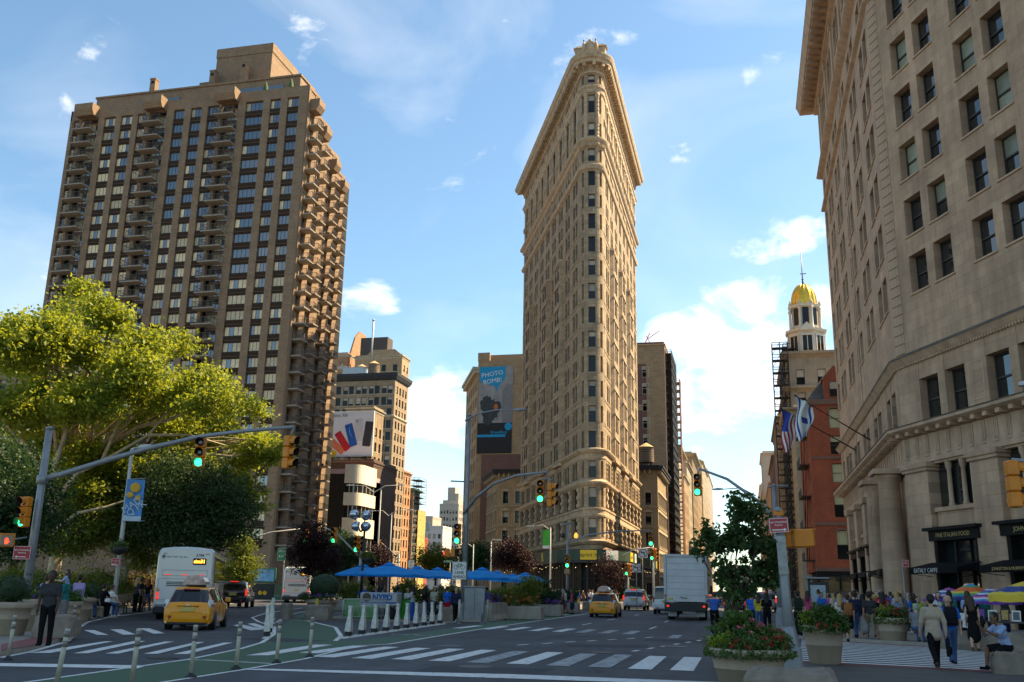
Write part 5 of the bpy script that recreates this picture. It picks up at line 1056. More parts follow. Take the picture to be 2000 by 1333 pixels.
for k, x in enumerate([-12.5,-11.2,-10.1,-9.02,-7.95,-6.95,-5.95,-4.95]): bar([(x-.22,41.8-.12*k),(x+.22,41.75-.12*k),(x+.24,45.4-.13*k),(x-.2,45.5-.13*k)], faded if k > 4 else white)
for k in range(2): x = -2.9+k*1.3; bar([(x-.2,38.7),(x+.2,38.7),(x+.2,41.5),(x-.2,41.5)], faded)
for i in range(14):
    t = i/13; a = Vector((1.25,28.2)).lerp(Vector((1.95,40.4)), t); c = Vector((5.9,27.0)).lerp(Vector((9.0,35.4)), t); d = Vector((0,.22)); bar([a-d, c-d, c+d, a+d])
for q in [((57,1276.5),(98,1276.5),(222,1253.5),(205,1253.5)), ((143,1277),(172,1277),(285,1253),(262,1253)), ((205,1277.5),(232,1277.5),(340,1254),(322,1254)), ((280,1278),(308,1278),(400,1255),(384,1255)), ((338,1278.5),(366,1278.5),(455,1256),(438,1256)),
          ((190,1241),(212,1241),(184,1231.5),(163,1231.5)), ((240,1240.5),(265,1240),(238,1230),(215,1230)), ((300,1238.5),(322,1238),(292,1228),(270,1228)), ((455,1222),(490,1232),(516,1230),(470,1220)), ((483,1219),(510,1229),(530,1229),(497,1218)), ((480,1281),(525,1281),(650,1260),(615,1260))]: bar(PX(*q))
bar(PX((-20,1296),(285,1301),(268,1307),(-20,1302)), name='stop_line'); bar(PX((472,1309),(505,1307),(1000,1318),(1420,1334),(1380,1339),(960,1325)), name='stop_line')
def line(pts, w_=.13, m=white, name='lane_line', z=.0085):
    b = MB(); pts = [Vector(p[:2]) for p in pts]; Lp, Rp = [], []
    for i, p in enumerate(pts):
        d = (pts[min(i+1,len(pts)-1)]-pts[max(i-1,0)]).normalized(); n = Vector((-d.y,d.x))*w_/2; Lp.append(p+n); Rp.append(p-n)
    n = len(pts); b.add([(p.x,p.y,z) for p in Rp]+[(p.x,p.y,z) for p in Lp], [(i,i+1,n+i+1,n+i) for i in range(n-1)]); return b.obj(name, m, ground)
line(PX((20,1338),(168,1317),(367,1289),(470,1268),(511,1256)), .12); line(PX((290,1338),(469,1310),(595,1288),(692,1263)), .12); line(PX((694,1262.5),(760,1259),(935,1230),(1150,1199)), .14); line(PX((368,1290),(400,1290),(530,1297)), .12)
line(PX((0,1285.5),(60,1274),(130,1254),(144,1241),(149,1229),(172,1215.5),(217,1205.5),(300,1195.5)), .16); line(PX((511,1256),(535,1240),(536,1225),(505,1215),(492,1207),(520,1198),(590,1188)), .14); line(PX((540,1216),(570,1200),(640,1187)), .12); line(PX((655,1252.5),(666,1243),(655,1226),(600,1213),(552,1210)), .16)
line([(-8.3,50),(-8.3,53)],.12); line([(-8.3,59),(-8.2,62)],.12); line([(-4.6,47),(-4.6,50.5)],.12); line([(-8.1,72),(-8.1,75)],.12); line([(-4.8,58),(-4.8,61)],.12)
for k in range(7): line([(-7.2+.55*k,30.8+1.25*k),(-7.0+.55*k,31.5+1.25*k)], .14)
for k in range(6): line([(-3.4+.3*k,29.6+1.5*k),(-3.3+.3*k,30.3+1.5*k)], .14)
# bicycle marking on the lane
b = MB()
for cx in (-.45,.45):
    for k in range(12):
        a0, a1 = 2*math.pi*k/12, 2*math.pi*(k+1)/12; b.add([(cx+r*math.cos(a),r*math.sin(a)*1.3,0) for a in (a0,a1) for r in (.26,.34)], [(0,1,3,2)])
b.add([(-.45,0,0),(-.38,0,0),(.1,.6,0),(.0,.6,0)],[(0,1,2,3)]); b.add([(.45,0,0),(.38,0,0),(-.2,.55,0),(-.12,.62,0)],[(0,1,2,3)]); b.obj('bike_marking', faded, ground, TR(-12.2,35,.0095,R(8)))
def cover(x, y, r): b = MB(); b.lathe([(r,.004),(r,.010),(r-.04,.013)], 20, sm=False); b.obj('manhole_cover', M('cast_iron', (.035,.033,.03), rough=.5, var=.3, vs_=12, metal=.5), ground, TR(x,y))
for x, y, r in [(-8.9,29.2,.4),(-6.1,22.0,.4),(-4.2,28.6,.35),(-2.4,33,.4),(-13.5,21,.35),(-6.5,38.5,.3)]: cover(x, y, r)
b = MB(); b.add([(0,0,.0055),(2.6,0,.0055),(2.9,1.8,.0055),(.1,1.6,.0055)], [(0,1,2,3)]); pm = b.mesh('asphalt_patch', [M('fresh_asphalt', (.035,.035,.038), rough=.9, var=.25, vs_=2, fine=.3, bs=60)])
for x, y, a in [(-7,20.2,.1),(-5.6,31,.3),(-16.5,29.2,-.4),(-3.8,36,.05),(-18,18,.2)]: link('asphalt_patch', pm, ground, TR(x,y,0,a))
# ================================================================ trees and plants
def leaves_mesh(name, pos, size, mat, aspect=.62, seed=1, droop=.35, flat_=.0):
    """one mesh of separate folded leaf blades at the given points"""
    r = np.random.RandomState(seed); n = len(pos); s = size*(.65+.7*r.rand(n))
    a = r.rand(n)*2*np.pi; el = r.randn(n)*.55-droop; d = np.stack([np.cos(a)*np.cos(el), np.sin(a)*np.cos(el), np.sin(el)], 1)
    rnd = r.randn(n,3); rnd[:,2] += flat_; sd = np.cross(d, rnd); sd /= np.linalg.norm(sd,axis=1,keepdims=True)+1e-9; nn = np.cross(sd, d)
    L_ = s[:,None]; wv = L_*aspect*.5; fold = nn*L_*.12
    v = np.stack([pos, pos+d*L_*.45+sd*wv+fold, pos+d*L_, pos+d*L_*.45-sd*wv+fold], 1).reshape(-1,3)
    me = bpy.data.meshes.new(name); me.vertices.add(n*4); me.vertices.foreach_set('co', v.astype(np.float32).ravel())
    me.loops.add(n*6); me.polygons.add(n*2); base = np.arange(n)[:,None]*4; me.loops.foreach_set('vertex_index', (base+np.array([0,1,2,0,2,3])).astype(np.int32).ravel()); me.polygons.foreach_set('loop_start', np.arange(0,n*6,3,dtype=np.int32))
    try: me.polygons.foreach_set('loop_total', np.full(n*2,3,np.int32))
    except Exception: pass
    me.update(calc_edges=True); me.validate()
    at = me.attributes.new('tone','FLOAT','FACE'); tn = np.clip(r.rand(n)*.8+r.randn(n)*.15,0,1); at.data.foreach_set('value', np.repeat(tn,2).astype(np.float32)); me.materials.append(mat); return me
def crown_points(blobs, n, clump, seed, hollow=.55):
    r = np.random.RandomState(seed); vol = np.array([b[3]*b[4]*b[5] for b in blobs])**.75; cnt = (n*vol/vol.sum()).astype(int); out_ = []
    for (x,y,z,rx,ry,rz), c in zip(blobs, cnt):
        per = 26; k = max(4, c//per); u = r.randn(k,3); u /= np.linalg.norm(u,axis=1,keepdims=True); rad = (hollow+(1-hollow)*r.rand(k))**.8; rad *= 1+.16*r.randn(k)
        cc = u*rad[:,None]*np.array([rx,ry,rz])+np.array([x,y,z])
        sc = clump*(.6+.8*r.rand(k)); p = np.repeat(cc, per, 0)+r.randn(k*per,3)*np.repeat(sc,per)[:,None]*np.array([1,1,.6]); out_.append(p)
    return np.concatenate(out_)
bark_pl = M('plane_bark', (.42,.34,.21), rough=.9, var=.45, vs_=3, bump=.5, bs=10); bark_dk = M('dark_bark', (.075,.055,.04), rough=.95, var=.3, vs_=5, bump=.6, bs=14)
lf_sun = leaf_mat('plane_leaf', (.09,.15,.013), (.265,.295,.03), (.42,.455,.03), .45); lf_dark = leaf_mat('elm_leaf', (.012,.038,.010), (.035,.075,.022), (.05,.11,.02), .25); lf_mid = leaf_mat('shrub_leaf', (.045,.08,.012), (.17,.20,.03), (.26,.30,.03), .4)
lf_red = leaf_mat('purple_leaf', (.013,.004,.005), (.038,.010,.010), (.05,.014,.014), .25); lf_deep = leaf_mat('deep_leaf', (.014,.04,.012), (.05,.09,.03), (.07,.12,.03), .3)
def limb(b, p0, p1, r0, r1, seed, n=7, wob=.12, sides=7):
    r = random.Random(seed); p0, p1 = Vector(p0), Vector(p1); ln = (p1-p0).length; pts = []; rad = []
    off = Vector((r.uniform(-1,1), r.uniform(-1,1), r.uniform(-.3,1)))*ln*wob
    for i in range(n):
        t = i/(n-1); pts.append(p0.lerp(p1,t)+off*math.sin(math.pi*t)+Vector((r.uniform(-1,1),r.uniform(-1,1),r.uniform(-1,1)))*ln*.02*(0<i<n-1)); rad.append(r0+(r1-r0)*t**.8)
    b.tube(pts, rad, sides, sm=True); return pts
def tree(name, label, base, blobs, nleaf, size, mat, bark, tr=.35, fork=.35, seed=1, clump=.5, group=None, hollow=.5, twigs=5, lean=(0,0)):
    """trunk that forks into limbs reaching each foliage mass; blobs are relative to the base"""
    root = thing(name, label, 'tree', base, group=group); b = MB(); top = max(q[2] for q in blobs); fz = top*fork; fp = Vector((lean[0],lean[1],fz))
    pts = [Vector((0,0,-.1)), Vector((0,0,.25)), fp*.5, fp]; b.tube(pts, [tr*1.5,tr*1.1,tr*.95,tr*.85], 10); r = random.Random(seed)
    for i, (x,y,z,rx,ry,rz) in enumerate(blobs):
        st = fp*(1 if z > fz+rz*.3 else max(.4, z/(fz+1e-3)*.7)); pl = limb(b, st, (x,y,z), tr*.55, tr*.14, seed*31+i, 8, .1)
        for k in range(twigs):
            s = pl[r.randint(3,7)]; u = Vector((r.gauss(0,1),r.gauss(0,1),r.gauss(.2,.7))).normalized(); e = Vector((x+u.x*rx*.85, y+u.y*ry*.85, z+u.z*rz*.85)); p2 = limb(b, s, e, tr*.2, tr*.04, seed*77+i*9+k, 6, .1, 5)
    b.obj('trunk', bark, root)
    me = leaves_mesh('crown', crown_points(blobs, nleaf, clump, seed, hollow), size, mat, seed=seed); link('crown', me, root); return root
def rel(px, base): return [px[i]-base[i] for i in range(3)]
# large plane tree at the park corner: foliage masses given by where they stand
def blob_at(x, y, Dd, base, r):
    d = ray(x, y); h = math.hypot(d.x, d.y); t = Dd/h; return (d.x*t-base[0], d.y*t-base[1], EYE+d.z*t-base[2], *r)
tb = G(96,1186); tb.z = KH
r5 = random.Random(8); specs = []
outline = [(20,640,30,820),(60,620,60,900),(100,600,100,930),(140,572,140,960),(190,590,190,960),(240,612,240,980),(290,640,290,990),(340,650,340,960),(390,700,390,930),(430,735,430,940),(470,780,470,900),(505,830,505,880)]
for x, yt, _, yb in outline:
    n5 = max(2, int((yb-yt)/62))
    for k in range(n5):
        if r5.random() < .14: continue
        rr = r5.uniform(1.1,2.0)*(1 if x < 440 else .7); yq = yt+rr*24+(yb-yt-rr*30)*k/max(1,n5-1)+r5.uniform(-14,14); specs.append((x+r5.uniform(-22,22), yq, 62+r5.uniform(-4.5,4.5) if yq < 800 else 66.5+r5.uniform(-2,2.5), (rr*1.25,rr*1.25,rr*.72)))
specs += [(500,870,64,(.9,.9,.6)),(525,885,64,(.8,.7,.5)),(478,950,64,(1.0,1.0,.7)),(495,985,64,(.7,.7,.6)),(160,565,63,(.9,.9,.8)),(20,640,64,(.9,.9,.7))]
tree('plane_tree', 'large sunlit yellow green plane tree with mottled trunk at the park corner', tb, [blob_at(x,y,Dd,tb,r) for x,y,Dd,r in specs], 98000, .26, lf_sun, bark_pl, .42, .36, 3, .34, hollow=.3, twigs=3)
pt = bpy.data.objects['plane_tree']
for k5, (pts5, r0, r1) in enumerate([([(103,1010,61.9),(98,930,61.5),(128,850,61),(148,770,61),(140,690,62)],.22,.06),([(98,960,61.8),(62,890,61.3),(28,850,61),(-10,800,61)],.15,.05),([(104,985,61.8),(150,925,61),(220,890,60.5),(290,850,60),(340,790,61)],.16,.05),([(104,1040,61.9),(150,1003,61.3),(210,990,61),(280,965,61)],.12,.04),([(110,880,61.2),(105,800,60.5),(95,720,61)],.13,.04),([(200,900,60.7),(230,830,60.3),(300,740,61)],.12,.04),([(290,850,60),(370,850,60.3),(440,870,61)],.1,.03)]):
    b = MB(); P5 = [blob_at(x,y,Dd,tb,()) for x,y,Dd in pts5]; n5 = len(P5); b.tube(P5, [r0+(r1-r0)*i/(n5-1) for i in range(n5)], 9); b.obj('limb', bark_pl, pt)
def small_tree(name, label, px, py, dist, blobs, n, size, mat, bark, tr, seed, fork=.4, clump=.3, hollow=.4, group=None):
    d = ray(px, py); h = math.hypot(d.x,d.y); b0 = Vector((d.x/h*dist, d.y/h*dist, KH)); return tree(name, label, b0, [blob_at(x,y,dist+dd,b0,r) for x,y,dd,r in blobs], n, size, mat, bark, tr, fork, seed, clump, hollow=hollow, group=group)
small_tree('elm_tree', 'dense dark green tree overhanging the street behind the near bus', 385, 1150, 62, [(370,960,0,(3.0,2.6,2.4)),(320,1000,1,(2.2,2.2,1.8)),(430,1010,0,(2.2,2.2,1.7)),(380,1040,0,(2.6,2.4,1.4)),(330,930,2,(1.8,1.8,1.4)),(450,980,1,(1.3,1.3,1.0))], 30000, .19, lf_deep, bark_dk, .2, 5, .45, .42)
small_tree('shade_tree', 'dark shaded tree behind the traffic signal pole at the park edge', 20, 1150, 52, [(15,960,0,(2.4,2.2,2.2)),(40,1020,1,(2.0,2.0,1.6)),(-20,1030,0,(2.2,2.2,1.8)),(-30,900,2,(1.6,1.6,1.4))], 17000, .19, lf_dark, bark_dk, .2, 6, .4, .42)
small_tree('park_tree', 'sunlit bushy tree behind the banner lamp post', 240, 1150, 66, [(180,1010,0,(2.6,2.4,1.8)),(270,1020,0,(2.4,2.2,1.6)),(230,960,1,(2.4,2.2,1.6)),(140,1040,0,(2.2,2.0,1.6)),(290,1070,1,(2.2,2.0,1.5))], 30000, .2, lf_mid, bark_pl, .25, 8, .35, .32)
small_tree('street_tree', 'leafy pale green street tree beside the parked black car', 470, 1150, 78, [(470,1070,0,(1.0,1.0,1.4)),(480,1110,0,(1.1,1.1,1.3)),(455,1120,1,(1.1,1.1,1.0))], 9000, .17, lf_mid, bark_dk, .12, 9, .4, .22)
small_tree('purple_tree', 'dark purple leaved tree over the second bus', 610, 1165, 74, [(610,1050,0,(1.3,1.2,1.2)),(595,1085,1,(1.4,1.2,1.0)),(635,1090,0,(1.3,1.2,1.1)),(620,1115,1,(1.4,1.3,.7))], 16000, .14, lf_red, bark_dk, .1, 10, .45, .22)
small_tree('locust_tree', 'dark green tree between purple tree and street clock lights', 672, 1165, 86, [(668,1070,0,(1.7,1.6,1.4)),(655,1100,1,(1.5,1.4,1.1)),(690,1095,0,(1.4,1.4,1.2))], 15000, .17, lf_dark, bark_dk, .13, 11, .4, .25)
small_tree('maroon_tree', 'small maroon tree behind the blue parasols near the loft building', 735, 1160, 92, [(738,1090,0,(1.4,1.3,1.3)),(725,1110,0,(1.1,1.0,.9))], 8000, .15, lf_red, bark_dk, .1, 12, .4, .22)
small_tree('plaza_tree', 'dark maroon plaza tree standing before the sidewalk shed', 1005, 1170, 92, [(1000,1075,0,(1.5,1.3,1.1)),(985,1095,0,(1.2,1.1,.8)),(1022,1100,0,(1.3,1.2,.9))], 12000, .15, lf_red, bark_dk, .1, 13, .4, .22)
small_tree('bare_red_tree', 'sparse reddish tree in front of the yellow shed panels', 1190, 1170, 100, [(1185,1105,0,(1.2,1.1,1.3)),(1205,1120,0,(1.0,1.0,1.0)),(1190,1140,0,(1.0,1.0,.7))], 4500, .14, lf_red, bark_dk, .1, 14, .35, .25)
small_tree('far_street_tree', 'round green street tree at the end of the diagonal street', 850, 1150, 230, [(850,1090,0,(4.6,4.4,3.4)),(835,1105,0,(4,4,2.6)),(868,1105,0,(4,4,2.6))], 10000, .4, lf_mid, bark_dk, .3, 15, .35, .6)
small_tree('far_dark_tree', 'dark green tree beyond the bike lane sign', 930, 1150, 150, [(925,1085,0,(3,3,2.2)),(945,1095,0,(2.4,2.4,1.8))], 8000, .3, lf_dark, bark_dk, .2, 16, .35, .45)
for i, (px, dist, w_, h) in enumerate([(150,60,3.5,2.2),(205,66,3.8,2.6),(265,70,3.6,2.4),(40,50,3,2.4),(320,72,3.4,2.6),(100,56,3,2.0)]):
    d = ray(px,1150); hh = math.hypot(d.x,d.y); o = thing('park_shrub', ['tall sunlit shrub below the plane tree trunk','yellow green hydrangea hedge behind the banner lamp post','reddish green shrub beside the near bus','dark shrub behind the shaded signal pole','leafy shrub behind the people by the bus','low shrub with pale blooms behind the standing man'][i], 'shrub', (d.x/hh*dist,d.y/hh*dist,KH))
    me = leaves_mesh('foliage', crown_points([(0,0,h*.5,w_*.5,1.2,h*.5),(w_*.3,0,h*.4,w_*.35,1,h*.4),(-w_*.3,.2,h*.42,w_*.35,1,h*.42)], 7000, .2, 40+i, .3), .13, lf_mid if i != 2 else leaf_mat('russet_leaf',(.05,.03,.012),(.16,.10,.03),(.2,.12,.03),.3), seed=60+i); link('foliage', me, o)
    q = MB(); 
    for k in range(6): limb(q, (rng.uniform(-.3,.3),0,-.1), (rng.uniform(-w_*.4,w_*.4),rng.uniform(-.6,.6),h*.8), .04, .012, k+i*7, 5)
    q.obj('stems', bark_dk, o)
# ---------------------------------------------------------------- planters
m_pot = M('cast_planter', (.36,.28,.20), rough=.85, var=.15, vs_=2.5, bump=.25, bs=40, streak=.4); m_soil = M('soil', (.03,.022,.015), var=.3)
fl_pink = leaf_mat('pink_petal', (.55,.05,.12), (.7,.18,.22), (.5,.1,.15), .3); fl_red = leaf_mat('red_petal', (.5,.02,.03), (.6,.06,.05), (.4,.03,.03), .3); fl_purple = leaf_mat('purple_petal', (.16,.06,.32), (.3,.14,.5), (.25,.1,.4), .3); lf_lime = leaf_mat('lime_leaf', (.16,.22,.02), (.30,.36,.04), (.3,.38,.03), .35)
lf_pot = leaf_mat('planter_leaf', (.028,.07,.014), (.10,.17,.035), (.14,.22,.03), .3)
def planter(label, x, y, r, h, plants, seed, z=0.0, band=True, group=None):
    """tapered round pot with rolled rim and a mix of plants: (kind, dx, dy, radius, height)"""
    o = thing('planter', label, 'planter', (x,y,z), group=group); b = MB()
    prof = [(r*.66,0),(r*.70,.03),(r*.82,h*.48),(r*.845,h*.49),(r*.845,h*.51),(r*.83,h*.52),(r*.90,h*.80),(r*.99,h*.82),(r*1.0,h*.85),(r*1.0,h*.93),(r*.98,h*.97),(r*.93,h),(r*.86,h),(r*.84,h*.9)]
    b.lathe(prof, 32, cap=False); b.obj('pot', m_pot, o); b = MB(); b.lathe([(r*.85,h*.9),(r*.01,h*.94)], 20, cap=False); b.obj('soil', m_soil, o)
    for k, (kind, dx, dy, pr, ph) in enumerate(plants):
        s = seed*13+k; z0 = h*.92
        if kind == 'ball':
            p = crown_points([(dx,dy,z0+ph*.5,pr,pr,ph*.5)], 2600, .05, s, .8); link('clipped_shrub', leaves_mesh('clipped_shrub', p, .05, lf_deep, seed=s), o)
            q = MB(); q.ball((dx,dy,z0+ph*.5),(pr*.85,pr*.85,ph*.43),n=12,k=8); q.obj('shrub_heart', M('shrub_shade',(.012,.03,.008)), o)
        elif kind == 'bush':
            p = crown_points([(dx,dy,z0+ph*.5,pr,pr,ph*.5),(dx+pr*.4,dy,z0+ph*.3,pr*.7,pr*.7,ph*.3)], int(2200*max(1,pr*2)), .09, s, .2); link('foliage', leaves_mesh('foliage', p, .085, lf_pot, seed=s), o)
        elif kind in ('pink','red','purple','lime'):
            p = crown_points([(dx,dy,z0+ph*.5,pr,pr,ph*.5)], 900, .06, s, .5); link('foliage', leaves_mesh('foliage', p, .07, lf_pot if kind != 'lime' else lf_lime, seed=s), o)
            if kind != 'lime':
                r2 = np.random.RandomState(s); u = r2.randn(26,3); u /= np.linalg.norm(u,axis=1,keepdims=True); u[:,2] = abs(u[:,2]); c = np.array([dx,dy,z0+ph*.5])+u*np.array([pr,pr,ph*.55]); p = np.repeat(c,9,0)+r2.randn(26*9,3)*.022; link('blossom', leaves_mesh('blossom', p, .055, {'pink':fl_pink,'red':fl_red,'purple':fl_purple}[kind], aspect=.9, seed=s), o)
        elif kind == 'tall':
            p = crown_points([(dx,dy,z0+ph*.55,pr,pr,ph*.5)], 900, .07, s, .2); link('broad_leaves', leaves_mesh('broad_leaves', p, .15, lf_pot, seed=s, droop=-.2), o)
        elif kind == 'trail':
            r2 = np.random.RandomState(s); a = r2.rand(900)*6.28; rr = r*(.92+.18*r2.rand(900)); zz = h-.02-(r2.rand(900)**1.5)*ph; p = np.stack([rr*np.cos(a),rr*np.sin(a),zz],1); link('trailing_leaves', leaves_mesh('trailing_leaves', p, .075, lf_pot, seed=s), o)
    return o
gA = G(1462,1345); planter('wide cast planter crowded with pink impatiens and broad leaves beside the leaning pole', -.05, 19.75, .78, .72, [('trail',0,0,.5,.12),('bush',-.3,.1,.42,.45),('bush',.3,.1,.42,.45),('bush',0,-.3,.4,.35),('lime',-.42,-.2,.26,.3),('pink',.05,.1,.45,.55),('red',.4,-.2,.32,.3),('pink',.5,.25,.25,.4),('red',-.1,-.45,.3,.2),('tall',-.2,.2,.3,.75),('red',-.55,.1,.15,.2)], 1)
planter('tapered cast planter with dark foliage and lime clump at the zebra crossing', 1.88, 27.3, .56, .95, [('trail',0,0,.4,.12),('bush',0,0,.45,.55),('bush',.2,-.1,.35,.4),('lime',-.3,.0,.2,.45),('red',.1,-.3,.35,.15),('tall',.05,.1,.25,.6)], 2)
planter('tapered cast planter with red flowers in front of the crowd', 5.24, 39.65, .62, .95, [('bush',0,0,.5,.5),('red',.1,-.1,.45,.4),('lime',-.25,-.1,.25,.5),('trail',0,0,.4,.2)], 3)
planter('big cast planter with clipped round bush at the left corner', *G(14,1250)[:2], .62, .95, [('ball',-.05,0,.46,.85)], 4, KH); planter('leaning cast planter with purple blooms and pink geraniums', *G(62,1240)[:2], .6, 1.0, [('bush',0,0,.4,.3),('purple',-.1,-.1,.4,.25),('pink',.1,.1,.3,.3)], 5, KH)
planter('cast planter with dome of dark ivy behind the standing man', *G(78,1226)[:2], .55, .85, [('ball',.1,0,.42,.7)], 6, KH); planter('cast planter with leafy plants and a small round bush by the lamp post', *G(150,1220)[:2], .6, .95, [('bush',0,0,.5,.5),('ball',.3,.2,.3,.5),('tall',-.2,0,.3,.5)], 7, KH)
planter('slim cast planter with clipped bush second from the lamp post', *G(171,1213)[:2], .5, .9, [('ball',0,0,.4,.6)], 8, KH); planter('cast planter with violet petunias nearest the lamp post', *G(192,1209)[:2], .55, .8, [('bush',0,0,.45,.3),('purple',0,0,.5,.35),('ball',-.1,.2,.3,.5)], 9, KH)
planter('cast planter partly hidden behind the man in shorts', *G(128,1228)[:2], .5, .85, [('bush',0,0,.4,.4)], 10, KH)
planter('planter with round conifer and purple petunias beside the crowd barrier', -22.0, 48.4, .85, 1.0, [('ball',.1,0,.95,1.5),('purple',-.6,-.5,.5,.4),('purple',.5,-.6,.5,.4),('purple',-.8,.1,.4,.4)], 11)
# ================================================================ vehicles
m_tyre = M('tyre_rubber', (.014,.014,.015), rough=.85, var=.15); m_rim = M('alloy_rim', (.35,.35,.36), rough=.35, metal=.8, var=.1); m_plast = M('black_plastic', (.015,.015,.016), rough=.6, var=.1)
m_cglass = glass('car_glass', (.012,.013,.014), 1.6, .03); m_red = M('tail_red', (.35,.012,.01), rough=.2, var=0, coat=1); m_redlit = M('tail_lit', (.7,.03,.012), emit=.45, var=0); m_clear = M('clear_lens', (.6,.6,.58), rough=.15, var=0, coat=1); m_plate = M('licence_plate', (.55,.42,.1), rough=.5, var=.15, vs_=20); m_chrome = M('chrome', (.6,.6,.6), rough=.12, metal=1, var=0)
def paint(name, c, rough=.3): return M(name, c, rough=rough, var=.06, vs_=1.2, coat=.8)
KINDS = {  # y, sill, belt, roof, half width, half roof width
 'hatch': [(0,.42,.62,.64,.70,.5),(.03,.30,.78,.82,.80,.66),(.10,.24,.92,.96,.86,.72),(.17,.24,.98,1.02,.875,.74),(.50,.24,1.00,1.45,.885,.64),(.62,.24,1.00,1.54,.885,.63),(1.0,.24,.99,1.58,.888,.63),(1.9,.24,.97,1.60,.89,.64),(2.7,.24,.95,1.55,.89,.64),(3.1,.24,.94,1.44,.885,.63),(3.55,.24,.94,1.16,.88,.66),(3.9,.24,.93,.96,.87,.70),(4.25,.26,.82,.86,.83,.66),(4.52,.30,.66,.70,.74,.56),(4.6,.36,.55,.57,.62,.45)],
 'suv': [(0,.55,.75,.77,.84,.6),(.04,.42,.98,1.0,.94,.8),(.12,.38,1.14,1.16,.98,.86),(.18,.38,1.18,1.24,.99,.87),(.42,.38,1.2,1.82,1.0,.80),(.55,.38,1.2,1.87,1.0,.79),(1.5,.38,1.19,1.9,1.0,.8),(2.8,.38,1.17,1.88,1.0,.8),(3.3,.38,1.16,1.76,1.0,.8),(3.9,.38,1.15,1.2,.99,.84),(4.6,.4,1.08,1.12,.97,.82),(5.1,.44,.95,1.0,.92,.76),(5.2,.52,.8,.82,.82,.65)],
 'van': [(0,.5,.7,.72,.84,.7),(.03,.42,1.1,1.14,.95,.86),(.07,.40,1.16,1.9,.98,.82),(.14,.38,1.18,2.06,.99,.80),(.5,.38,1.18,2.12,1.0,.80),(3.6,.38,1.16,2.12,1.0,.8),(4.0,.38,1.15,2.0,1.0,.8),(4.7,.38,1.12,1.2,.99,.84),(5.3,.42,1.0,1.05,.95,.78),(5.5,.5,.8,.82,.84,.66)],
 'sedan': [(0,.45,.65,.67,.74,.5),(.03,.32,.86,.88,.83,.66),(.1,.25,.98,1.0,.88,.72),(.7,.24,1.0,1.04,.9,.74),(1.2,.24,1.0,1.36,.9,.62),(1.5,.24,.99,1.44,.9,.6),(2.3,.24,.97,1.46,.9,.6),(2.9,.24,.95,1.32,.9,.62),(3.5,.24,.94,.98,.89,.7),(4.3,.26,.84,.88,.85,.66),(4.7,.32,.66,.7,.74,.56),(4.8,.4,.55,.57,.62,.45)]}
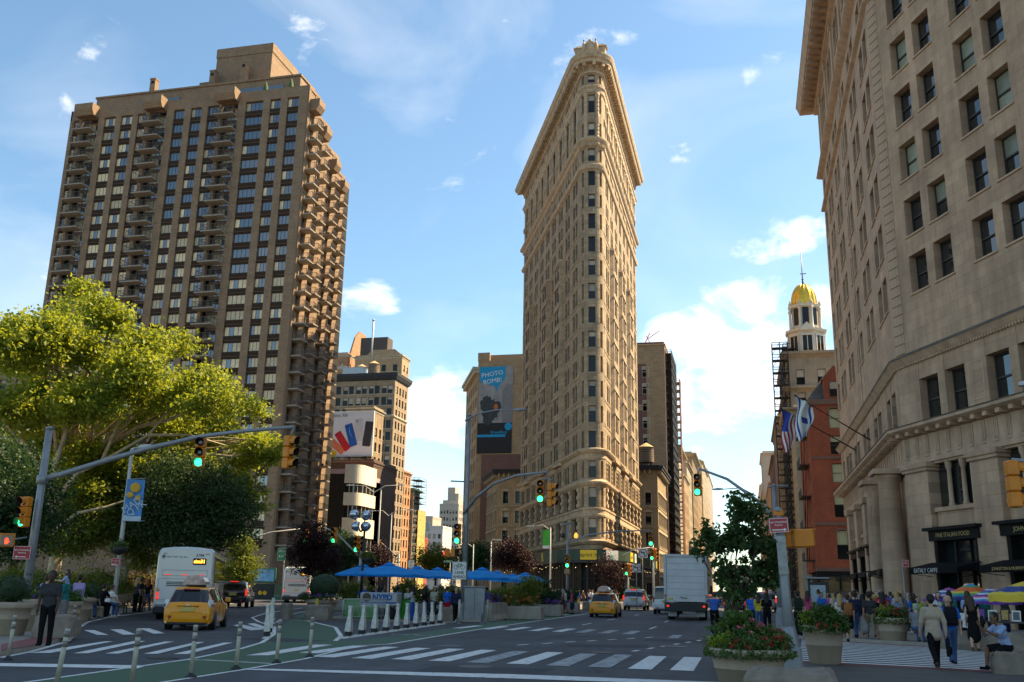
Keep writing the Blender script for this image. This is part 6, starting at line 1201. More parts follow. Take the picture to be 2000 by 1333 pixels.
def car(name, label, loc, rz, kind, body, cat='car', wr=.32, taxi=False, lit=False, group=None):
    st = KINDS[kind]; root = thing(name, label, cat, loc, rz, group); groups = {'body': MB(), 'rear_window': MB(), 'side_window': MB(), 'windscreen': MB(), 'side_window_l': MB()}
    zg = .05
    def sec(s):
        y, zs, zb, zr, w_, wr_ = s; zt = max(zr-.07, zb+.004)
        h = [(w_*.90,zs),(w_*.985,zs+.10),(w_,zs*.45+zb*.55),(w_*.985,zb-.06),(w_*.955,zb),(wr_,zt),(wr_*.92,zr-.012),(wr_*.5,zr+.004),(0,zr+.012)]
        return [(x,y,z) for x,z in h]+[(-x,y,z) for x,z in reversed(h[:-1])]
    # finer stations by interpolation
    fine = []
    for i in range(len(st)-1):
        for k in range(3): t = k/3; fine.append(tuple(st[i][j]*(1-t)+st[i+1][j]*t for j in range(6)))
    fine.append(st[-1]); S_ = [sec(s) for s in fine]; n = len(S_[0])
    ymid = st[-1][0]*.55
    for i in range(len(S_)-1):
        s0, s1 = fine[i], fine[i+1]; up0, up1 = s0[3]-s0[2], s1[3]-s1[2]
        for j in range(n-1):
            jj = j if j < 8 else n-2-j; g = 'body'; rising = s1[3]-s0[3] > .02 and up1 > .06 and s0[0] < ymid and up0 > .02; falling = s0[3]-s1[3] > .055 and up0 > .06 and s0[0] > ymid and up1 > -.01
            yc = (s0[0]+s1[0])/2
            if rising and jj >= 5 and s1[3] < max(q[3] for q in st)-.10: g = 'rear_window'
            elif falling and jj >= 6: g = 'windscreen'
            elif jj == 4 and up0 > .33 and up1 > .33:
                ph = yc % 1.15
                if not (.0 < ph < .09): g = 'side_window' if j < 8 else 'side_window_l'
            q = [S_[i][j], S_[i][j+1], S_[i+1][j+1], S_[i+1][j]]; groups[g].add(q, [(0,3,2,1)], 0, sm=True)
    for e, rev in ((S_[0], True), (S_[-1], False)): groups['body'].add(e, [tuple(range(n)) if not rev else tuple(reversed(range(n)))][0:1], 0)
    groups['body'].add([p for s in S_ for p in (s[0], s[-1])], [(2*i,2*i+2,2*i+3,2*i+1) for i in range(len(S_)-1)], 0)
    bd = None
    for g, b in groups.items():
        if b.v:
            # weld so that smooth shading runs across the faces
            me = b.mesh(g, [body if g == 'body' else m_cglass]); import bmesh; bm = bmesh.new(); bm.from_mesh(me); bmesh.ops.remove_doubles(bm, verts=bm.verts, dist=.0008); bm.to_mesh(me); bm.free()
            o = link({'side_window_l': 'side_window'}.get(g, g), me, root); bd = bd or o
    L_ = st[-1][0]; W_ = max(s[4] for s in st)
    whl = MB(); tw = .21; Tm = Matrix.Rotation(R(90),4,'Y'); whl.lathe([(wr*.62,-tw/2),(wr*.92,-tw/2),(wr,-tw/2+.03),(wr,tw/2-.03),(wr*.92,tw/2),(wr*.62,tw/2)], 22, T=Tm); tyre = whl.mesh('tyre',[m_tyre]); q = MB(); q.lathe([(.05,tw/2-.02),(wr*.2,tw/2-.01),(wr*.64,tw/2-.015),(wr*.66,tw/2+.004),(wr*.60,tw/2-.05)], 20, T=Tm, cap=False); q.lathe([(.05,-tw/2+.02),(wr*.2,-tw/2+.01),(wr*.64,-tw/2+.015),(wr*.66,-tw/2-.004),(wr*.60,-tw/2+.05)], 20, T=Tm, cap=False)
    for k in range(7): a = 2*math.pi*k/7; q.box(-tw/2+.012, tw/2-.012, math.cos(a)*wr*.4-.03, math.cos(a)*wr*.4+.03, math.sin(a)*wr*.4-.03, math.sin(a)*wr*.4+.03)
    rim = q.mesh('rim',[m_rim]); arch = MB(); arch.lathe([(wr*1.16,-.01),(wr*1.16,.004),(0.01,.004)], 24, T=Tm); archm = arch.mesh('wheel_arch',[m_plast])
    for yy in (L_*.2, L_*.80):
        for sx in (-1,1):
            o = link('wheel', tyre, root, TR(sx*(W_-.10), yy, wr)); link('rim', rim, o)
            link('wheel_arch', archm, root, TR(sx*(W_+.002), yy, wr+.03, 0 if sx > 0 else math.pi))
    zb = st[3][2]
    # rear lamps, plate, bumper, handles, mirrors
    for sx in (-1,1):
        q = MB()
        if kind == 'hatch': q.loft([[(sx*.80,.055,.80),(sx*.885,.20,.80),(sx*.885,.24,.99),(sx*.70,.11,.99)],[(sx*.79,.02,.84),(sx*.895,.19,.82),(sx*.89,.24,1.10),(sx*.715,.13,1.12)]]); q.obj('tail_light', m_clear, root); q = MB(); q.loft([[(sx*.86,.09,.86),(sx*.90,.2,.86),(sx*.895,.26,1.0),(sx*.80,.12,1.0)],[(sx*.86,.07,.88),(sx*.905,.2,.88),(sx*.90,.26,.98),(sx*.80,.10,.98)]]); q.obj('tail_light', m_redlit if lit else m_red, root)
        else: q.bbox(min(sx*.86,sx*(W_-.0)), max(sx*.86,sx*(W_-.0)), .0, .2, zb-.30, zb+(.16 if kind != 'sedan' else .0), b=.03); q.obj('tail_light', m_redlit if lit else m_red, root)
        q = MB(); q.bbox(min(sx*(W_-.02),sx*(W_+.2)), max(sx*(W_-.02),sx*(W_+.2)), L_*.66, L_*.66+.12, zb+.02, zb+.2, b=.03); q.obj('mirror', body, root)
        for yy in (L_*.33, L_*.55): q = MB(); q.bbox(sx*W_*.985-.02, sx*W_*.985+.02, yy, yy+.2, zb-.14, zb-.11, b=.005); q.obj('door_handle', body, root); q = MB(); q.box(sx*W_*1.001-.003, sx*W_*1.001+.003, yy+.27, yy+.28, .35, zb-.05); q.obj('door_seam', m_plast, root)
    q = MB(); q.bbox(-.26,.26,-.012,.02,zb-.30,zb-.13,b=.005); q.obj('licence_plate', m_plate, root); q = MB(); q.bbox(-W_*.78,W_*.78,-.03,.1,st[0][1]-.22,st[0][1]-.12,b=.03); q.obj('lower_bumper', m_plast, root)
    q = MB(); q.bbox(-.40,.40,-.02,.06,zb-.10,zb-.06,b=.01); q.obj('trim_bar', m_chrome if kind != 'hatch' else body, root)
    q = MB(); q.bbox(-.3,.3,st[4][0]-.06,st[4][0]+.02,st[4][3]+.02,st[4][3]+.07,b=.01); q.obj('brake_light', m_redlit if lit else m_red, root)
    for sx in (-1,1): q = MB(); q.bbox(sx*.62-.05 if sx>0 else sx*.62-.05, sx*.62+.05, -.02,.02,.44,.54,b=.005); q.obj('reflector', m_red, root)
    if kind == 'hatch':
        q = MB(); q.ball((0,.03,.90),(.09,.03,.06),n=12,k=6); q.obj('emblem', m_chrome, root); q = MB(); q.tube([(-.05,.42,1.30),(-.32,.32,1.16)], .012, 5); q.obj('wiper', m_plast, root)
    if taxi:
        q = MB(); q.bbox(-.32,.32,.9,1.7,1.6,1.66,b=.01); q.obj('sign_rack', m_plast, root); q = MB(); pts = [(-.42,0),(-.40,.12),(-.3,.28),(-.1,.36),(.1,.36),(.3,.28),(.40,.12),(.42,0)]; q.loft([[(x,y,1.66+z) for x,z in pts] for y in (.85,.95,1.7,1.8)]); q.obj('roof_advert', M('roof_advert_print', (.42,.30,.27), rough=.4, var=.5, vs_=4, coat=.5), root)
    return root
yel = M('taxi_yellow', (.80,.30,.002), rough=.3, var=.05, coat=.35); wht = paint('white_paint', (.62,.62,.62)); blkp = paint('black_paint', (.012,.012,.014)); redp = paint('red_paint', (.25,.02,.02)); gry = paint('grey_paint', (.16,.165,.17))
car('taxi', 'yellow hatchback taxi with roof advert turning behind the city bus', (-20.42,33.05,0), R(21.3), 'hatch', yel, 'taxi', .32, True)
car('taxi', 'yellow hatchback taxi with roof advert driving beside the concrete barriers', (-9.4,64.5,0), R(1.5), 'hatch', yel, 'taxi', .32, True)
car('suv', 'silver white sport utility vehicle with lit brake lights ahead of the taxi', (-10.2,90,0), R(.5), 'suv', paint('silver_white', (.45,.46,.48)), 'car', .39, lit=True); car('cargo_van', 'white passenger van beside the box truck', (-6.3,77.5,0), R(0), 'van', wht, 'van', .37)
g = G(452,1188); car('black_suv', 'black sport utility vehicle pulling past the near bus', (g.x,g.y,0), R(21), 'suv', blkp, 'car', .37, lit=True)
far = [('sedan',redp,-7.2,108,'dark red saloon far down the avenue past the silver utility vehicle'),('sedan',blkp,-1.2,88,'black saloon ahead of the box truck'),('suv',gry,1.6,96,'grey utility vehicle parked at the avenue kerb'),('sedan',yel,-4.4,120,'yellow saloon taxi far down the avenue'),('sedan',wht,2.6,112,'white saloon parked along the avenue kerb'),('van',wht,2.8,135,'white van parked far along the avenue'),('sedan',blkp,-8.5,140,'black saloon beside the sidewalk shed'),('suv',blkp,-4.0,150,'black utility vehicle in the far traffic'),('sedan',gry,-37,140,'grey saloon on the diagonal street by the shed'),('suv',wht,-48,150,'white utility vehicle far along the diagonal street'),('sedan',blkp,-52,165,'black saloon far along the diagonal street')]
for kd, m, x, y, lb in far: car('sedan' if kd == 'sedan' else 'suv' if kd == 'suv' else 'cargo_van', lb, (x,y,0), R(0 if x > -30 else 23), kd, m, 'car' if kd != 'van' else 'van', .33, lit=(y < 125))
# ---------------------------------------------------------------- buses
def bus(label, loc, rz, number):
    root = thing('city_bus', label, 'bus', loc, rz); W_, H_, L_ = 1.30, 3.35, 12.8; wh = paint('bus_white', (.60,.59,.57), .35); gl = glass('bus_glass', (.012,.014,.016), 1.7); grey = M('bus_grey', (.22,.22,.23), rough=.5, var=.1); seam = M('panel_seam', (.16,.16,.155), var=0)
    def sec(y, k, z0=.42): 
        pts = []; w_ = W_-k; top = H_-k*1.2; r = .32
        pts = [(w_-.05,z0),(w_,z0+.1),(w_,1.0),(w_*.995,1.9),(w_*.985,top-r)]+[(w_*.985-r+r*math.cos(a), top-r+r*math.sin(a)) for a in (.5,1.0)]+[(w_*.45,top+.02),(0,top+.04)]
        return [(x,y,z) for x,z in pts]+[(-x,y,z) for x,z in reversed(pts[:-1])]
    b = MB(); b.loft([sec(0,.10),sec(.03,.05),sec(.10,.015),sec(.25,0),sec(L_-.4,0),sec(L_-.1,.05),sec(L_,.2)], sm=False); b.obj('body', wh, root)
    b = MB(); b.bbox(-W_+.04,W_-.04,-.12,.25,.30,.62,b=.06); b.obj('bumper', m_plast, root)
    for sx in (-1,1):
        for k in range(7): b = MB(); x0 = sx*(W_-.012); b.bbox(x0-.02,x0+.02,.9+k*1.55,.9+k*1.55+1.46,1.72,2.82,b=.015); b.obj('side_window', gl, root)
        b = MB(); b.box(sx*W_-.018,sx*W_+.006,.7,11.9,2.83,2.93); b.obj('window_band', m_plast, root); b = MB(); b.box(sx*W_-.01,sx*W_+.012,.4,12,1.0,1.05); b.obj('rub_rail', grey, root)
        for yy in (2.6,3.9,10.2):
            q = MB(); q.lathe([(.3,-.14),(.46,-.14),(.5,-.1),(.5,.1),(.46,.14),(.3,.14)], 22, T=Matrix.Rotation(R(90),4,'Y')); o = q.obj('wheel', m_tyre, root, TR(sx*(W_-.13),yy,.5)); q = MB(); q.lathe([(.31,.13),(.1,.1),(.02,.12)],16,T=Matrix.Rotation(R(90 if sx>0 else -90),4,'Y')); q.obj('rim', m_rim, o); q = MB(); q.lathe([(.58,-.005),(.58,.005),(.01,.005)],22,T=Matrix.Rotation(R(90 if sx>0 else -90),4,'Y')); q.obj('wheel_arch', m_plast, root, TR(sx*(W_+.003),yy,.52))
        for z, m in ((1.02,m_redlit),(1.20,m_redlit),(1.38,M('amber_lens',(.6,.22,.02),rough=.2,var=0,coat=1))): q = MB(); q.lathe([(.075,-.02),(.075,.01),(.05,.02)],12,T=TR(sx*(W_-.17),-.015 if z > 1.1 else -.02,z) @ Matrix.Rotation(R(90),4,'X')); q.obj('tail_lamp', m, root)
        q = MB(); q.box(sx*.95-.09,sx*.95+.09,.0,.03,3.02,3.07); q.obj('marker_lamp', m_red, root)
        q = MB(); q.bbox(min(sx*.55,sx*1.2),max(sx*.55,sx*1.2),-.07,.06,.64,.74,b=.015); q.obj('bumper_step', grey, root)
    # rear panels: engine door outline, louvres, destination sign, lettering
    for x0,x1,z0,z1 in ((-1.02,1.02,2.02,2.035),(-1.02,1.02,2.28,2.295),(-1.02,-1.005,2.02,2.295),(1.005,1.02,2.02,2.295),(-1.15,1.15,.92,.935),(-1.15,-1.135,.92,1.9),(1.135,1.15,.92,1.9),(-1.15,1.15,1.885,1.9)): q = MB(); q.box(x0,x1,-.008,.04,z0,z1); q.obj('panel_seam', seam, root)
    for z in (1.58,1.66,1.74): q = MB(); q.bbox(-.78,.78,-.02,.03,z-.02,z+.02,b=.005); q.obj('louvre', m_plast, root)
    q = MB(); q.bbox(.32,.92,-.03,.04,2.55,2.85,b=.02); sg = q.obj('destination_sign', m_plast, root); text_mesh('sim31', .22, M('led_amber',(1,.38,.03),emit=2.2,var=0), parent=sg, mtx=TR(.62,-.035,2.70), bold=.006)
    ink = M('bus_ink',(.03,.035,.06),var=0); text_mesh(number, .19, ink, parent=root, mtx=TR(.62,-.002,3.0) @ Matrix.Rotation(R(-6),4,'X'), bold=.004); text_mesh('New York City Bus', .12, ink, parent=root, mtx=TR(-.42,-.0,2.9), bold=.001)
    q = MB(); q.lathe([(.09,-.01),(.09,.0)],16,T=TR(-1.02,-.0,2.9) @ Matrix.Rotation(R(90),4,'X')); q.obj('emblem', M('emblem_blue',(.02,.07,.25),var=0), root)
    for x in (-.2,0,.2): q = MB(); q.box(x-.06,x+.06,.01,.06,3.1,3.16); q.obj('marker_lamp', m_red, root)
    for x in (-.75,0,.75): q = MB(); q.bbox(x-.14,x+.14,-.012,.03,2.06,2.10,b=.005); q.obj('brake_light', m_redlit, root)
    q = MB(); q.bbox(-.18,.18,-.02,.03,1.12,1.28,b=.006); q.obj('licence_plate', m_plate, root)
    q = MB(); q.bbox(W_-.02,W_+.015,3.0,6.0,.75,1.6,b=.008); q.obj('side_advert', M('bus_advert',(.5,.48,.45),var=.4,vs_=2), root)
    return root
g = G(353,1197.5,.35); bus('white express coach, seen from behind, passing the dark elm', (g.x,g.y,0), R(27.5), '2786'); g = G(577,1171,.35); bus('white express coach farther off beside the green subway stair', (g.x,g.y,0), R(20), '2450')
# ---------------------------------------------------------------- box truck
def truck():
    root = thing('box_truck', 'white box truck with ribbed roll up door and black tail lift', 'truck', (-3.85,63.2,0), R(1.0)); bw = M('truck_white', (.56,.56,.57), rough=.5, var=.12, vs_=1.0, streak=.12); fr = M('truck_frame', (.46,.46,.46), rough=.45, var=.12)
    z0, z1, w_ = 1.12, 4.05, 1.28
    b = MB(); b.bbox(-w_,w_,.06,6.4,z0,z1,b=.04); b.obj('cargo_box', bw, root)
    for sx in (-1,1): q = MB(); q.bbox(sx*w_-.09,sx*w_+.09,-.02,.12,z0-.05,z1+.02,b=.02); q.obj('door_post', fr, root)
    q = MB(); q.bbox(-w_+.09,w_-.09,-.02,.1,z1-.16,z1+.02,b=.02); q.obj('header', fr, root)
    for k in range(7): q = MB(); h = (z1-.18-z0)/7; q.bbox(-w_+.1,w_-.1,.02,.09,z0+h*k+.006,z0+h*(k+1)-.006,b=.012); q.obj('door_slat', bw, root)
    q = MB(); q.bbox(-w_,w_,-.28,.12,z0-.58,z0-.04,b=.03); q.obj('tail_lift', m_plast, root); q = MB(); q.bbox(-1.05,1.05,-.1,.1,.55,.68,b=.02); q.obj('bumper', m_plast, root); q = MB(); q.bbox(-.5,.5,.1,6.2,.68,1.1,b=.03); q.obj('chassis', m_plast, root)
    for sx in (-1,1):
        for yy in (1.5,7.6):
            q = MB(); ww = .24 if yy < 2 else .13; q.lathe([(.28,-ww),(.45,-ww),(.48,-ww+.05),(.48,ww-.05),(.45,ww),(.28,ww)],20,T=Matrix.Rotation(R(90),4,'Y')); o = q.obj('wheel', m_tyre, root, TR(sx*(w_-.28),yy,.48)); q = MB(); q.lathe([(.29,ww-.02),(.1,ww-.06),(.02,ww-.03)],14,T=Matrix.Rotation(R(90 if sx>0 else -90),4,'Y')); q.obj('rim', m_rim, o)
        q = MB(); q.bbox(min(sx*.6,sx*1.15),max(sx*.6,sx*1.15),.3,.33,.22,.62,b=.01); q.obj('mud_flap', M('mud_flap_white',(.42,.42,.42),var=.25), root); q = MB(); q.bbox(sx*1.12-.07,sx*1.12+.07,-.3,-.26,z0-.32,z0-.2,b=.01); q.obj('tail_light', m_redlit, root); q = MB(); q.bbox(sx*w_-.05,sx*w_+.05,-.05,-.02,z0+.25,z0+.45,b=.01); q.obj('side_marker', m_red, root)
        q = MB(); q.tube([(sx*w_,-.1,1.3),(sx*(w_+.05),-.15,.9),(sx*w_,-.2,.5)],.03,6); q.obj('lift_chain', m_plast, root)
    q = MB(); q.bbox(-1.1,-.8,-.0,.018,z0+.1,z0+.25,b=.003); q.obj('decal', m_plate, root); q = MB(); q.tube([(-.35,-.02,z0+.3),(-.2,-.08,z0+.24),(.1,-.08,z0+.24)],.02,5); q.obj('door_handle', m_plast, root)
    # cab in front
    q = MB(); s = lambda y, zt, ww: [(ww,y,.55),(ww,y,1.5),(ww*.92,y,zt),(-ww*.92,y,zt),(-ww,y,1.5),(-ww,y,.55)]
    q.loft([s(6.5,2.5,1.1),s(7.6,2.55,1.1),s(8.2,1.6,1.1),s(8.9,1.45,1.02)]); q.obj('cab', wht, root)
    for sx in (-1,1): q = MB(); q.tube([(sx*1.1,7.9,1.5),(sx*1.45,7.9,1.9)],.02,5); q.bbox(sx*1.45-.1,sx*1.45+.1,7.86,7.94,1.6,2.2,b=.02); q.obj('mirror', m_plast, root)
truck()
# ================================================================ street furniture
m_galv = M('galvanised_pole', (.25,.26,.27), rough=.5, var=.18, vs_=2, metal=.35, streak=.15); m_pole_lt = M('painted_pole', (.42,.41,.38), rough=.5, var=.12); m_sig = M('signal_yellow', (.60,.19,.004), rough=.5, var=.12, vs_=4); m_hood = M('hood_black', (.012,.012,.012), rough=.6, var=0)
m_off = M('lens_dark', (.03,.02,.018), rough=.25, var=0, coat=1); m_grn = M('lens_green', (.03,1.0,.32), emit=1.6, var=0); m_hand = M('lens_red_hand', (1.0,.06,.02), emit=1.0, var=0)
m_signred = M('sign_red', (.36,.012,.02), rough=.4, var=.05); m_signwhite = M('sign_white', (.66,.66,.62), rough=.45, var=.06); m_ink = M('sign_ink', (.015,.015,.015), var=0); m_signgreen = M('sign_green', (.012,.16,.07), rough=.4, var=.05)
def at_d(x, y, dist):
    d = ray(x,y); h = math.hypot(d.x,d.y); return Vector((d.x/h*dist, d.y/h*dist, EYE+d.z/h*dist))
def hz(x, y, P):  return at_d(x, y, math.hypot(P[0],P[1])).z
def signal(parent, p, face, lit=True, k=1.0, back=False):
    """three-lens signal head as a part of its pole; p = centre, face = heading of the lenses about z (0 looks along -Y)"""
    T = Matrix.Translation(p) @ Matrix.Rotation(face,4,'Z') @ Matrix.Scale(k,4); b = MB()
    for i in (-1,0,1): b.bbox(-.18,.18,-.02,.22,i*.36-.175,i*.36+.175,b=.03)
    o = b.obj('signal_head', m_sig, parent, T)
    for i in (-1,0,1):
        q = MB(); q.lathe([(.14,0),(.14,.01),(.05,.02)],14,T=TR(0,-.025,i*.36) @ Matrix.Rotation(R(90),4,'X')); q.obj('lens', m_grn if (i == -1 and lit) else m_off, o)
        q = MB(); n = 10; rr = []
        for yy, s in ((-.02,1.0),(-.30,1.0)):
            rr.append([(.155*math.sin(R(-120+240*j/n)), yy+(.0 if yy > -.1 else .10*abs(math.sin(R(-120+240*j/n)*.75))), i*.36+.155*math.cos(R(-120+240*j/n))) for j in range(n+1)])
        q.loft(rr, closed=False, cap=False); q.loft([[(x*.95,y,i*.36+(z-i*.36)*.95) for x,y,z in reversed(r_)] for r_ in rr], closed=False, cap=False, m=1); q.obj('visor', [m_sig, m_hood], o)
    return o
def ped_box(parent, p, face, hand=True):
    b = MB(); b.bbox(-.24,.24,-.12,.14,-.22,.22,b=.04); T = Matrix.Translation(p) @ Matrix.Rotation(face,4,'Z'); o = b.obj('crossing_signal', m_sig, parent, T); b = MB(); b.box(-.19,.19,-.135,-.12,-.17,.17); b.obj('display', m_off, o)
    b = MB(); b.box(-.25,.25,-.2,-.12,.2,.235); b.obj('hood', m_sig, o)
    if hand:
        b = MB(); b.bbox(-.06,.05,-.14,-.132,-.12,.01,b=.01)
        for k in range(4): b.box(-.06+.03*k,-.042+.03*k,-.14,-.132,.01,.1-.02*abs(k-1.5))
        b.box(.05,.09,-.14,-.132,-.06,-.03); b.obj('hand', m_hand, o)
def sign(parent, p, face, w_, h, m, lines, tm, arrow=None, border=None):
    T = Matrix.Translation(p) @ Matrix.Rotation(face,4,'Z'); b = MB(); b.bbox(-w_/2,w_/2,-.006,.006,-h/2,h/2,b=.004); o = b.obj('sign', m, parent, T)
    if border:
        b = MB(); e = .012; y0, y1 = -.010, -.0065
        for a in ((-w_/2+e,w_/2-e,h/2-2*e,h/2-e),(-w_/2+e,w_/2-e,-h/2+e,-h/2+2*e),(-w_/2+e,-w_/2+2*e,-h/2+2*e,h/2-2*e),(w_/2-2*e,w_/2-e,-h/2+2*e,h/2-2*e)): b.box(a[0],a[1],y0,y1,a[2],a[3])
        b.obj('border', border, o)
    for tx, sz, dz in lines: text_mesh(tx, sz, tm, parent=o, mtx=TR(0,-.009,dz), depth=.002, bold=sz*.012)
    if arrow:
        b = MB(); s = arrow; z = -h*.30; b.box(-w_*.35,w_*.25,-.010,-.007,z-.012,z+.012); b.add([(s*w_*.25,-.0095,z+.04),(s*w_*.25,-.0095,z-.04),(s*w_*.40,-.0095,z)],[(0,1,2) if s < 0 else (0,2,1)][:1]); b.obj('arrow', tm, o)
    return o
def pole(name, label, cat, P, h, r0, r1, m, base=True, z0=0.0):
    root = thing(name, label, cat, (P[0],P[1],z0)); b = MB(); b.tube([(0,0,0),(0,0,h*.5),(0,0,h)],[r0,(r0+r1)/2,r1],12); b.lathe([(r1*1.15,h),(r1*1.2,h+.05),(r1*.4,h+.12)],12); b.obj('shaft', m, root)
    if base: b = MB(); b.lathe([(r0*1.9,0),(r0*1.9,.08),(r0*1.7,.12),(r0*1.6,.75),(r0*1.15,.95),(r0*1.05,1.0)],12); b.obj('base', m, root)
    return root
def arm(root, pts, r, name='mast_arm', m=None):
    o = root.location; b = MB(); P = [Vector(p)-o for p in pts]; n = len(P); rad = [r[0]+(r[1]-r[0])*i/(n-1) for i in range(n)]; b.tube(P, rad, 10); return b.obj(name, m or m_galv, root)
def lamp_head(root, p, face, m=None):
    b = MB(); b.loft([[(-.10,0,-.03),(.10,0,-.03),(.08,0,.06),(-.08,0,.06)],[(-.17,-.35,-.05),(.17,-.35,-.05),(.12,-.35,.09),(-.12,-.35,.09)],[(-.13,-.75,-.04),(.13,-.75,-.04),(.08,-.75,.03),(-.08,-.75,.03)]]); b.obj('lamp_head', m or m_galv, root, Matrix.Translation(Vector(p)-root.location) @ Matrix.Rotation(face,4,'Z'))
NS = [('NO STANDING',.078,.085),('Anytime',.075,.0)]
# left corner signal pole
P = at_d(48,1180,38.5); P.z = KH; rt = pole('signal_pole', 'grey signal pole at the park corner with a long arm over the street', 'traffic light', P, hz(84,838,P)-KH, .16,.12, m_galv, z0=KH); o = rt.location
arm(rt, [at_d(80,937,38.5),at_d(120,927,38.2),at_d(200,902,37.5),at_d(290,876,36.8),at_d(390,853,36),at_d(480,842,35),at_d(575,834,34)], (.11,.06))
b = MB(); b.lathe([(.2,-.15),(.2,.15)],12); b.obj('clamp', m_galv, rt, Matrix.Translation(Vector((0,0,hz(80,937,P)-KH))))
signal(rt, at_d(390,884,36)-o, R(20), True); signal(rt, at_d(568,884,34)-o, R(80), False, 1.08); p = at_d(45,1000,38.2); signal(rt, p-o, R(-12), True)
for a, c in (((575,834,34),(568,852,34)),((390,853,36),(390,862,36))): arm(rt, [at_d(*a), at_d(*c)], (.03,.03), 'hanger')
p = at_d(14,1056,38); ped_box(rt, p-o, R(35)); arm(rt, [p, at_d(52,1050,38.5)], (.03,.03), 'bracket'); sign(rt, at_d(43,1080,38.0)-o, R(30), .56,.46, m_signred, NS, m_signwhite, -1, m_signwhite)
# banner lamp post
P = at_d(222,1180,48); P.z = KH; rt = pole('banner_lamp_post', 'pale lamp post with blue festival banner and hanging basket', 'lamp post', P, hz(253,880,P)-KH, .12,.07, m_pole_lt, z0=KH); o = rt.location
arm(rt, [at_d(253,884,48),at_d(262,876,48),at_d(300,872,48)], (.045,.03), 'lamp_arm', m_pole_lt); lamp_head(rt, at_d(300,872,48), R(-90), m_pole_lt)
pa, pb = at_d(249,936,47.9), at_d(283,936,47.7); b = MB(); w_ = (pb-pa).length; zt, zb = pa.z, at_d(249,1018,47.9).z; nb = 8
for i in range(nb): x0, x1 = w_*i/nb, w_*(i+1)/nb; f = lambda x: .05*math.sin(x*3.2); b.add([(x0,f(x0),zb),(x1,f(x1),zb),(x1,f(x1),zt),(x0,f(x0),zt)],[(0,1,2,3)])
ban = b.obj('banner', M('banner_blue',(.08,.24,.52),rough=.7,var=.25,vs_=1.2), rt, TR(pa.x-o.x,pa.y-o.y,-o.z,R(29)))
for cx, cz, rx, rz_ in ((.5,.80,.30,.12),(.25,.62,.2,.07),(.7,.55,.16,.07)): q = MB(); q.ball((w_*cx,-.03,zb+(zt-zb)*cz),(rx*w_,.02,rz_*(zt-zb)),n=14,k=8); q.obj('print_cloud', M('banner_yellow',(.55,.32,.03),var=.1), ban)
q = MB(); q.box(0,w_,-.07,.06,zb,zb+.22); q.obj('print_foot', M('banner_pale',(.45,.55,.62),var=.1), ban)
for tx, cx, cz in (('MAD',.42,.38),('SQ PK',.60,.27)): text_mesh(tx, .42, MATS['banner_pale'], parent=ban, mtx=TR(w_*cx,-.07,zb+(zt-zb)*cz) @ Matrix.Rotation(R(-38),4,'Y'))
arm(rt, [at_d(250,936,48),at_d(284,935,47.7)], (.02,.02), 'banner_rod'); arm(rt, [at_d(246,1018,48),at_d(283,1018,47.7)], (.02,.02), 'banner_rod')
p = at_d(233,1072,47.8); q = MB(); q.lathe([(.05,-.28),(.3,-.18),(.42,.05),(.4,.06)],12); q.obj('hanging_basket', m_plast, rt, Matrix.Translation(p-o)); link('basket_flowers', leaves_mesh('basket_flowers', crown_points([(0,0,.1,.42,.42,.2)],700,.06,91,.4), .11, lf_pot, seed=91), rt, Matrix.Translation(p-o)); sign(rt, at_d(226,1098,47.8)-o, R(20), .38,.34, m_signred, [('NO STANDING',.042,.05),('Anytime',.04,0)], m_signwhite, -1, m_signwhite)
# plaza pole with two signals on a curved arm
P = at_d(905,1200,52); P.z = 0; rt = pole('signal_pole', 'tall grey signal pole beside the utility cabinet with curved arm', 'traffic light', P, hz(909,812,P), .17,.10, m_galv); o = rt.location
arm(rt, [at_d(906,1004,52),at_d(930,972,51),at_d(965,945,50),at_d(1010,929,48.5),at_d(1070,922,46)], (.09,.055)); arm(rt, [at_d(909,822,52),at_d(935,808,51),at_d(970,801,50),at_d(1005,802,49)], (.05,.03), 'lamp_arm'); lamp_head(rt, at_d(1005,802,49), R(70)); arm(rt, [at_d(880,940,52),at_d(925,942,52)], (.04,.04), 'cross_arm')
signal(rt, at_d(1055,960,46)-o, R(8), True); signal(rt, at_d(1079,967,45.8)-o, R(80), False, 1.05); arm(rt, [at_d(1069,922,46),at_d(1068,935,46),at_d(1056,936,46)], (.03,.03), 'hanger'); arm(rt, [at_d(1068,935,46),at_d(1079,938,45.8)], (.03,.03), 'hanger')
signal(rt, at_d(893,1043,51.6)-o, R(5), True); ped_box(rt, at_d(872,1080,51.6)-o, R(-60)); ped_box(rt, at_d(888,1080,51.5)-o, R(75), False)
sg = sign(rt, at_d(897,1115,51.5)-o, R(12), .76,.92, m_signwhite, [('LANE',.2,-.10),('AHEAD',.2,-.32)], m_ink, None, m_ink)
b = MB()
for cx in (-.17,.17):
    for k in range(14): a0, a1 = 2*math.pi*k/14, 2*math.pi*(k+1)/14; b.add([(cx+r*math.cos(a),-.01,.18+r*math.sin(a)) for a in (a0,a1) for r in (.10,.12)],[(0,2,3,1)])
for p0, p1 in (((-.17,.18),(-.06,.33)),((-.06,.33),(.12,.33)),((.17,.18),(.1,.38)),((-.17,.18),(0,.18)),((0,.18),(.12,.33)),((0,.18),(-.08,.38))): b.tube([(p0[0],-.012,p0[1]),(p1[0],-.012,p1[1])],.01,4)
b.obj('bicycle_symbol', m_ink, sg)
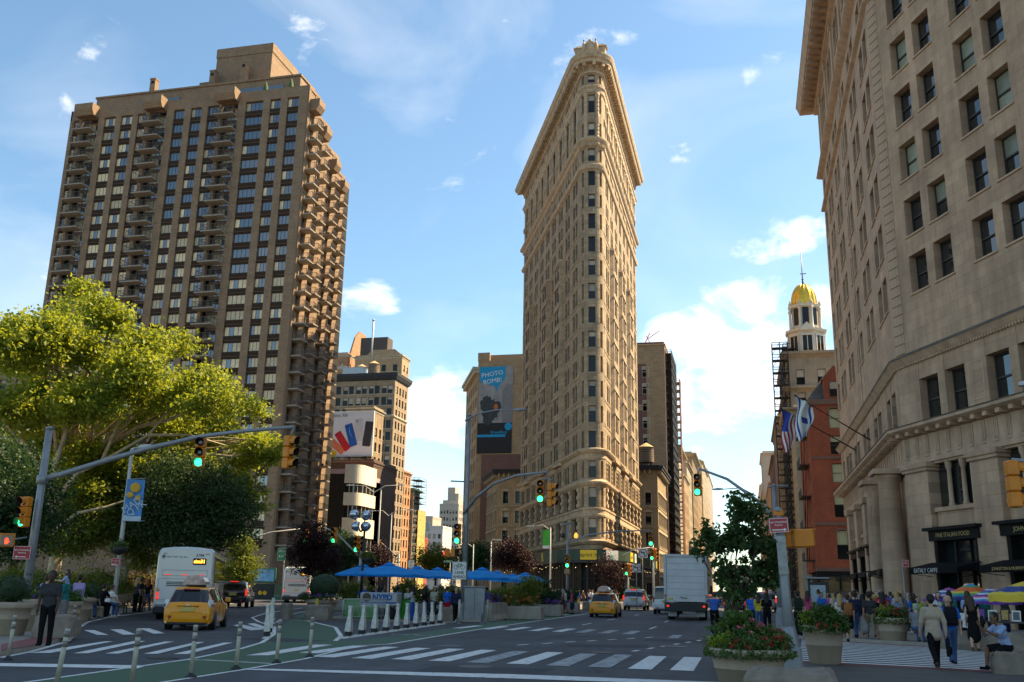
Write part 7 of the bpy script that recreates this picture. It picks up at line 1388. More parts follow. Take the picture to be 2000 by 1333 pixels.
# near right pole with pedestrian signals and red sign
rt = pole('crossing_pole', 'grey pole leaning beside the wide planter, with orange crossing signals and red sign', 'traffic light', (.93,24.2), hz(1521,1000,(.93,24.2)), .13,.10, m_galv); o = rt.location; rt.rotation_euler = (0,R(-2.2),0)
q = MB(); q.bbox(-.24,.24,-.24,.24,0,.55,b=.05); q.obj('plinth', m_galv, rt); dz = hz(1538,1027,(.93,24.2)); sign(rt, (-.02,-.16,dz), R(-12), .46,.36, m_signred, [('NO STANDING',.058,.07),('Anytime',.055,.005)], m_signwhite, 1, m_signwhite)
ped_box(rt, (.55,.12,hz(1578,1053,(.93,24.2))), R(165), False); ped_box(rt, (.2,.35,hz(1578,1053,(.93,24.2))), R(80), False); q = MB(); q.bbox(-.12,.12,-.1,.1,dz+.22,dz+.38,b=.02); q.obj('control_box', m_sig, rt)
q = MB(); q.box(-.11,.11,-.16,-.14,dz-1.15,dz-.25); q.obj('notice', M('notice_grey',(.30,.30,.28),var=.3,vs_=9), rt)
# far signal pole on the avenue kerb
P = at_d(1524,1200,47); P.z = KH; rt = pole('signal_pole', 'grey signal pole by the avenue kerb with arm rising over the box truck', 'traffic light', P, hz(1517,950,P)-KH, .13,.10, m_galv, z0=KH); o = rt.location
arm(rt, [at_d(1520,1020,47),at_d(1478,977,47.3),at_d(1420,936,47.8),at_d(1366,916,48)], (.09,.06)); signal(rt, at_d(1362,947,48)-o, R(-6), True); arm(rt, [at_d(1366,916,48),at_d(1363,926,48)],(.03,.03),'hanger'); arm(rt, [at_d(1500,951,47),at_d(1540,949,47)], (.05,.05), 'cross_arm')
# pole at the right edge of the island
P = at_d(2085,1250,26); P.z = 0; rt = pole('signal_pole', 'signal pole in front of the shop awnings with a cobra lamp', 'traffic light', P, hz(2085,730,P), .15,.1, m_galv); o = rt.location
arm(rt, [at_d(2085,870,26),at_d(2030,905,26),at_d(1975,898,26)], (.08,.05)); signal(rt, at_d(1988,946,26)-o, R(95), False, 1.05); arm(rt, [at_d(2085,745,26),at_d(2040,748,26),at_d(1990,752,26)], (.04,.03), 'lamp_arm'); lamp_head(rt, at_d(1990,752,26), R(70), m_pole_lt)
# plaza-end signal pole and banner lights
P = at_d(1108,1185,88); P.z = 0; rt = pole('signal_pole', 'slim signal pole before the sidewalk shed with long dark arm', 'traffic light', P, hz(1109,1022,P), .14,.1, m_galv); o = rt.location
arm(rt, [at_d(1110,1060,88),at_d(1150,1045,87),at_d(1210,1038,86),at_d(1275,1036,85)], (.09,.05)); signal(rt, at_d(1108,1096,87.6)-o, R(2), True, 1.1); signal(rt, at_d(1271,1053,85)-o, R(0), True, 1.1); arm(rt, [at_d(1095,1024,88),at_d(1122,1023,88)], (.06,.06), 'cross_arm')
for x in (1100,1125):
    p = at_d(x,1046,87.9); q = MB(); q.lathe([(.03,.25),(.16,.1),(.2,-.1),(.12,-.25)],10); q.obj('lantern', m_iron if x == 1100 else M('lantern_amber',(.8,.4,.06),emit=.6,var=0), rt, Matrix.Translation(p-o))
ped_box(rt, at_d(1108,1117,87.6)-o, R(0), False)
def light(label, bx, by, top, dist, ends, m=m_pole_lt, banner=None, z0=0.0):
    P = at_d(bx,by,dist); P.z = z0; rt = pole('street_light', label, 'street light', P, hz(top[0],top[1],P)-z0, .11,.06, m, z0=z0); o = rt.location
    for ex, ey in ends: T0 = at_d(top[0],top[1]+4,dist); E = at_d(ex,ey,dist); mid = T0.lerp(E,.45)+Vector((0,0,.35)); arm(rt, [T0, mid, E], (.05,.03), 'lamp_arm', m); lamp_head(rt, E, R(90 if ex > top[0] else -90), m)
    if banner:
        x0,y0,x1,y1,c = banner; A, B = at_d(x0,y0,dist-.1), at_d(x1,y1,dist-.1); q = MB(); ww = (Vector((B.x,B.y,0))-Vector((A.x,A.y,0))).length
        for i in range(6): f = lambda x: .04*math.sin(x*4); a0, a1 = ww*i/6, ww*(i+1)/6; q.add([(a0,f(a0),B.z),(a1,f(a1),B.z),(a1,f(a1),A.z),(a0,f(a0),A.z)],[(0,1,2,3)])
        bo = q.obj('banner', M('banner_green',c,rough=.6,var=.35,vs_=1.5), rt, TR(A.x-o.x,A.y-o.y,-o.z,R(10))); q = MB(); q.box(0,ww,-.05,.05,B.z,B.z+.3); q.obj('banner_foot', m_signwhite, bo)
    return rt
light('slender lamp post with bright green banner before the shed', 1074, 1178, (1075,1032), 100, [(1042,1028)], banner=(1060,1035,1073,1072,(.06,.42,.03)))
light('twin armed lamp post rising beside the white curved building', 733, 1170, (731,958), 105, [(690,948),(778,948)]); light('twin armed lamp post in front of the loft building', 757, 1168, (759,1004), 118, [(733,998),(795,996)]); light('single lamp post beside the ochre stone building', 922, 1165, (923,1065), 120, [(897,1063)]); light('lamp post with short arm before the mural building', 957, 1165, (958,1058), 125, [(968,1055)]); light('lamp post far up the avenue above the planter tree', 1474, 1180, (1476,965), 70, [(1412,956)], m_galv, z0=KH)
# floodlight cluster post
P = at_d(703,1195,58); P.z = 0; rt = pole('floodlight_post', 'black post topped by a cluster of round chrome floodlights', 'lamp post', P, hz(705,1035,P), .10,.06, m_iron); o = rt.location
for x, y, fx in ((690,1005,-40),(716,1006,35),(694,1028,-60),(716,1028,50)):
    p = at_d(x,y,58); q = MB(); q.lathe([(.05,.25),(.2,.18),(.27,0),(.3,-.2),(.26,-.2),(.05,-.02)],16,T=Matrix.Rotation(R(80),4,'X')); q.obj('floodlight', M('flood_chrome',(.5,.55,.62),rough=.2,metal=.9,var=.05), rt, Matrix.Translation(p-o) @ Matrix.Rotation(R(fx),4,'Z')); arm(rt, [at_d(705,1040,58), p], (.03,.03), 'bracket', m_iron)
q = MB(); q.lathe([(.2,-.25),(.35,-.1),(.4,.05)],10); q.obj('hanging_basket', m_plast, rt, Matrix.Translation(at_d(718,1092,58)-o)); link('basket_flowers', leaves_mesh('basket_flowers', crown_points([(0,0,.1,.4,.4,.3)],600,.06,92,.4), .12, lf_mid, seed=92), rt, Matrix.Translation(at_d(718,1092,58)-o))
# far mast arms with signals
def mast(label, bx, by, dist, pts, sigs, m=m_pole_lt, z0=0.0):
    P = at_d(bx,by,dist); P.z = z0; rt = pole('signal_pole', label, 'traffic light', P, at_d(bx,pts[0][1]-6,dist).z-z0, .12,.09, m, z0=z0); arm(rt, [at_d(x,y,dist) for x,y in pts], (.08,.05), m=m)
    for x, y, f, l_ in sigs: signal(rt, at_d(x,y,dist-.2)-rt.location, R(f), l_, 1.15)
mast('pale signal pole beyond the near bus, arm sweeping right', 462, 1160, 84, [(462,1062),(490,1052),(530,1040),(590,1033)], [(597,1048,-5,True)], z0=KH); mast('pale signal pole with arm sweeping left over the purple tree', 700, 1160, 80, [(700,1086),(680,1065),(655,1040),(632,1030)], [(652,1046,0,True),(696,1064,10,True),(702,1062,70,False)]); mast('pale signal pole by the loft building with drooping arm', 776, 1160, 118, [(776,1088),(758,1072),(742,1058)], [(742,1065,60,False)]); mast('thin signal pole at the avenue corner of the shed', 1277, 1175, 110, [(1277,1070),(1240,1073),(1215,1085)], [(1273,1083,0,True),(1281,1083,60,False)])
mast('small signal pole before the shed legs', 1227, 1178, 105, [(1227,1108),(1224,1106)], [(1224,1113,0,True),(1231,1113,70,False)])
def sign_post(label, bx, by, dist, px, py, w_, h, m, lines, tm, z0=0.0, turn=False):
    P = at_d(bx,by,dist); P.z = z0; rt = thing('sign_post', label, 'sign', P); hh = at_d(px,py,dist).z; b = MB(); b.tube([(0,0,0),(0,0,hh-z0+h/2)],.035,8); b.obj('post', m_galv, rt); sg = sign(rt, at_d(px,py,dist-.12)-rt.location, R(8), w_, h, m, lines, tm, None, tm if not turn else None)
    if turn:
        q = MB(); n = 20; R1, R2 = w_*.46, w_*.38
        for k in range(n): a0, a1 = 2*math.pi*k/n, 2*math.pi*(k+1)/n; q.add([(r*math.cos(a),-.010,r*math.sin(a)) for a in (a0,a1) for r in (R2,R1)],[(0,2,3,1)])
        q.add([(-R1*.7,-.013,R1*.62),(-R1*.62,-.013,R1*.7),(R1*.7,-.013,-R1*.62),(R1*.62,-.013,-R1*.7)],[(0,3,2,1)]); q.obj('red_ring', m_signred, sg); q = MB(); q.box(.08,.16,-.009,-.007,-.24,.08); q.box(-.1,.16,-.0095,-.007,.04,.12); q.add([(-.1,-.009,.2),(-.1,-.009,-.04),(-.26,-.009,.08)],[(0,2,1)]); q.obj('turn_arrow', m_ink, sg)
sign_post('white speed limit sign behind the blue parasols', 803, 1165, 105, 803, 1102, .62,.78, m_signwhite, [('SPEED',.14,.26),('LIMIT',.14,.11),('25',.36,-.17)], m_ink); sign_post('upper no left turn sign at the shed corner', 1256, 1175, 95, 1256, 1081, .9,.9, m_signwhite, [], m_ink, turn=True); sign_post('lower no left turn sign beside the shed legs', 1244, 1178, 90, 1243, 1110, .75,.75, m_signwhite, [], m_ink, turn=True)
sign_post('green street name sign above the subway stair', 550, 1162, 95, 550, 1083, .8,1.2, m_signgreen, [('23 St',.26,.3),('R W',.26,-.2)], m_signwhite, z0=KH); sign_post('green street sign under the mural wall', 877, 1165, 110, 875, 1097, 1.0,.22, m_signgreen, [('E 23 St',.15,0)], m_signwhite); sign_post('small red parking sign before the awnings', 1769, 1180, 52, 1769, 1101, .30,.36, m_signred, [('NO',.07,.08),('STANDING',.045,0)], m_signwhite, z0=KH)
# ---------------------------------------------------------------- delineators, bollards, barriers
tube_m = M('delineator_cream', (.42,.39,.30), rough=.6, var=.25, vs_=6, streak=.3); band_m = M('reflective_band', (.16,.15,.13), rough=.4, var=.2)
b = MB(); b.lathe([(.11,0),(.11,.03),(.06,.06),(.045,.09)],14); dbase = b.mesh('rubber_base',[m_plast]); b = MB(); b.tube([(0,0,.06),(0,0,.96)],.042,12); dtube = b.mesh('tube',[tube_m]); b = MB(); b.lathe([(.045,-.05),(.045,.05)],12); dband = b.mesh('band',[band_m])
for i, (x, y, lx, ly) in enumerate([(-11.15,14.35,.06,-.05),(-10.25,15.1,.05,.03),(-10.33,17.06,.03,.04),(-10.49,19.03,.02,0),(-10.5,20.87,.03,.02),(-10.67,22.96,.02,0),(*G(15,1290)[:2],.03,0),(*G(139,1243)[:2],.02,.02),(*G(143,1228)[:2],.02,0)]):
    o = thing('delineator_post', 'cream flexible delineator post with grey bands along the green bike lane' if i < 6 else 'cream flexible delineator post along the curved park kerb', 'bollard', (x,y,0 if i < 6 else .0), group='delineator posts along the bike lane' if i < 6 else 'delineator posts along the park kerb'); T = Matrix.Rotation(lx,4,'Y') @ Matrix.Rotation(ly,4,'X')
    link('rubber_base', dbase, o); link('tube', dtube, o, T); link('band', dband, o, T @ Matrix.Translation((0,0,.72))); link('band', dband, o, T @ Matrix.Translation((0,0,.88)))
wb = M('bollard_white', (.56,.54,.48), rough=.6, var=.25, vs_=7, streak=.35, bump=.15, bs=12); b = MB(); prof = [(.09,.16,.20),(.10,.15,.26),(.085,.13,.5),(.055,.10,.66),(.05,.095,.98),(.062,.105,1.0),(.062,.105,1.06)]
b.loft([[(sx*wx,sy*wy,z) for sx,sy in ((-1,-1),(1,-1),(1,1),(-1,1))] for wx,wy,z in [(q[1],q[0],q[2]) for q in prof]]); bol = b.mesh('post',[wb]); b = MB(); b.bbox(-.13,.13,-.1,.1,.05,.2,b=.03); b.bbox(-.09,.09,-.07,.07,0,.06,b=.01); bolb = b.mesh('rubber_foot',[m_plast]); b = MB(); b.loft([[(-.72,-.14,0),(.72,-.14,0),(.72,.14,0),(-.72,.14,0)],[(-.70,-.07,.06),(.70,-.07,.06),(.70,.07,.06),(-.70,.07,.06)]]); kseg = b.mesh('kerb_segment',[wb]); b = MB(); b.lathe([(.07,.055),(.06,.075)],8); bolt = b.mesh('bolt',[m_plast]); b = MB(); b.lathe([(.102,-.06),(.10,.06)],4,T=Matrix.Rotation(R(45),4,'Z'),cap=False); bband = b.mesh('band',[M('dull_band',(.33,.32,.27),var=.2)])
row1 = [(-13.48+(-1.0)*k/9, 32.0+13.5*k/9) for k in range(10)]; row2 = [tuple(G(x,y)[:2]) for x,y in ((521,1246),(526,1238),(529,1228),(530,1219),(531,1211))]
for i, (x, y) in enumerate(row1+row2):
    r1_ = i < 10; o = thing('lane_bollard', 'white tapered lane post on its kerb segment before the crowd barrier' if r1_ else 'white tapered lane post in the short row splitting the green lane', 'bollard', (x,y,0), R(90+4 if r1_ else 115)+rng.uniform(-.05,.05), 'lane posts in front of the barrier' if r1_ else 'lane posts splitting the green lane')
    T = Matrix.Rotation(rng.uniform(-.05,.05),4,'X') @ Matrix.Rotation(rng.uniform(-.05,.05),4,'Y'); link('post', bol, o, T); link('rubber_foot', bolb, o); s = link('kerb_segment', kseg, o); link('bolt', bolt, s, TR(.45,0,0)); link('bolt', bolt, s, TR(-.45,0,0)); link('band', bband, o, T @ Matrix.Translation((0,0,.86)))
# concrete barriers with planting behind
con = M('barrier_concrete', (.36,.31,.25), rough=.9, var=.22, vs_=1.4, bump=.3, bs=20, streak=.35)
for i, (a, c) in enumerate((((957,1213),(1013,1207)),((1020,1206),(1068,1201)),((1073,1200),(1112,1196)))):
    A, B = G(*a), G(*c); d = (B-A); ln = d.length; d.normalize(); o = thing('concrete_barrier', ['concrete jersey barrier nearest the utility cabinet','middle concrete jersey barrier of the three by the plaza','concrete jersey barrier beside the bright green box'][i], 'barrier', A, math.atan2(d.y,d.x)); q = MB()
    q.loft([[(x,y,z) for y,z in ((-.30,0),(-.30,.08),(-.16,.33),(-.09,.95),(.09,.95),(.16,.33),(.30,.08),(.30,0))] for x in (0,.05,ln-.05,ln)]); q.obj('wall', con, o); q = MB(); q.bbox(ln*.3,ln*.3+.4,-.33,-.1,0,.06,b=.01); q.obj('forklift_slot', m_in, o)
def hedge(label, px, py, dist, blobs, n, size, mat, fl=None, seed=1, cat='flower bed'):
    P = at_d(px,py,dist); P.z = 0; o = thing('planting', label, cat, P); q = MB(); w_ = max(b[3]+abs(b[0]) for b in blobs); q.bbox(-w_,w_,-.5,.5,0,.75,b=.04); q.obj('trough', con, o); link('foliage', leaves_mesh('foliage', crown_points(blobs,n,.1,seed,.25), size, mat, seed=seed), o)
    if fl: 
        for k, (fm_, bl, c) in enumerate(fl): link('blossom', leaves_mesh('blossom', crown_points([bl],c,.05,seed+k,.6), .07, fm_, aspect=.9, seed=seed+k), o)
    return o
fl_or = leaf_mat('orange_petal',(.55,.16,.03),(.6,.3,.06),(.5,.2,.03),.3); fl_lil = fl_purple
hedge('leafy shrubs with orange and violet flowers behind the nearest concrete barrier', 1005, 1190, 58, [(0,0,1.3,1.5,.6,.7),(.9,0,1.7,.8,.6,.9),(-1.0,0,1.2,.7,.5,.5)], 9000, .10, lf_mid, [(fl_or,(.2,-.5,1.25,1.2,.2,.25),500),(fl_lil,(-1.1,-.4,1.2,.6,.2,.25),500)], 101); hedge('tall green shrubs behind the middle concrete barrier', 1052, 1190, 66, [(0,0,1.6,1.3,.7,1.0),(-.8,0,1.3,.7,.6,.7),(.9,0,1.1,.7,.5,.5)], 9000, .11, lf_deep, [(fl_lil,(.9,-.5,1.0,.6,.2,.2),350)], 102); hedge('low shrubs behind the far concrete barrier', 1096, 1188, 76, [(0,0,1.2,1.2,.6,.6),(.9,0,1.3,.5,.5,.6)], 5000, .10, lf_deep, [(fl_lil,(.2,-.5,1.0,.9,.2,.2),250)], 103); hedge('green plants beside the crowd barrier trailer', 880, 1190, 56, [(0,0,1.3,.8,.5,.7)], 3500, .10, lf_mid, None, 104); hedge('dark clipped shrub behind the first taxi lane', 1240, 1186, 100, [(0,0,1.2,1.0,.8,.9)], 3500, .12, lf_deep, None, 105); hedge('tall grass clump under the blue parasols', 790, 1190, 60, [(0,0,1.4,1.0,.5,.8),(1.2,0,1.2,.7,.5,.6)], 5000, .12, lf_mid, None, 106); hedge('sunlit bushes at the plaza edge by the floodlight post', 690, 1185, 70, [(0,0,1.3,1.6,.5,.8)], 5000, .12, lf_mid, None, 107)
# crowd barrier and lighting trailer
P1, P2 = G(668,1214), G(776,1209); d = (P2-P1); ln = d.length; d.normalize(); o = thing('crowd_barrier', 'galvanised steel crowd control barrier in front of the white trailer', 'barrier', P1, math.atan2(d.y,d.x)); q = MB(); q.tube([(0,0,.2),(0,0,.95),(.06,0,1.05),(ln-.06,0,1.05),(ln,0,.95),(ln,0,.2),(ln-.05,0,.18),(.05,0,.18),(0,0,.2)],.028,8); m_bar = M('barrier_zinc',(.5,.5,.48),rough=.45,metal=.3,var=.1); q.obj('frame', m_bar, o); n = int(ln/.13)
b = MB(); b.tube([(0,0,.18),(0,0,1.05)],.013,6); bm_ = b.mesh('bar',[m_bar])
for k in range(1,n): link('bar', bm_, o, TR(ln*k/n,0,0))
for x in (.35,ln-.35): q = MB(); q.tube([(x,-.32,.01),(x,-.28,.03),(x,0,.2),(x,.28,.03),(x,.32,.01)],.018,6); q.obj('foot', m_galv, o)
P = at_d(742,1205,54.5); P.z = 0; o = thing('lighting_trailer', 'white police lighting trailer with blue lettering behind the crowd barrier', 'trailer', P, R(6)); q = MB(); q.bbox(-1.05,1.05,-.5,.5,.55,1.4,b=.06); q.obj('housing', M('trailer_white',(.40,.41,.41),rough=.5,var=.12), o); blu = M('trailer_blue',(.02,.10,.32),var=0); text_mesh('NYPD', .42, blu, parent=o, mtx=TR(.22,-.51,1.13), bold=.02); q = MB(); q.box(-1.0,1.0,-.515,-.5,.82,.9); q.obj('stripe', blu, o); text_mesh('POLICE DEPARTMENT', .11, blu, parent=o, mtx=TR(.1,-.51,.72))
q = MB(); q.lathe([(.02,0),(.2,.02),(.24,0)],10,T=Matrix.Rotation(R(90),4,'X')); q.obj('crest', M('crest_brown',(.1,.08,.05),var=.3,vs_=20), o, TR(-.65,-.51,1.13))
for sx in (-1,1): q = MB(); q.lathe([(.12,-.1),(.3,-.1),(.33,-.06),(.33,.06),(.3,.1),(.12,.1)],18,T=Matrix.Rotation(R(90),4,'X')); q.obj('wheel', m_tyre, o, TR(.35*sx+.3,-.52,.33)); 
q = MB(); q.tube([(-1.0,0,.5),(-1.7,0,.45)],.05,6); q.tube([(-1.65,0,.45),(-1.65,0,.02)],.04,6); q.obj('drawbar', m_iron, o)
gbox = M('green_wrap', (.02,.30,.02), rough=.4, var=.25, vs_=5)
for i, (x, y, dist, w_, h) in enumerate([(689,1205,55,.9,1.0),(720,1208,54,1.1,.6),(786,1208,55.5,1.3,1.05),(1115,1190,80,1.0,1.2)]):
    P = at_d(x,y,dist); P.z = 0; o = thing('green_box', ['bright green wrapped box behind the left end of the crowd barrier','low green wrapped box under the trailer lettering','bright green wrapped box beside the woman in jeans','bright green wrapped box at the end of the concrete barriers'][i], 'box', P, R(8)); q = MB(); q.bbox(-w_/2,w_/2,-.4,.4,0,h,b=.03); q.obj('shell', gbox, o); q = MB(); q.bbox(-w_/2-.02,w_/2+.02,-.42,.42,h-.02,h+.05,b=.015); q.obj('lid', gbox, o)
P = at_d(926,1205,51.8); P.z = 0; o = thing('utility_cabinet', 'grey metal utility cabinet beside the tall signal pole', 'cabinet', P, R(15)); q = MB(); q.bbox(-.55,.55,-.4,.4,.1,1.75,b=.03); q.obj('cabinet_body', m_galv, o); q = MB(); q.bbox(-.58,.58,-.43,.43,1.75,1.82,b=.02); q.obj('lid', m_galv, o); q = MB(); q.box(-.01,.01,-.41,-.39,.2,1.7); q.obj('door_seam', m_plast, o); q = MB(); q.bbox(-.6,.6,-.45,.45,0,.12,b=.02); q.obj('plinth', con, o)
for i, (x, dist) in enumerate(((952,51),(942,50.2),(897,49.2))): P = at_d(x,1205,dist); P.z = 0; o = thing('steel_bollard', ['rusty steel pipe bollard touching the first concrete barrier','grey steel pipe bollard right of the utility cabinet','slim cream post beside the walking man'][i], 'bollard', P); q = MB(); q.tube([(0,0,0),(0,0,1.1)],[.07,.07],12); q.ball((0,0,1.1),.07); q.obj('pipe', con if i == 0 else m_galv if i == 1 else tube_m, o); q = MB(); q.lathe([(.12,0),(.12,.03),(.08,.04)],12); q.obj('flange', m_galv, o)
# quarried stone blocks
stn = M('granite_block', (.22,.18,.14), rough=.95, var=.3, vs_=2.2, bump=.6, bs=7)
def boulder(label, x, y, sx, sy, h, seed, rz=0, z=0): 
    o = thing('stone_block', label, 'stone', (x,y,z), rz); r = random.Random(seed); q = MB(); rings = []
    for k, f in enumerate((1.0,1.03,1.0,.93,.8)):
        rings.append([(sx/2*f*math.copysign(abs(math.cos(a))**.4,math.cos(a))*(1+r.uniform(-.05,.05)), sy/2*f*math.copysign(abs(math.sin(a))**.4,math.sin(a))*(1+r.uniform(-.05,.05)), h*(0,.3,.65,.92,1.0)[k]+(r.uniform(-.03,.03) if k else 0)) for a in [2*math.pi*j/14 for j in range(14)]])
    q.loft(rings, sm=False); q.obj('block', stn, o); return o
boulder('rough granite block standing in the foreground below the wide planter', .65,17.75,1.5,.9,.52,1,R(-8)); boulder('small pale stone block beside the foreground granite', 1.15,18.9,.6,.6,.45,2); boulder('long granite bench block where people sit by the parasols', 7.7,36.6,2.8,.9,.62,3,R(-20)); boulder('granite seat block under the man in checked shirt', 6.05,26.0,.9,.7,.5,4)
g = G(105,1245,KH); boulder('rounded granite block behind the standing man', g.x,g.y,1.1,.8,.62,5,R(25),KH); g = G(122,1240,KH); boulder('small granite block behind the man in shorts', g.x,g.y,.9,.7,.5,6,0,KH); boulder('square granite block holding petunias left of the barrier', -21.3,46.6,1.3,.9,.75,7); boulder('granite block between barrier and yellow post', -22.9,46.2,.5,.6,.8,8); boulder('granite block beside the signal pole base', -15.3,50.0,.9,.7,.7,9); boulder('granite block at the far end of the green box', -13.2,84,1.4,1,.8,10)
o = thing('warning_post', 'short yellow post beside the petunia planter', 'bollard', G(617,1212)); q = MB(); q.bbox(-.06,.06,-.06,.06,0,1.05,b=.01); q.obj('post', M('warning_yellow',(.55,.42,.03),var=.1), o); q = MB(); q.lathe([(.12,0),(.12,.03)],10); q.obj('flange', m_plast, o)
# ---------------------------------------------------------------- parasols
def parasol(label, x, y, r, peak, edge, mats, n=8, z=0.0, group=None, valance=.12, tilt=0, top=True):
    o = thing('parasol', label, 'umbrella', (x,y,z), rng.uniform(0,.7), group); T = Matrix.Rotation(tilt,4,'X'); nr = len(mats); cuts = [1.0-(1.0-.0)*k/nr for k in range(nr+1)]
    prof = lambda t: peak-(peak-edge)*t**1.15
    q = MB(); seg = n*3
    def P_(t, j):
        a = 2*math.pi*j/seg; k = (j % 3)/3; sag = 1-.045*math.sin(math.pi*k)*t; return (r*t*math.cos(a)*sag, r*t*math.sin(a)*sag, prof(t)-.035*math.sin(math.pi*k)*t)
    ts = [0.02+.98*i/(nr) for i in range(nr+1)]
    for i in range(nr):
        for j in range(seg): q.add([P_(ts[i],j),P_(ts[i+1],j),P_(ts[i+1],j+1),P_(ts[i],j+1)],[(0,1,2,3)],mats[i][0] if isinstance(mats[i],tuple) else i)
    for j in range(seg): a, c = P_(1,j), P_(1,j+1); q.add([a,(a[0],a[1],a[2]-valance),(c[0],c[1],c[2]-valance),c],[(0,1,2,3)],nr-1)
    can = q.obj('canopy', mats, o, T)
    if top: q = MB(); q.lathe([(r*.22,prof(.2)+.03),(r*.1,peak+.02),(.02,peak+.09)],n,sm=False); q.obj('vent_cap', mats[0], o, T)
    for j in range(n): a = 2*math.pi*j/n; q = MB(); q.tube([(0,0,peak-.08),(r*.97*math.cos(a),r*.97*math.sin(a),edge-.02)],.012,5); q.obj('rib', m_iron, o, T)
    q = MB(); q.tube([(0,0,0),(0,0,peak)],.025,8); q.obj('pole', m_pole_lt, o, T); q = MB(); q.lathe([(.3,0),(.3,.06),(.06,.1)],14); q.obj('base', m_iron, o); return o
blue = M('parasol_blue', (.008,.36,.88), rough=.75, var=.1, trans=(.02,.35,.85,.4)); blue2 = M('parasol_blue_hem', (.008,.33,.84), rough=.75, var=.1, trans=(.02,.35,.85,.4))
for px, dist, r in ((704,60,1.75),(757,55,1.9),(812,62,1.85),(852,66,1.85),(905,69,1.7),(940,63,1.8),(970,74,1.7),(1025,80,2.0),(1000,88,1.8)):
    P = at_d(px,1190,dist); parasol('plain blue market parasol shading cafe tables on the plaza', P.x, P.y, r, 2.95, 2.4, [blue,blue2], 8, group='blue parasols on the plaza', valance=.08)
def cafe(label, x, y, rz=0):
    o = thing('cafe_table', label, 'table', (x,y,0), rz, 'cafe tables under the parasols'); q = MB(); q.lathe([(.4,.72),(.4,.75)],18,sm=False); q.obj('top', m_galv, o); q = MB(); q.tube([(0,0,.02),(0,0,.72)],.03,8); q.obj('stem', m_iron, o); q = MB(); q.lathe([(.25,0),(.25,.03),(.05,.06)],12); q.obj('foot', m_iron, o)
for px, dist in ((715,59),(745,54),(770,57),(815,60),(850,63),(920,59),(960,70),(1010,76)): P = at_d(px,1190,dist); cafe('small round metal cafe table under a blue parasol', P.x+.7, P.y)
C = {k: M('stripe_'+k, v, rough=.7, var=.08) for k, v in dict(orange=(.62,.13,.02),teal=(.02,.22,.26),green=(.05,.3,.08),yellow=(.65,.45,.03),violet=(.12,.03,.28),white=(.6,.58,.6),pink=(.5,.08,.2),navy=(.02,.05,.2),sky=(.05,.25,.5)).items()}
P = at_d(1899,1180,43); parasol('rainbow beach umbrella with broad orange band over the art stall', P.x,P.y,1.15,2.15,1.6,[C['teal'],C['sky'],C['green'],C['orange'],C['orange'],C['orange'],C['yellow'],C['green'],C['teal'],C['navy']],8,KH,valance=.06,top=False)
P = at_d(1856,1180,45); parasol('violet striped beach umbrella partly behind the rainbow one', P.x,P.y,1.1,2.0,1.5,[C['violet'],C['pink'],C['violet'],C['white'],C['teal'],C['violet'],C['white'],C['pink'],C['navy'],C['violet']],8,KH,valance=.06,top=False); P = at_d(1937,1180,42); parasol('purple and white striped beach umbrella in front of the stall', P.x,P.y,1.1,1.98,1.45,[C['violet'],C['white'],C['violet'],C['teal'],C['white'],C['violet'],C['pink'],C['white'],C['sky'],C['violet']],8,KH,valance=.06,top=False)
P = at_d(2003,1180,33); o = parasol('yellow and blue vendor umbrella at the food cart', P.x,P.y,1.0,2.1,1.72,[C['yellow'],C['yellow'],C['navy'],C['navy'],C['yellow']],8,KH,valance=.2,top=False); text_mesh('SABRETT', .15, C['navy'], parent=o, mtx=TR(-.2,-.99,1.62) @ Matrix.Rotation(R(20),4,'Z'))
# art stall
P = at_d(1985,1185,40.5); P.z = KH; o = thing('art_stall', 'folding vendor table with framed prints beneath the beach umbrellas', 'stall', P, R(-25)); q = MB(); q.bbox(-1.4,1.4,-.4,.4,.72,.78,b=.01); q.obj('table_top', M('stall_cloth',(.06,.05,.05),var=.3), o)
for sx in (-1,1):
    for sy in (-1,1): q = MB(); q.tube([(sx*1.3,sy*.33,0),(sx*1.3,sy*.33,.72)],.02,6); q.obj('leg', m_iron, o)
for k in range(7): 
    cn = ['violet','green','ochre','grey','rust','teal','cream'][k]; f = thing('framed_print', 'small framed print of %s tones propped on the vendor table' % cn, 'picture', (0,0,0), group='framed prints on the vendor table'); f.matrix_basis = o.matrix_basis @ TR(-1.2+.4*k,-.1-.1*(k%2),.79) @ Matrix.Rotation(R(-12),4,'X'); q = MB(); h = rng.uniform(.35,.5); q.bbox(-.15,.15,-.012,.012,0,h,b=.006); q.obj('frame', m_signwhite if k % 2 else m_iron, f); q = MB(); q.box(-.11,.11,-.016,-.012,.05,h-.05); q.obj('picture', M('print_'+cn,[(.2,.07,.3),(.05,.22,.08),(.4,.26,.08),(.2,.2,.2),(.32,.1,.04),(.03,.2,.22),(.45,.4,.3)][k],var=.6,vs_=14), f)
# subway stair with globes
P = at_d(512,1165,98); P.z = KH; o = thing('subway_entrance', 'green railed subway stair with globe lamps and advertising screen', 'subway entrance', P, R(12)); sgm = M('subway_green',(.012,.10,.06),rough=.5,var=.1)
for x0, x1 in ((-2.6,-1.0),(.9,2.6)):
    q = MB(); q.bbox(x0,x1,-.05,.05,1.45,1.55,b=.01); q.bbox(x0,x1,-.05,.05,.1,.45,b=.01); q.obj('rail', sgm, o)
    for k in range(9): x = x0+(x1-x0)*k/8; q = MB(); q.box(x-.05,x+.05,-.03,.03,.45,1.45); q.obj('baluster', sgm, o)
for sx in (-2.2,2.3): q = MB(); q.tube([(sx,0,0),(sx,0,2.8)],.06,8); q.obj('globe_post', sgm, o); q = MB(); q.ball((sx,0,3.0),.26,n=14,k=10); q.obj('globe', M('globe_green',(.25,.5,.32),rough=.3,var=0,coat=1), o)
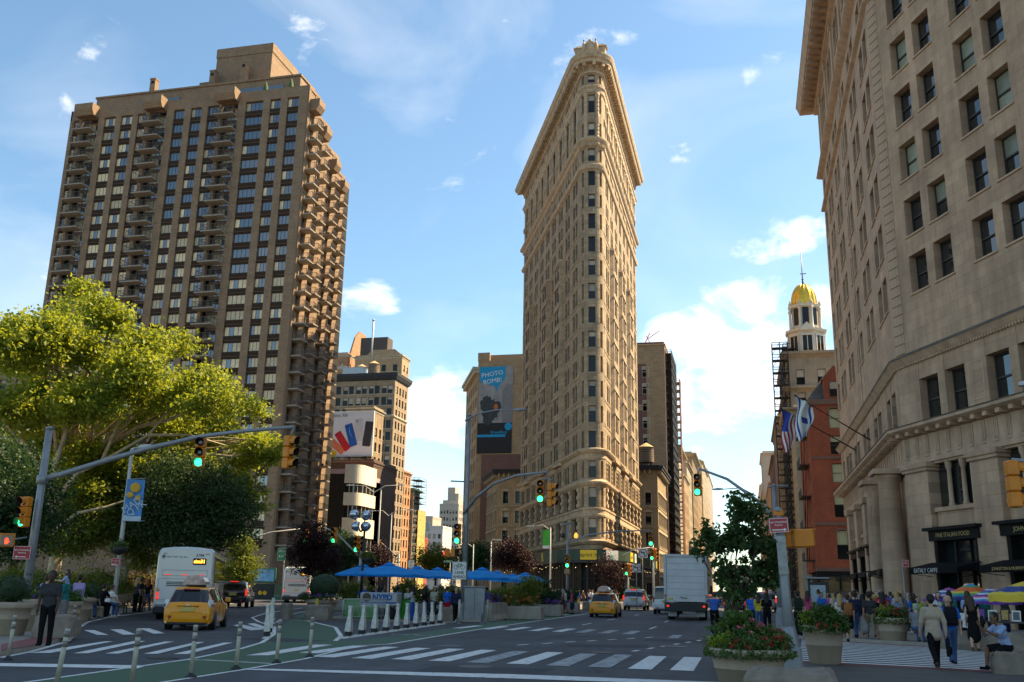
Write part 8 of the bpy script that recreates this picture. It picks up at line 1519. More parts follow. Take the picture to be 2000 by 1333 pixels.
q = MB(); q.bbox(-1.3,1.2,-.15,.1,1.7,3.1,b=.03); s_ = q.obj('screen_case', sgm, o); q = MB(); q.box(-1.15,1.05,-.17,-.152,1.85,2.95); q.obj('screen', M('screen_blue',(.10,.32,.55),rough=.3,var=.6,vs_=1.5), s_); q = MB(); q.bbox(-1.1,1.1,-.1,.1,.1,1.6,b=.02); q.obj('front_panel', M('subway_dark',(.02,.03,.03),var=.2), o)
for x, c in ((-.2,(.6,.35,.02)),(.25,(.6,.35,.02))): q = MB(); q.lathe([(.2,0),(.2,.01)],14,T=TR(x,-.11,.75) @ Matrix.Rotation(R(90),4,'X')); q.obj('route_disc', M('route_yellow',c,var=0), o)
# bus shelter by the crowd
P = at_d(1600,1180,70); P.z = KH; o = thing('bus_shelter', 'glass bus shelter with poster behind the crowd', 'bus shelter', P, R(85)); q = MB(); q.bbox(-2.2,2.2,-.8,.8,2.6,2.72,b=.02); q.obj('roof', m_galv, o)
for sx in (-2,0,2): q = MB(); q.tube([(sx,.6,0),(sx,.6,2.6)],.05,8); q.obj('post', m_galv, o)
q = MB(); q.box(-2.1,-1.98,-.65,.6,.3,2.4); q.obj('poster_case', m_iron, o); q = MB(); q.box(1.99,2.1,-.65,.6,.3,2.4); q.obj('poster_case', m_iron, o); q = MB(); q.box(-2.12,-2.10,-.5,.45,1.1,2.2); q.obj('poster', M('poster_pale',(.35,.42,.45),var=.3,vs_=5), o); q = MB(); q.box(-1.9,1.9,.62,.64,.3,2.4); q.obj('pane', m_cglass, o)
# flags on the limestone block
for i, (a, tip, cols_) in enumerate((((1700,860),(1545,778),'il'),((1672,880),(1560,836),'us'))):
    B_ = at_d(a[0],a[1],74.5); d2 = ray(*tip); T_ = B_+Vector((-5.2,-1.0+i*1.0,3.3)) ; o = thing('flag', ['white and blue flag hanging from the upper slanted pole','red and white striped flag hanging behind the white one'][i], 'flag', B_); q = MB(); q.tube([(0,0,0),T_-B_],[.05,.03],8); q.ball(tuple(T_-B_),.09); q.obj('flagpole', m_iron, o)
    q = MB(); nu, nv = 10, 12; dv = (T_-B_); 
    def fp(u, v): p = dv*(1-.26*u*(1-.45*v)); return (p.x+.12*math.sin(v*7+u*5), p.y+.18*math.sin(u*9+v*3), p.z-.05-v*3.4*(1-.25*u))
    mats = [m_signwhite, M('flag_blue',(.02,.04,.25),var=.05), M('flag_red',(.36,.02,.03),var=.05)]
    for a_ in range(nu):
        for b_ in range(nv):
            u0, u1, v0, v1 = a_/nu, (a_+1)/nu, b_/nv, (b_+1)/nv; m = 0
            if cols_ == 'us': m = 1 if (b_ < 6 and a_ < 5) else (2 if a_ % 2 == 0 else 0)
            else: m = 1 if (a_ in (1,8) or (b_ in (5,6) and 3 < a_ < 7)) else 0
            q.add([fp(u0,v0),fp(u0,v1),fp(u1,v1),fp(u1,v0)],[(0,1,2,3)],m,sm=True)
    q.obj('cloth', mats, o)
# tree in planter near the right pole
tb2 = Vector((-.35,24.6,0)); planter('low cast planter holding the young street tree', tb2.x, tb2.y, .6, .7, [('bush',0,0,.4,.35)], 21)
def nb(x, y, r, dd=0): return blob_at(x,y,math.hypot(tb2.x,tb2.y)+dd,tb2,r)
tree('young_tree', 'young dark green tree with broad leaves before the box truck', tb2, [nb(1450,990,(.42,.4,.4)),(*nb(1400,1060,(.5,.45,.36)),),nb(1490,1060,(.5,.45,.4)),nb(1445,1050,(.5,.5,.45)),nb(1420,1120,(.45,.4,.36)),nb(1480,1125,(.5,.45,.36)),nb(1440,1150,(.45,.4,.3)),nb(1385,1030,(.25,.25,.2)),nb(1515,1100,(.3,.3,.25)),nb(1365,1080,(.16,.16,.12)),nb(1470,1000,(.35,.3,.3))], 5200, .13, leaf_mat('linden_leaf',(.02,.055,.014),(.07,.12,.03),(.12,.2,.03),.35), bark_dk, .05, .32, 33, .09, hollow=.25, twigs=6)
# ================================================================ people: one continuous surface each, grown from an implicit body
def surface_nets(f, lab, org, h):
    """mesh of the zero level of f (grid), face labels taken from lab"""
    s = f < 0; c = np.zeros(tuple(n-1 for n in f.shape), np.int8)
    for dx in (0,1):
        for dy in (0,1):
            for dz in (0,1): c += s[dx:f.shape[0]-1+dx, dy:f.shape[1]-1+dy, dz:f.shape[2]-1+dz]
    act = (c > 0) & (c < 8); idx = -np.ones(act.shape, np.int64); ii = np.argwhere(act); idx[act] = np.arange(len(ii)); acc = np.zeros((len(ii),3)); cnt = np.zeros(len(ii)); o = np.array([[0,0,0],[1,0,0],[0,1,0],[1,1,0],[0,0,1],[1,0,1],[0,1,1],[1,1,1]])
    for a, b in ((0,1),(2,3),(4,5),(6,7),(0,2),(1,3),(4,6),(5,7),(0,4),(1,5),(2,6),(3,7)):
        pa, pb = ii+o[a], ii+o[b]; fa, fb = f[tuple(pa.T)], f[tuple(pb.T)]; m = (fa < 0) != (fb < 0); t = np.where(m, fa/(fa-fb+1e-12), 0)[:,None]; acc += np.where(m[:,None], pa+(pb-pa)*t, 0); cnt += m
    v = acc/cnt[:,None]*h+org; F_, Lb = [], []
    for ax in range(3):
        sl0 = [slice(1,-1)]*3; sl0[ax] = slice(0,-1); sl1 = list(sl0); sl1[ax] = slice(1,None); e = s[tuple(sl0)] != s[tuple(sl1)]; p = np.argwhere(e); p[:, [i for i in range(3) if i != ax]] += 1
        u, w_ = [(1,2),(2,0),(0,1)][ax]; du = np.zeros(3,int); du[u] = 1; dw = np.zeros(3,int); dw[w_] = 1
        q = np.stack([idx[tuple((p-du-dw).T)], idx[tuple((p-dw).T)], idx[tuple(p.T)], idx[tuple((p-du).T)]],1); ins = s[tuple(p.T)]; q[~ins] = q[~ins][:, ::-1]; pl = p.copy(); pl[~ins, ax] += 1; F_.append(q); Lb.append(lab[tuple(pl.T)])
    return v, np.concatenate(F_), np.concatenate(Lb)
SKIN, TOP, LOW, SHOE, HAIR, DARK = range(6)
def body_mesh(name, legs=((0,0),(0,0)), arms=((5,8,15),(5,8,15)), lean=0, outfit='trousers', sleeves='short', hair='short', top='shirt', twist=0, h=.0145, head_turn=0, female=False, hands=True, height=1.75):
    """legs: (hip, knee) flexion; arms: (shoulder flexion, abduction, elbow flexion), left then right; the figure faces -Y"""
    P = []; D_ = lambda a: (0, -math.sin(R(a)), -math.cos(R(a)))
    def cap(a, b, ra, rb, lab, k=.02, sy=1.0): P.append((np.array(a,float), np.array(b,float), ra, rb, lab, k, sy))
    ank = []; jl = []
    for sx, (ha, kn) in zip((-1,1), legs):
        hip = np.array((sx*.09,0,0)); knee = hip+np.array(D_(ha))*.44+np.array((sx*.01,0,0)); an = knee+np.array(D_(ha-kn))*.41; jl.append((sx,hip,knee,an,ha-kn)); ank.append(an[2])
    z0 = .085-min(ank); Z = np.array((0,0,z0))
    for sx, hip, knee, an, fa in jl:
        hip, knee, an = hip+Z, knee+Z, an+Z; mid = (hip+knee)/2
        if outfit == 'trousers': cap(hip,knee,.098,.072,LOW,.03); cap(knee,an,.070,.058,LOW,.02); cap(an+(0,0,.03),an+(0,0,-.02),.058,.060,LOW)
        elif outfit == 'shorts': cap(hip,hip+(knee-hip)*.88,.102,.092,LOW,.03); cap(hip,knee,.08,.055,SKIN); cap(knee,knee+(an-knee)*.4,.055,.057,SKIN); cap(knee+(an-knee)*.4,an,.055,.036,SKIN)
        else: cap(hip,knee,.08,.055,SKIN); cap(knee,knee+(an-knee)*.4,.052,.054,SKIN); cap(knee+(an-knee)*.4,an,.052,.034,SKIN)
        fw = np.array((sx*.03,-math.cos(R(max(-40,min(40,fa*.5)))),0)); toe = an+fw*.16+np.array((0,0,-.045+ (.0 if fa > -15 else .0))); cap(an+(0,.03,-.045),toe,.040,.034,SHOE,.02); cap(an+(0,0,.0),an+(0,.02,-.04),.042,.042,SHOE)
    pel = Z; rot = lambda v: np.array((v[0], v[1]*math.cos(R(lean))-v[2]*math.sin(R(lean)), v[1]*math.sin(R(lean))+v[2]*math.cos(R(lean))))
    U = lambda x, y, z: rot((x,y,z))+pel
    hw = .105 if not female else .11; cap(U(-.05,0,.0),U(.05,0,.0),.115,.115,LOW,.03,.85); cap(U(-.045,0,.07),U(.045,0,.07),.105,.105,LOW if top != 'dress' else TOP,.03,.82)
    sw = .19 if not female else .165
    if top == 'blazer': cap(U(-.075,0,-.12),U(.075,0,-.12),.128,.128,TOP,.03,.95); cap(U(-.065,0,.0),U(.065,0,.0),.126,.126,TOP,.04,.95); cap(U(-.055,0,.14),U(.055,0,.14),.118,.118,TOP,.04,.84); cap(U(-.08,0,.36),U(.08,0,.36),.14,.14,TOP,.04,.75); cap(U(-sw+.03,0,.47),U(sw-.03,0,.47),.075,.075,TOP,.04)
    else:
        cap(U(-.05,0,.14),U(.05,0,.14),.108 if female else .118,.108 if female else .118,TOP,.04,.80); cap(U(-.07,-.01,.34),U(.07,-.01,.34),.118 if female else .128,.118 if female else .128,TOP,.04,.76); cap(U(-sw+.03,0,.47),U(sw-.03,0,.47),.062,.062,TOP,.04)
        cap(U(-.06,0,.02),U(.06,0,.02),.118,.118,TOP,.03,.84)
        if female: cap(U(-.07,-.07,.35),U(-.07,-.08,.34),.06,.055,TOP,.03); cap(U(.07,-.07,.35),U(.07,-.08,.34),.06,.055,TOP,.03)
    if outfit in ('skirt','dress'):
        lab = LOW if outfit == 'skirt' else TOP; 
        for t0, t1, r0, r1 in ((.04,-.12,.12,.17),(-.12,-.32,.17,.21),(-.32,-.45,.20,.225)): cap(U(0,0,t0),np.array((0,.0,t1))+pel,r0,r1-.02,lab,.03,.85)
    cap(U(0,0,.49),U(0,-.01,.60),.052,.048,SKIN,.02); hc = U(0,-.025,.70); hd = R(head_turn); hx = lambda x, y, z: hc+np.array((x*math.cos(hd)-y*math.sin(hd), x*math.sin(hd)+y*math.cos(hd), z))
    cap(hx(0,.0,.03),hx(0,.005,.05),.088,.09,SKIN,.02); cap(hx(0,-.02,-.05),hx(0,-.03,-.075),.065,.05,SKIN,.03); cap(hx(0,-.085,.01),hx(0,-.108,-.018),.012,.017,SKIN,.01)
    for sx in (-1,1): cap(hx(sx*.088,.01,.0),hx(sx*.09,.012,.03),.016,.02,SKIN,.008); cap(hx(sx*.034,-.084,.022),hx(sx*.036,-.084,.022),.011,.011,DARK,.0)
    cap(hx(-.022,-.088,-.058),hx(.022,-.088,-.058),.008,.008,DARK,.0)
    if hair != 'bald':
        cap(hx(0,.018,.055),hx(0,.025,.075),.098,.092,HAIR,.02); cap(hx(0,.05,.01),hx(0,.05,-.02),.075,.06,HAIR,.02)
        if hair == 'long': cap(hx(-.03,.06,-.02),U(-.04,.10,.42),.075,.06,HAIR,.03); cap(hx(.03,.06,-.02),U(.04,.10,.40),.075,.06,HAIR,.03); cap(hx(-.075,.02,.0),hx(-.085,.03,-.16),.035,.03,HAIR); cap(hx(.075,.02,.0),hx(.085,.03,-.16),.035,.03,HAIR)
        if hair == 'bun': cap(hx(0,.10,.09),hx(0,.12,.09),.045,.045,HAIR,.01)
        if hair == 'cap': cap(hx(0,-.06,.075),hx(0,-.15,.06),.06,.045,HAIR,.02,1)
    else: cap(hx(0,.04,.05),hx(0,.05,.02),.085,.07,SKIN,.02)
    for sx, (s_, ab, el) in zip((-1,1), arms):
        sh = U(sx*sw,0,.47); dn = np.array((sx*math.sin(R(ab)), -math.sin(R(s_+lean))*math.cos(R(ab)), -math.cos(R(s_+lean))*math.cos(R(ab)))); eb = sh+dn*.29; a2 = R(s_+el+lean); inn = -.22*sx*math.sin(R(el)); d2 = np.array((sx*math.sin(R(ab))*.5+inn, -math.sin(a2), -math.cos(a2))); d2 /= np.linalg.norm(d2); wr = eb+d2*.25
        cap(sh,eb,.048,.040,SKIN); cap(eb,wr,.040,.027,SKIN)
        if sleeves == 'short': cap(sh,sh+dn*.19,.064,.060,TOP,.03)
        elif sleeves == 'long': cap(sh,eb,.066,.054,TOP,.03); cap(eb,wr-d2*.01,.052,.040,TOP,.02)
        if hands:
            pm = wr+d2*.055; cap(wr,pm,.026,.034,SKIN,.015); side = np.cross(d2,(sx,0,0)); n_ = np.linalg.norm(side); side = side/n_ if n_ > .2 else np.array((0,-1,0)); nrm = np.cross(d2, side)*sx
            for q, (off, ln) in enumerate(((-.030,.062),(-.010,.072),(.010,.068),(.029,.052))):
                r0 = wr+d2*.085+side*off; k1 = r0+d2*ln*.55-nrm*.006; cap(r0,k1,.0095,.009,SKIN,.0); cap(k1,k1+d2*ln*.40-nrm*.02,.009,.008,SKIN,.0)
            tb_ = wr+d2*.03+side*-.032; cap(tb_,tb_+d2*.03+side*-.022,.012,.010,SKIN,.008); cap(tb_+d2*.03+side*-.022,tb_+d2*.058+side*-.022,.010,.009,SKIN,.0)
    pts = np.array([p[i] for p in P for i in (0,1)]); lo, hi = pts.min(0)-.26, pts.max(0)+.26; n = np.ceil((hi-lo)/h).astype(int)+2; fl = np.full((6,*n), .3, np.float32)
    ax = [lo[i]+np.arange(n[i])*h for i in range(3)]
    for a, b, ra, rb, lab, k, sy in P:
        mg = max(ra,rb)/min(sy,1)*1.05+.05; i0 = np.maximum(((np.minimum(a,b)-mg-lo)/h).astype(int),0); i1 = np.minimum(((np.maximum(a,b)+mg-lo)/h).astype(int)+2, n); sl = tuple(slice(i0[i],i1[i]) for i in range(3))
        X, Y, Zz = np.meshgrid(ax[0][sl[0]],ax[1][sl[1]],ax[2][sl[2]],indexing='ij'); ba = b-a; yc = (a[1]+b[1])/2
        px, py, pz = X-a[0], (Y-a[1])/sy, Zz-a[2]; by = ba[1]/sy; L2 = ba[0]**2+by**2+ba[2]**2+1e-9; t = np.clip((px*ba[0]+py*by+pz*ba[2])/L2,0,1); d = np.sqrt((px-ba[0]*t)**2+(py-by*t)**2+(pz-ba[2]*t)**2)-(ra+(rb-ra)*t)
        g = fl[lab][sl]
        if k > 0: hh = np.clip(.5+.5*(g-d)/k,0,1); fl[lab][sl] = g*(1-hh)+d*hh-k*hh*(1-hh)
        else: fl[lab][sl] = np.minimum(g,d)
    fl[TOP] -= .004; fl[DARK] -= .002; tot = fl.min(0); lab = fl.argmin(0); v, f, lb = surface_nets(tot, lab, lo, h); v = v*(height/1.75)
    me = bpy.data.meshes.new(name); me.from_pydata(v.tolist(), [], f.tolist())
    for q in ('skin','top','lower','shoe','hair','dark'): me.materials.append(M('p_default_'+q,(.1,.1,.1),var=0))
    me.polygons.foreach_set('material_index', lb.astype(np.int32)); me.polygons.foreach_set('use_smooth', np.ones(len(f),bool)); me.update(); return me
CL = {}
def cloth(c, kind='cloth'):
    k = (kind,)+tuple(round(x,3) for x in c)
    if k not in CL: CL[k] = M('%s_%02d' % (kind,len(CL)), c, rough=.85 if kind == 'cloth' else .6, var=.15, vs_=9, spec=.12 if kind == 'cloth' else .3, bump=.15 if kind == 'cloth' else 0, bs=45)
    return CL[k]
NAMED = dict(black=(.007,.007,.008),charcoal=(.04,.04,.043),navy=(.018,.025,.06),blue=(.03,.09,.32),royal=(.02,.12,.5),pale_blue=(.28,.36,.55),white=(.6,.59,.57),cream=(.5,.45,.36),beige=(.40,.32,.235),grey=(.17,.17,.175),pale_grey=(.36,.36,.36),red=(.38,.02,.03),pink=(.5,.05,.16),teal=(.02,.14,.14),green=(.03,.10,.04),olive=(.08,.085,.04),brown=(.10,.05,.03),khaki=(.26,.2,.12),denim=(.05,.09,.19),lilac=(.30,.24,.46),yellow=(.5,.38,.04),orange=(.55,.15,.02),maroon=(.12,.015,.025),lime=(.3,.5,.05))
SK = dict(light=(.50,.30,.21),tan=(.36,.20,.125),brown=(.17,.085,.05),dark=(.065,.035,.022)); HR = dict(black=(.012,.010,.009),brown=(.05,.028,.015),blonde=(.38,.25,.10),grey=(.3,.29,.28),red=(.14,.04,.015))
BODY = {}
def tmpl(key, **kw):
    if key not in BODY: BODY[key] = body_mesh('person_body', **kw)
    return BODY[key]
T_ = dict(
 walk=dict(legs=((24,12),(-16,22)), arms=((-18,8,12),(20,8,20))), walk2=dict(legs=((-18,20),(22,8)), arms=((18,8,18),(-16,8,12))), stand=dict(legs=((2,2),(-2,2)), arms=((3,7,12),(5,8,18))), phone=dict(legs=((0,3),(5,8)), arms=((20,8,95),(5,8,15))),
 blazer=dict(legs=((20,8),(-18,26)), arms=((-14,14,18),(10,12,14)), top='blazer', sleeves='long'), shortsman=dict(legs=((3,3),(-3,4)), arms=((4,9,15),(10,9,30)), outfit='shorts'), womanwalk=dict(legs=((18,8),(-14,16)), arms=((-14,7,14),(14,7,14)), female=True, hair='long'), womanstand=dict(legs=((0,2),(4,6)), arms=((5,7,15),(15,7,60)), female=True, hair='long'),
 dress=dict(legs=((10,6),(-10,12)), arms=((-5,8,20),(5,8,20)), outfit='dress', top='dress', female=True, hair='long', sleeves='none'), skirt=dict(legs=((4,4),(-4,6)), arms=((4,8,20),(8,8,25)), outfit='skirt', female=True, hair='long'), womanshorts=dict(legs=((6,4),(-6,8)), arms=((5,8,15),(150,20,60)), outfit='shorts', female=True, hair='bun', sleeves='none'), girlshorts=dict(legs=((10,6),(-8,10)), arms=((-5,8,15),(5,8,15)), outfit='shorts', female=True, hair='bun', sleeves='short'),
 sit=dict(legs=((86,92),(80,80)), arms=((25,12,55),(28,12,50)), lean=12), sitback=dict(legs=((86,86),(88,92)), arms=((10,16,30),(10,16,30)), lean=14), sitshorts=dict(legs=((84,76),(70,96)), arms=((30,12,100),(34,10,60)), lean=20, outfit='shorts'), cycle=dict(legs=((62,70),(30,40)), arms=((55,14,15),(55,14,15)), lean=26, outfit='trousers'), child=dict(legs=((80,70),(80,70)), arms=((40,20,60),(40,20,60)), height=1.1), longsleeve=dict(legs=((12,6),(-14,18)), arms=((-10,8,15),(14,8,25)), sleeves='long'), cap=dict(legs=((84,88),(84,84)), arms=((25,14,60),(20,14,50)), lean=10, hair='cap'), bald=dict(legs=((22,10),(-16,24)), arms=((-12,9,14),(16,9,18)), hair='bald'))
NEAR = set()
def person(px, py, rz, pose, top, low, skin='light', hair='brown', shoe='charcoal', label='', z=0.0, group=None, scale=1.0, at=None, hi=False):
    me = tmpl((pose,hi), h=.0125 if hi else .018, **T_[pose]); o = link('person', me); p = Vector(at) if at is not None else G(px,py,z); o.location = p; o.rotation_euler = (0,0,R(rz)); o.scale = (scale,)*3
    tag(o, label, 'person', group)
    for i, m in enumerate((cloth(SK[skin],'skin'), cloth(NAMED[top]), cloth(NAMED[low]), cloth(NAMED[shoe]), cloth(HR[hair] if hair in HR else NAMED[hair],'hair'), cloth((.02,.012,.01),'skin'))):
        s = o.material_slots[i]; s.link = 'OBJECT'; s.material = m
    return o
def bag(name, label, loc, rz, size, c, straps=True, cat='bag'):
    o = thing(name, label, cat, loc, rz); w_, d, h = size; q = MB(); q.loft([[(sx*w_/2*f,sy*d/2*f,z) for sx,sy in ((-.8,-1),(.8,-1),(1,-.6),(1,.6),(.8,1),(-.8,1),(-1,.6),(-1,-.6))] for f,z in ((.85,0),(1,.06*h),(1,.7*h),(.85,.92*h),(.5,h))], sm=False); q.obj('body', cloth(c), o); q = MB(); q.bbox(-w_*.35,w_*.35,-d/2-.04,-d/2+.01,h*.1,h*.5,b=.02); q.obj('pocket', cloth(tuple(x*.8 for x in c)), o)
    q = MB(); q.tube([(-.05,0,h*.95),(-.05,0,h*1.08),(.05,0,h*1.08),(.05,0,h*.95)],.012,5); q.obj('handle', cloth(c), o)
    if straps:
        for sx in (-1,1): q = MB(); q.tube([(sx*w_*.3,d*.4,h*.95),(sx*w_*.38,d*.5+.16,h*.98),(sx*w_*.45,d*.5+.24,h*.6),(sx*w_*.4,d*.45,h*.12)],.018,5); q.obj('strap', cloth(c), o)
    return o
K = KH
# foreground right
pp = person(1829,1306,186,'blazer','beige','black','light','black','brown','man in a beige blazer and black trousers walking over the crossing',hi=True,scale=1.03); g = pp.location; bag('briefcase','black soft briefcase carried by the man in the blazer',(g.x+.33,g.y+.06,.30),R(80),(.40,.10,.46),(.012,.012,.013),False)
pp = person(1862,1299,182,'bald','royal','denim','light','grey','black','grey haired man in blue shirt and jeans walking with a backpack',hi=True,scale=1.03); g = pp.location; bag('backpack','black backpack worn over the blue shirt',(g.x+.01,g.y-.20,1.0),R(2),(.32,.2,.50),(.012,.013,.018))
pp = person(1906,1273,172,'dress','black','black','light','brown','brown','woman in a long black sleeveless dress beside the granite bench',hi=True,scale=1.0); g = pp.location; bag('shoulder_bag','black shoulder bag at the side of the woman in the black dress',(g.x+.28,g.y,.85),R(80),(.32,.12,.3),(.014,.013,.013),False)
person(0,0,175,'sitback','white','black','light','black','charcoal','man in a white shirt seated with his back turned on the granite bench',hi=True,at=(7.35,37.0,.16)); person(0,0,-70,'sitshorts','pale_blue','black','brown','black','black','man in a checked blue shirt and dark shorts eating on a granite block',hi=True,at=(6.0,26.1,.0)); person(0,0,150,'sitback','grey','denim','light','grey','charcoal','grey haired man in a grey top sitting near the shop front',at=(5.9,38.6,.12))
# left corner
person(85,1262,20,'stand','charcoal','black','dark','black','black','man in a dark shirt and black trousers waiting at the kerb',z=K,hi=True,scale=1.03); pp = person(118,1238,-70,'shortsman','teal','grey','tan','brown','blue','man in teal tee and grey shorts carrying a child on his shoulders',z=K,hi=True,scale=1.03); g = pp.location; person(0,0,-70,'child','pale_blue','red','light','brown','white','small child in a pale shirt sitting on the shoulders of a man',at=(g.x,g.y,g.z+1.05))
person(66,1228,25,'cap','black','charcoal','light','black','black','man in black cap and black shirt sitting behind the granite block',z=K); person(80,1222,180,'stand','pale_blue','navy','light','brown','black','person in a light blue top partly hidden behind the waiting man',z=K); person(146,1214,185,'longsleeve','lilac','charcoal','tan','black','black','man in a lilac shirt walking away past the planters',z=K,scale=1.03); person(172,1207,200,'sitback','navy','denim','light','black','black','person in navy sitting on a park bench by the planters',z=K+.1); person(192,1206,170,'sit','black','black','tan','black','black','person in black sitting near the lamp post',z=K+.1); person(206,1204,160,'sitback','white','denim','light','brown','white','person in white resting beside the lamp post',z=K+.1); person(262,1196,165,'womanstand','charcoal','black','light','blonde','black','blonde woman in grey talking near the bus',z=K,scale=1.02); person(285,1193,190,'womanwalk','black','denim','light','red','black','auburn haired woman in black walking beside the bus',z=K)
person(272,1196,120,'stand','black','black','brown','black','black','man in black standing with the blonde woman',z=K,scale=1.03)
def bench(label, x, y, rz, z=K):
    o = thing('park_bench', label, 'bench', (x,y,z), rz); wd = M('bench_wood',(.20,.13,.075),var=.3,vs_=4)
    for k in range(5): q = MB(); q.bbox(-.9,.9,-.24+.1*k,-.16+.1*k,.42,.46,b=.008); q.obj('seat_slat', wd, o)
    for k in range(4): q = MB(); q.bbox(-.9,.9,.27+.02*k,.31+.02*k,.54+.1*k,.62+.1*k,b=.008); q.obj('back_slat', wd, o)
    for sx in (-.8,.8): q = MB(); q.tube([(sx,-.24,0),(sx,-.24,.42),(sx,.25,.42),(sx,.36,.95)],.03,6); q.tube([(sx,.3,0),(sx,.25,.42)],.03,6); q.obj('end_frame', m_iron, o)
for k, (x, y) in enumerate(((196,1205),(238,1198))): g = G(x,y); bench(['wooden park bench beside the petunia planter','wooden park bench between lamp post and bus'][k], g.x, g.y+.6, R(200))
# right pavement: nearer walkers
L = [(1562,1243,185,'walk','olive','black','light','black','backpacker in an olive tee and dark trousers walking away from the pole'),(1580,1226,180,'dress','pink','pink','tan','brown','girl in a bright pink dress walking away'),(1645,1252,160,'dress','white','white','light','blonde','blonde girl in a short white dress'),(1660,1254,185,'girlshorts','brown','black','light','brown','young woman in black shorts carrying a tan backpack'),(1690,1253,175,'skirt','black','pale_grey','light','black','woman with long black hair and patterned grey skirt'),(1714,1253,190,'womanshorts','black','pale_grey','light','blonde','blonde woman in black top and grey shorts raising one arm'),(1702,1247,180,'walk2','charcoal','khaki','tan','black','man in a charcoal shirt behind the blonde woman'),(1672,1246,200,'longsleeve','navy','denim','light','brown','man in a navy pullover walking between the girls')]
for px, py, rz, ps, tp, lw, sk, hr, lb in L: person(px, py, rz, ps, tp, lw, sk, hr, 'black', lb, z=K if py < 1250 else 0.0, hi=True)
g = G(1660,1254); bag('backpack','tan leather backpack on the young woman in black shorts',(g.x,g.y-.18,1.0),0,(.30,.16,.44),(.28,.11,.04)); g = G(1562,1243,K); bag('backpack','dark green backpack on the walker beside the pole',(g.x,g.y-.2,K+1.0),0,(.30,.18,.48),(.02,.025,.02))
person(1500,1238,185,'womanstand','black','black','light','black','black','woman with long dark hair and black top behind the wide planter',z=0,hi=True); person(1484,1232,170,'womanwalk','yellow','denim','light','brown','black','woman in a yellow top walking past the young tree',z=0); person(1470,1226,180,'walk','royal','navy','tan','black','black','man in blue with a dark shoulder bag behind the young tree',z=0)
# crowd before the limestone block
tops = ['black','navy','white','grey','royal','lilac','maroon','teal','charcoal','pale_blue','pink','olive','red','cream','brown','lime','blue']; lows = ['black','denim','charcoal','khaki','navy','grey']; poses = ['walk','walk2','stand','phone','womanwalk','womanstand','skirt','shortsman','longsleeve','bald','dress','girlshorts']; rc = random.Random(21)
used = {}
def crowd(n, place, where, grp, z=K):
    for i in range(n):
        x, y = place(i); ps = rc.choice(poses); tp = rc.choice(tops); lw = rc.choice(lows); sk = rc.choice(['light','light','tan','brown','dark']); hr = rc.choice(['black','brown','brown','blonde','grey','black']); fem = T_[ps].get('female'); kind = 'woman' if fem else 'man'
        lb = '%s haired %s in %s %s %s' % (hr, 'person', tp.replace('_',' '), 'dress' if ps == 'dress' else ('top and %s %s' % (lw, {'skirt':'skirt','shorts':'shorts'}.get(T_[ps].get('outfit'),'trousers'))), where)
        person(0,0,rc.choice([0,180,180,160,200,90,-90,30])+rc.uniform(-20,20),ps,tp,lw,sk,hr,rc.choice(['black','white','brown','charcoal']),lb,group=grp,scale=rc.uniform(.92,1.06),at=(x,y,z))
def pl1(i): t = rc.random(); y = 43+t*34; x0 = 2.6+(y-41)*.05; return (rc.uniform(x0+.4, min(x0+5.2,9.2)), y)
crowd(58, pl1, 'by the shop awnings', 'crowd on the avenue pavement')
def pl2(i): return (rc.uniform(5.6,9.2), rc.uniform(76,104))
crowd(16, pl2, 'far down the pavement', 'far walkers on the avenue pavement')
def pl3(i): P = at_d(rc.uniform(960,1130),1180,rc.uniform(66,112)); return (P.x,P.y)
crowd(30, pl3, 'behind the flower beds', 'crowd on the plaza', 0.0)
def pl4(i): P = at_d(rc.uniform(1120,1250),1180,rc.uniform(112,126)); return (P.x,P.y)
crowd(20, pl4, 'before the sidewalk shed', 'crowd before the sidewalk shed', 0.0)
def pl5(i): P = at_d(rc.uniform(690,900),1185,rc.uniform(54,72)); return (P.x,P.y)
crowd(16, pl5, 'among the cafe tables', 'crowd among the parasols', 0.0)
def pl6(i): return (rc.uniform(6.5,10.5), rc.uniform(38.5,46))
crowd(10, pl6, 'by the beach umbrellas', 'people by the beach umbrellas')
# plaza edge: nearer figures
for px, py, rz, ps, tp, lw, sk, hr, lb in [(804,1213,-95,'womanstand','pale_grey','blue','dark','black','woman in a pale grey tee and jeans beside the green box'),(829,1213,150,'skirt','black','lilac','dark','black','woman in black top and long lilac skirt pushing a stroller'),(889,1216,35,'longsleeve','navy','black','light','brown','man in an open navy jacket walking past the cabinet'),(872,1211,170,'shortsman','royal','red','light','brown','boy in blue shirt and red shorts beside the signal pole'),(848,1208,175,'womanwalk','white','denim','light','brown','woman in white near the stroller'),(862,1207,180,'walk','navy','charcoal','tan','black','man in a navy vest behind the signal pole'),(905,1207,160,'womanstand','beige','cream','light','brown','woman in a beige top behind the cabinet'),(775,1208,175,'walk','lilac','navy','tan','brown','man in a lilac shirt with blue backpack'),(727,1203,100,'phone','charcoal','black','tan','black','man in a charcoal cap seated area behind the barrier'),(1012,1200,10,'walk','white','navy','light','brown','man in a white patterned shirt behind the flowers'),(950,1203,200,'phone','blue','khaki','tan','black','man in blue looking at his phone by the parasols')]: person(px,py,rz,ps,tp,lw,sk,hr,'white' if px == 889 else 'black',lb,hi=px in (804,829,889,872))
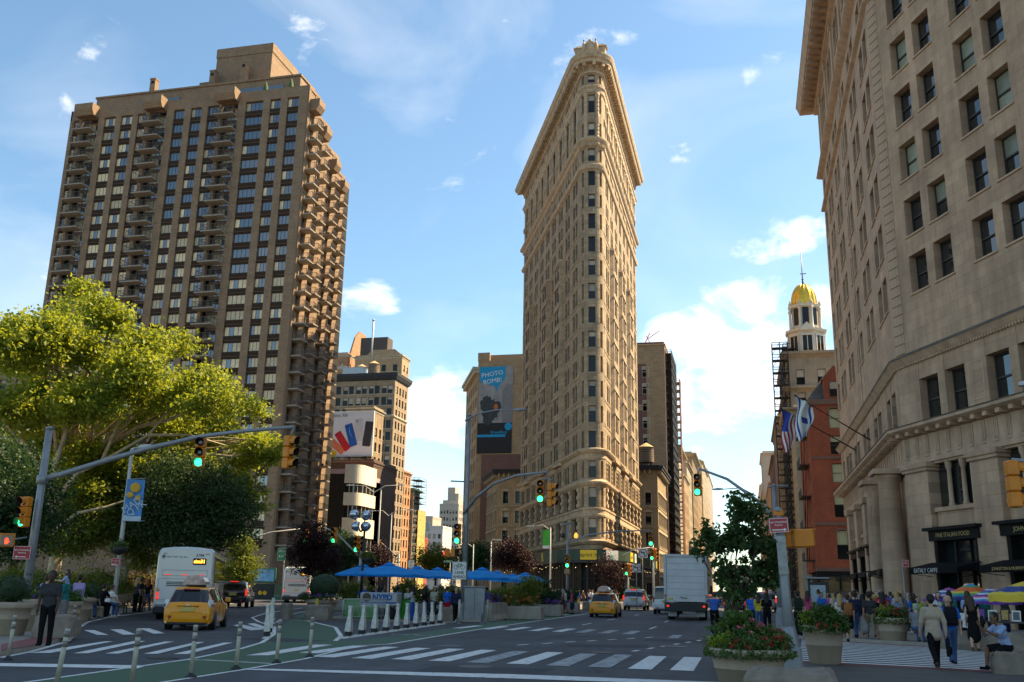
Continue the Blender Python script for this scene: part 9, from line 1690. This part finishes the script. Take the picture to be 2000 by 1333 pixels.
# stroller
g = G(845,1214); o = thing('stroller','dark pushchair with small wheels in front of the woman in the lilac skirt','stroller',g,R(60)); q = MB(); q.loft([[(-.2,-.25,.35),(.2,-.25,.35),(.2,.25,.3),(-.2,.25,.3)],[(-.22,-.3,.55),(.22,-.3,.55),(.22,.3,.85),(-.22,.3,.85)]]); q.obj('seat', cloth((.02,.02,.025)), o); q = MB(); q.ball((0,.1,.82),(.24,.28,.24),n=12,k=8); q.obj('hood', cloth((.02,.025,.04)), o); q = MB(); q.tube([(-.2,.25,.4),(-.2,.45,1.0),(.2,.45,1.0),(.2,.25,.4)],.015,6); q.tube([(-.2,-.3,.1),(-.2,.3,.6)],.015,6); q.tube([(.2,-.3,.1),(.2,.3,.6)],.015,6); q.obj('frame', m_galv, o)
for sx in (-.22,.22):
    for sy in (-.3,.35): q = MB(); q.lathe([(.03,-.015),(.1,-.02),(.11,0),(.1,.02),(.03,.015)],12,T=Matrix.Rotation(R(90),4,'Y')); q.obj('wheel', m_tyre, o, TR(sx,sy,.11))
# cyclist
def bicycle(label, x, y, rz, z=0.0):
    o = thing('bicycle', label, 'bicycle', (x,y,z), rz); q = MB()
    for yy in (-.52,.52):
        q = MB(); n = 24; q.tube([(0,yy+.33*math.cos(2*math.pi*k/n),.34+.33*math.sin(2*math.pi*k/n)) for k in range(n+1)],.018,6,cap=False); w_ = q.obj('wheel', m_tyre, o); q = MB()
        for k in range(12): a = math.pi*k/6; q.tube([(0,yy,.34),(0,yy+.31*math.cos(a),.34+.31*math.sin(a))],.003,3)
        q.obj('spokes', m_galv, w_, kind='stuff')
    q = MB()
    for a, b_ in (((0,.52,.34),(0,.12,.30)),((0,.12,.30),(0,.22,.82)),((0,.22,.78),(0,-.36,.80)),((0,-.36,.84),(0,.12,.30)),((0,.52,.34),(0,.22,.76)),((0,-.36,.86),(0,-.52,.34))): q.tube([a,b_],.018,6)
    q.obj('frame', m_iron, o); q = MB(); q.loft([[(-.09,.40,.86),(.09,.40,.86),(.09,.40,.90),(-.09,.40,.90)],[(-.03,.10,.87),(.03,.10,.87),(.03,.10,.91),(-.03,.10,.91)]]); q.obj('saddle', m_plast, o); q = MB(); q.tube([(-.28,-.30,1.0),(-.1,-.36,1.02),(.1,-.36,1.02),(.28,-.30,1.0)],.014,6); q.tube([(0,-.36,.85),(0,-.36,1.02)],.016,6); q.obj('handlebar', m_iron, o); q = MB(); q.lathe([(.02,-.02),(.09,-.01),(.09,.01),(.02,.02)],14,T=TR(0,.12,.30) @ Matrix.Rotation(R(90),4,'Y')); q.box(.06,.16,.06,.14,.12,.15); q.box(-.16,-.06,.10,.18,.45,.48); q.obj('crank', m_galv, o)
g = G(1397,1243); bicycle('city bicycle ridden away beside the box truck', g.x, g.y, R(178)); person(0,0,178,'cycle','blue','black','light','brown','black','cyclist in a blue shirt riding away beside the box truck',at=(g.x,g.y-.28,.12),hi=True); g = G(197,1209); bicycle('bicycle leaning by the petunia planter', g.x, g.y, R(95), K)
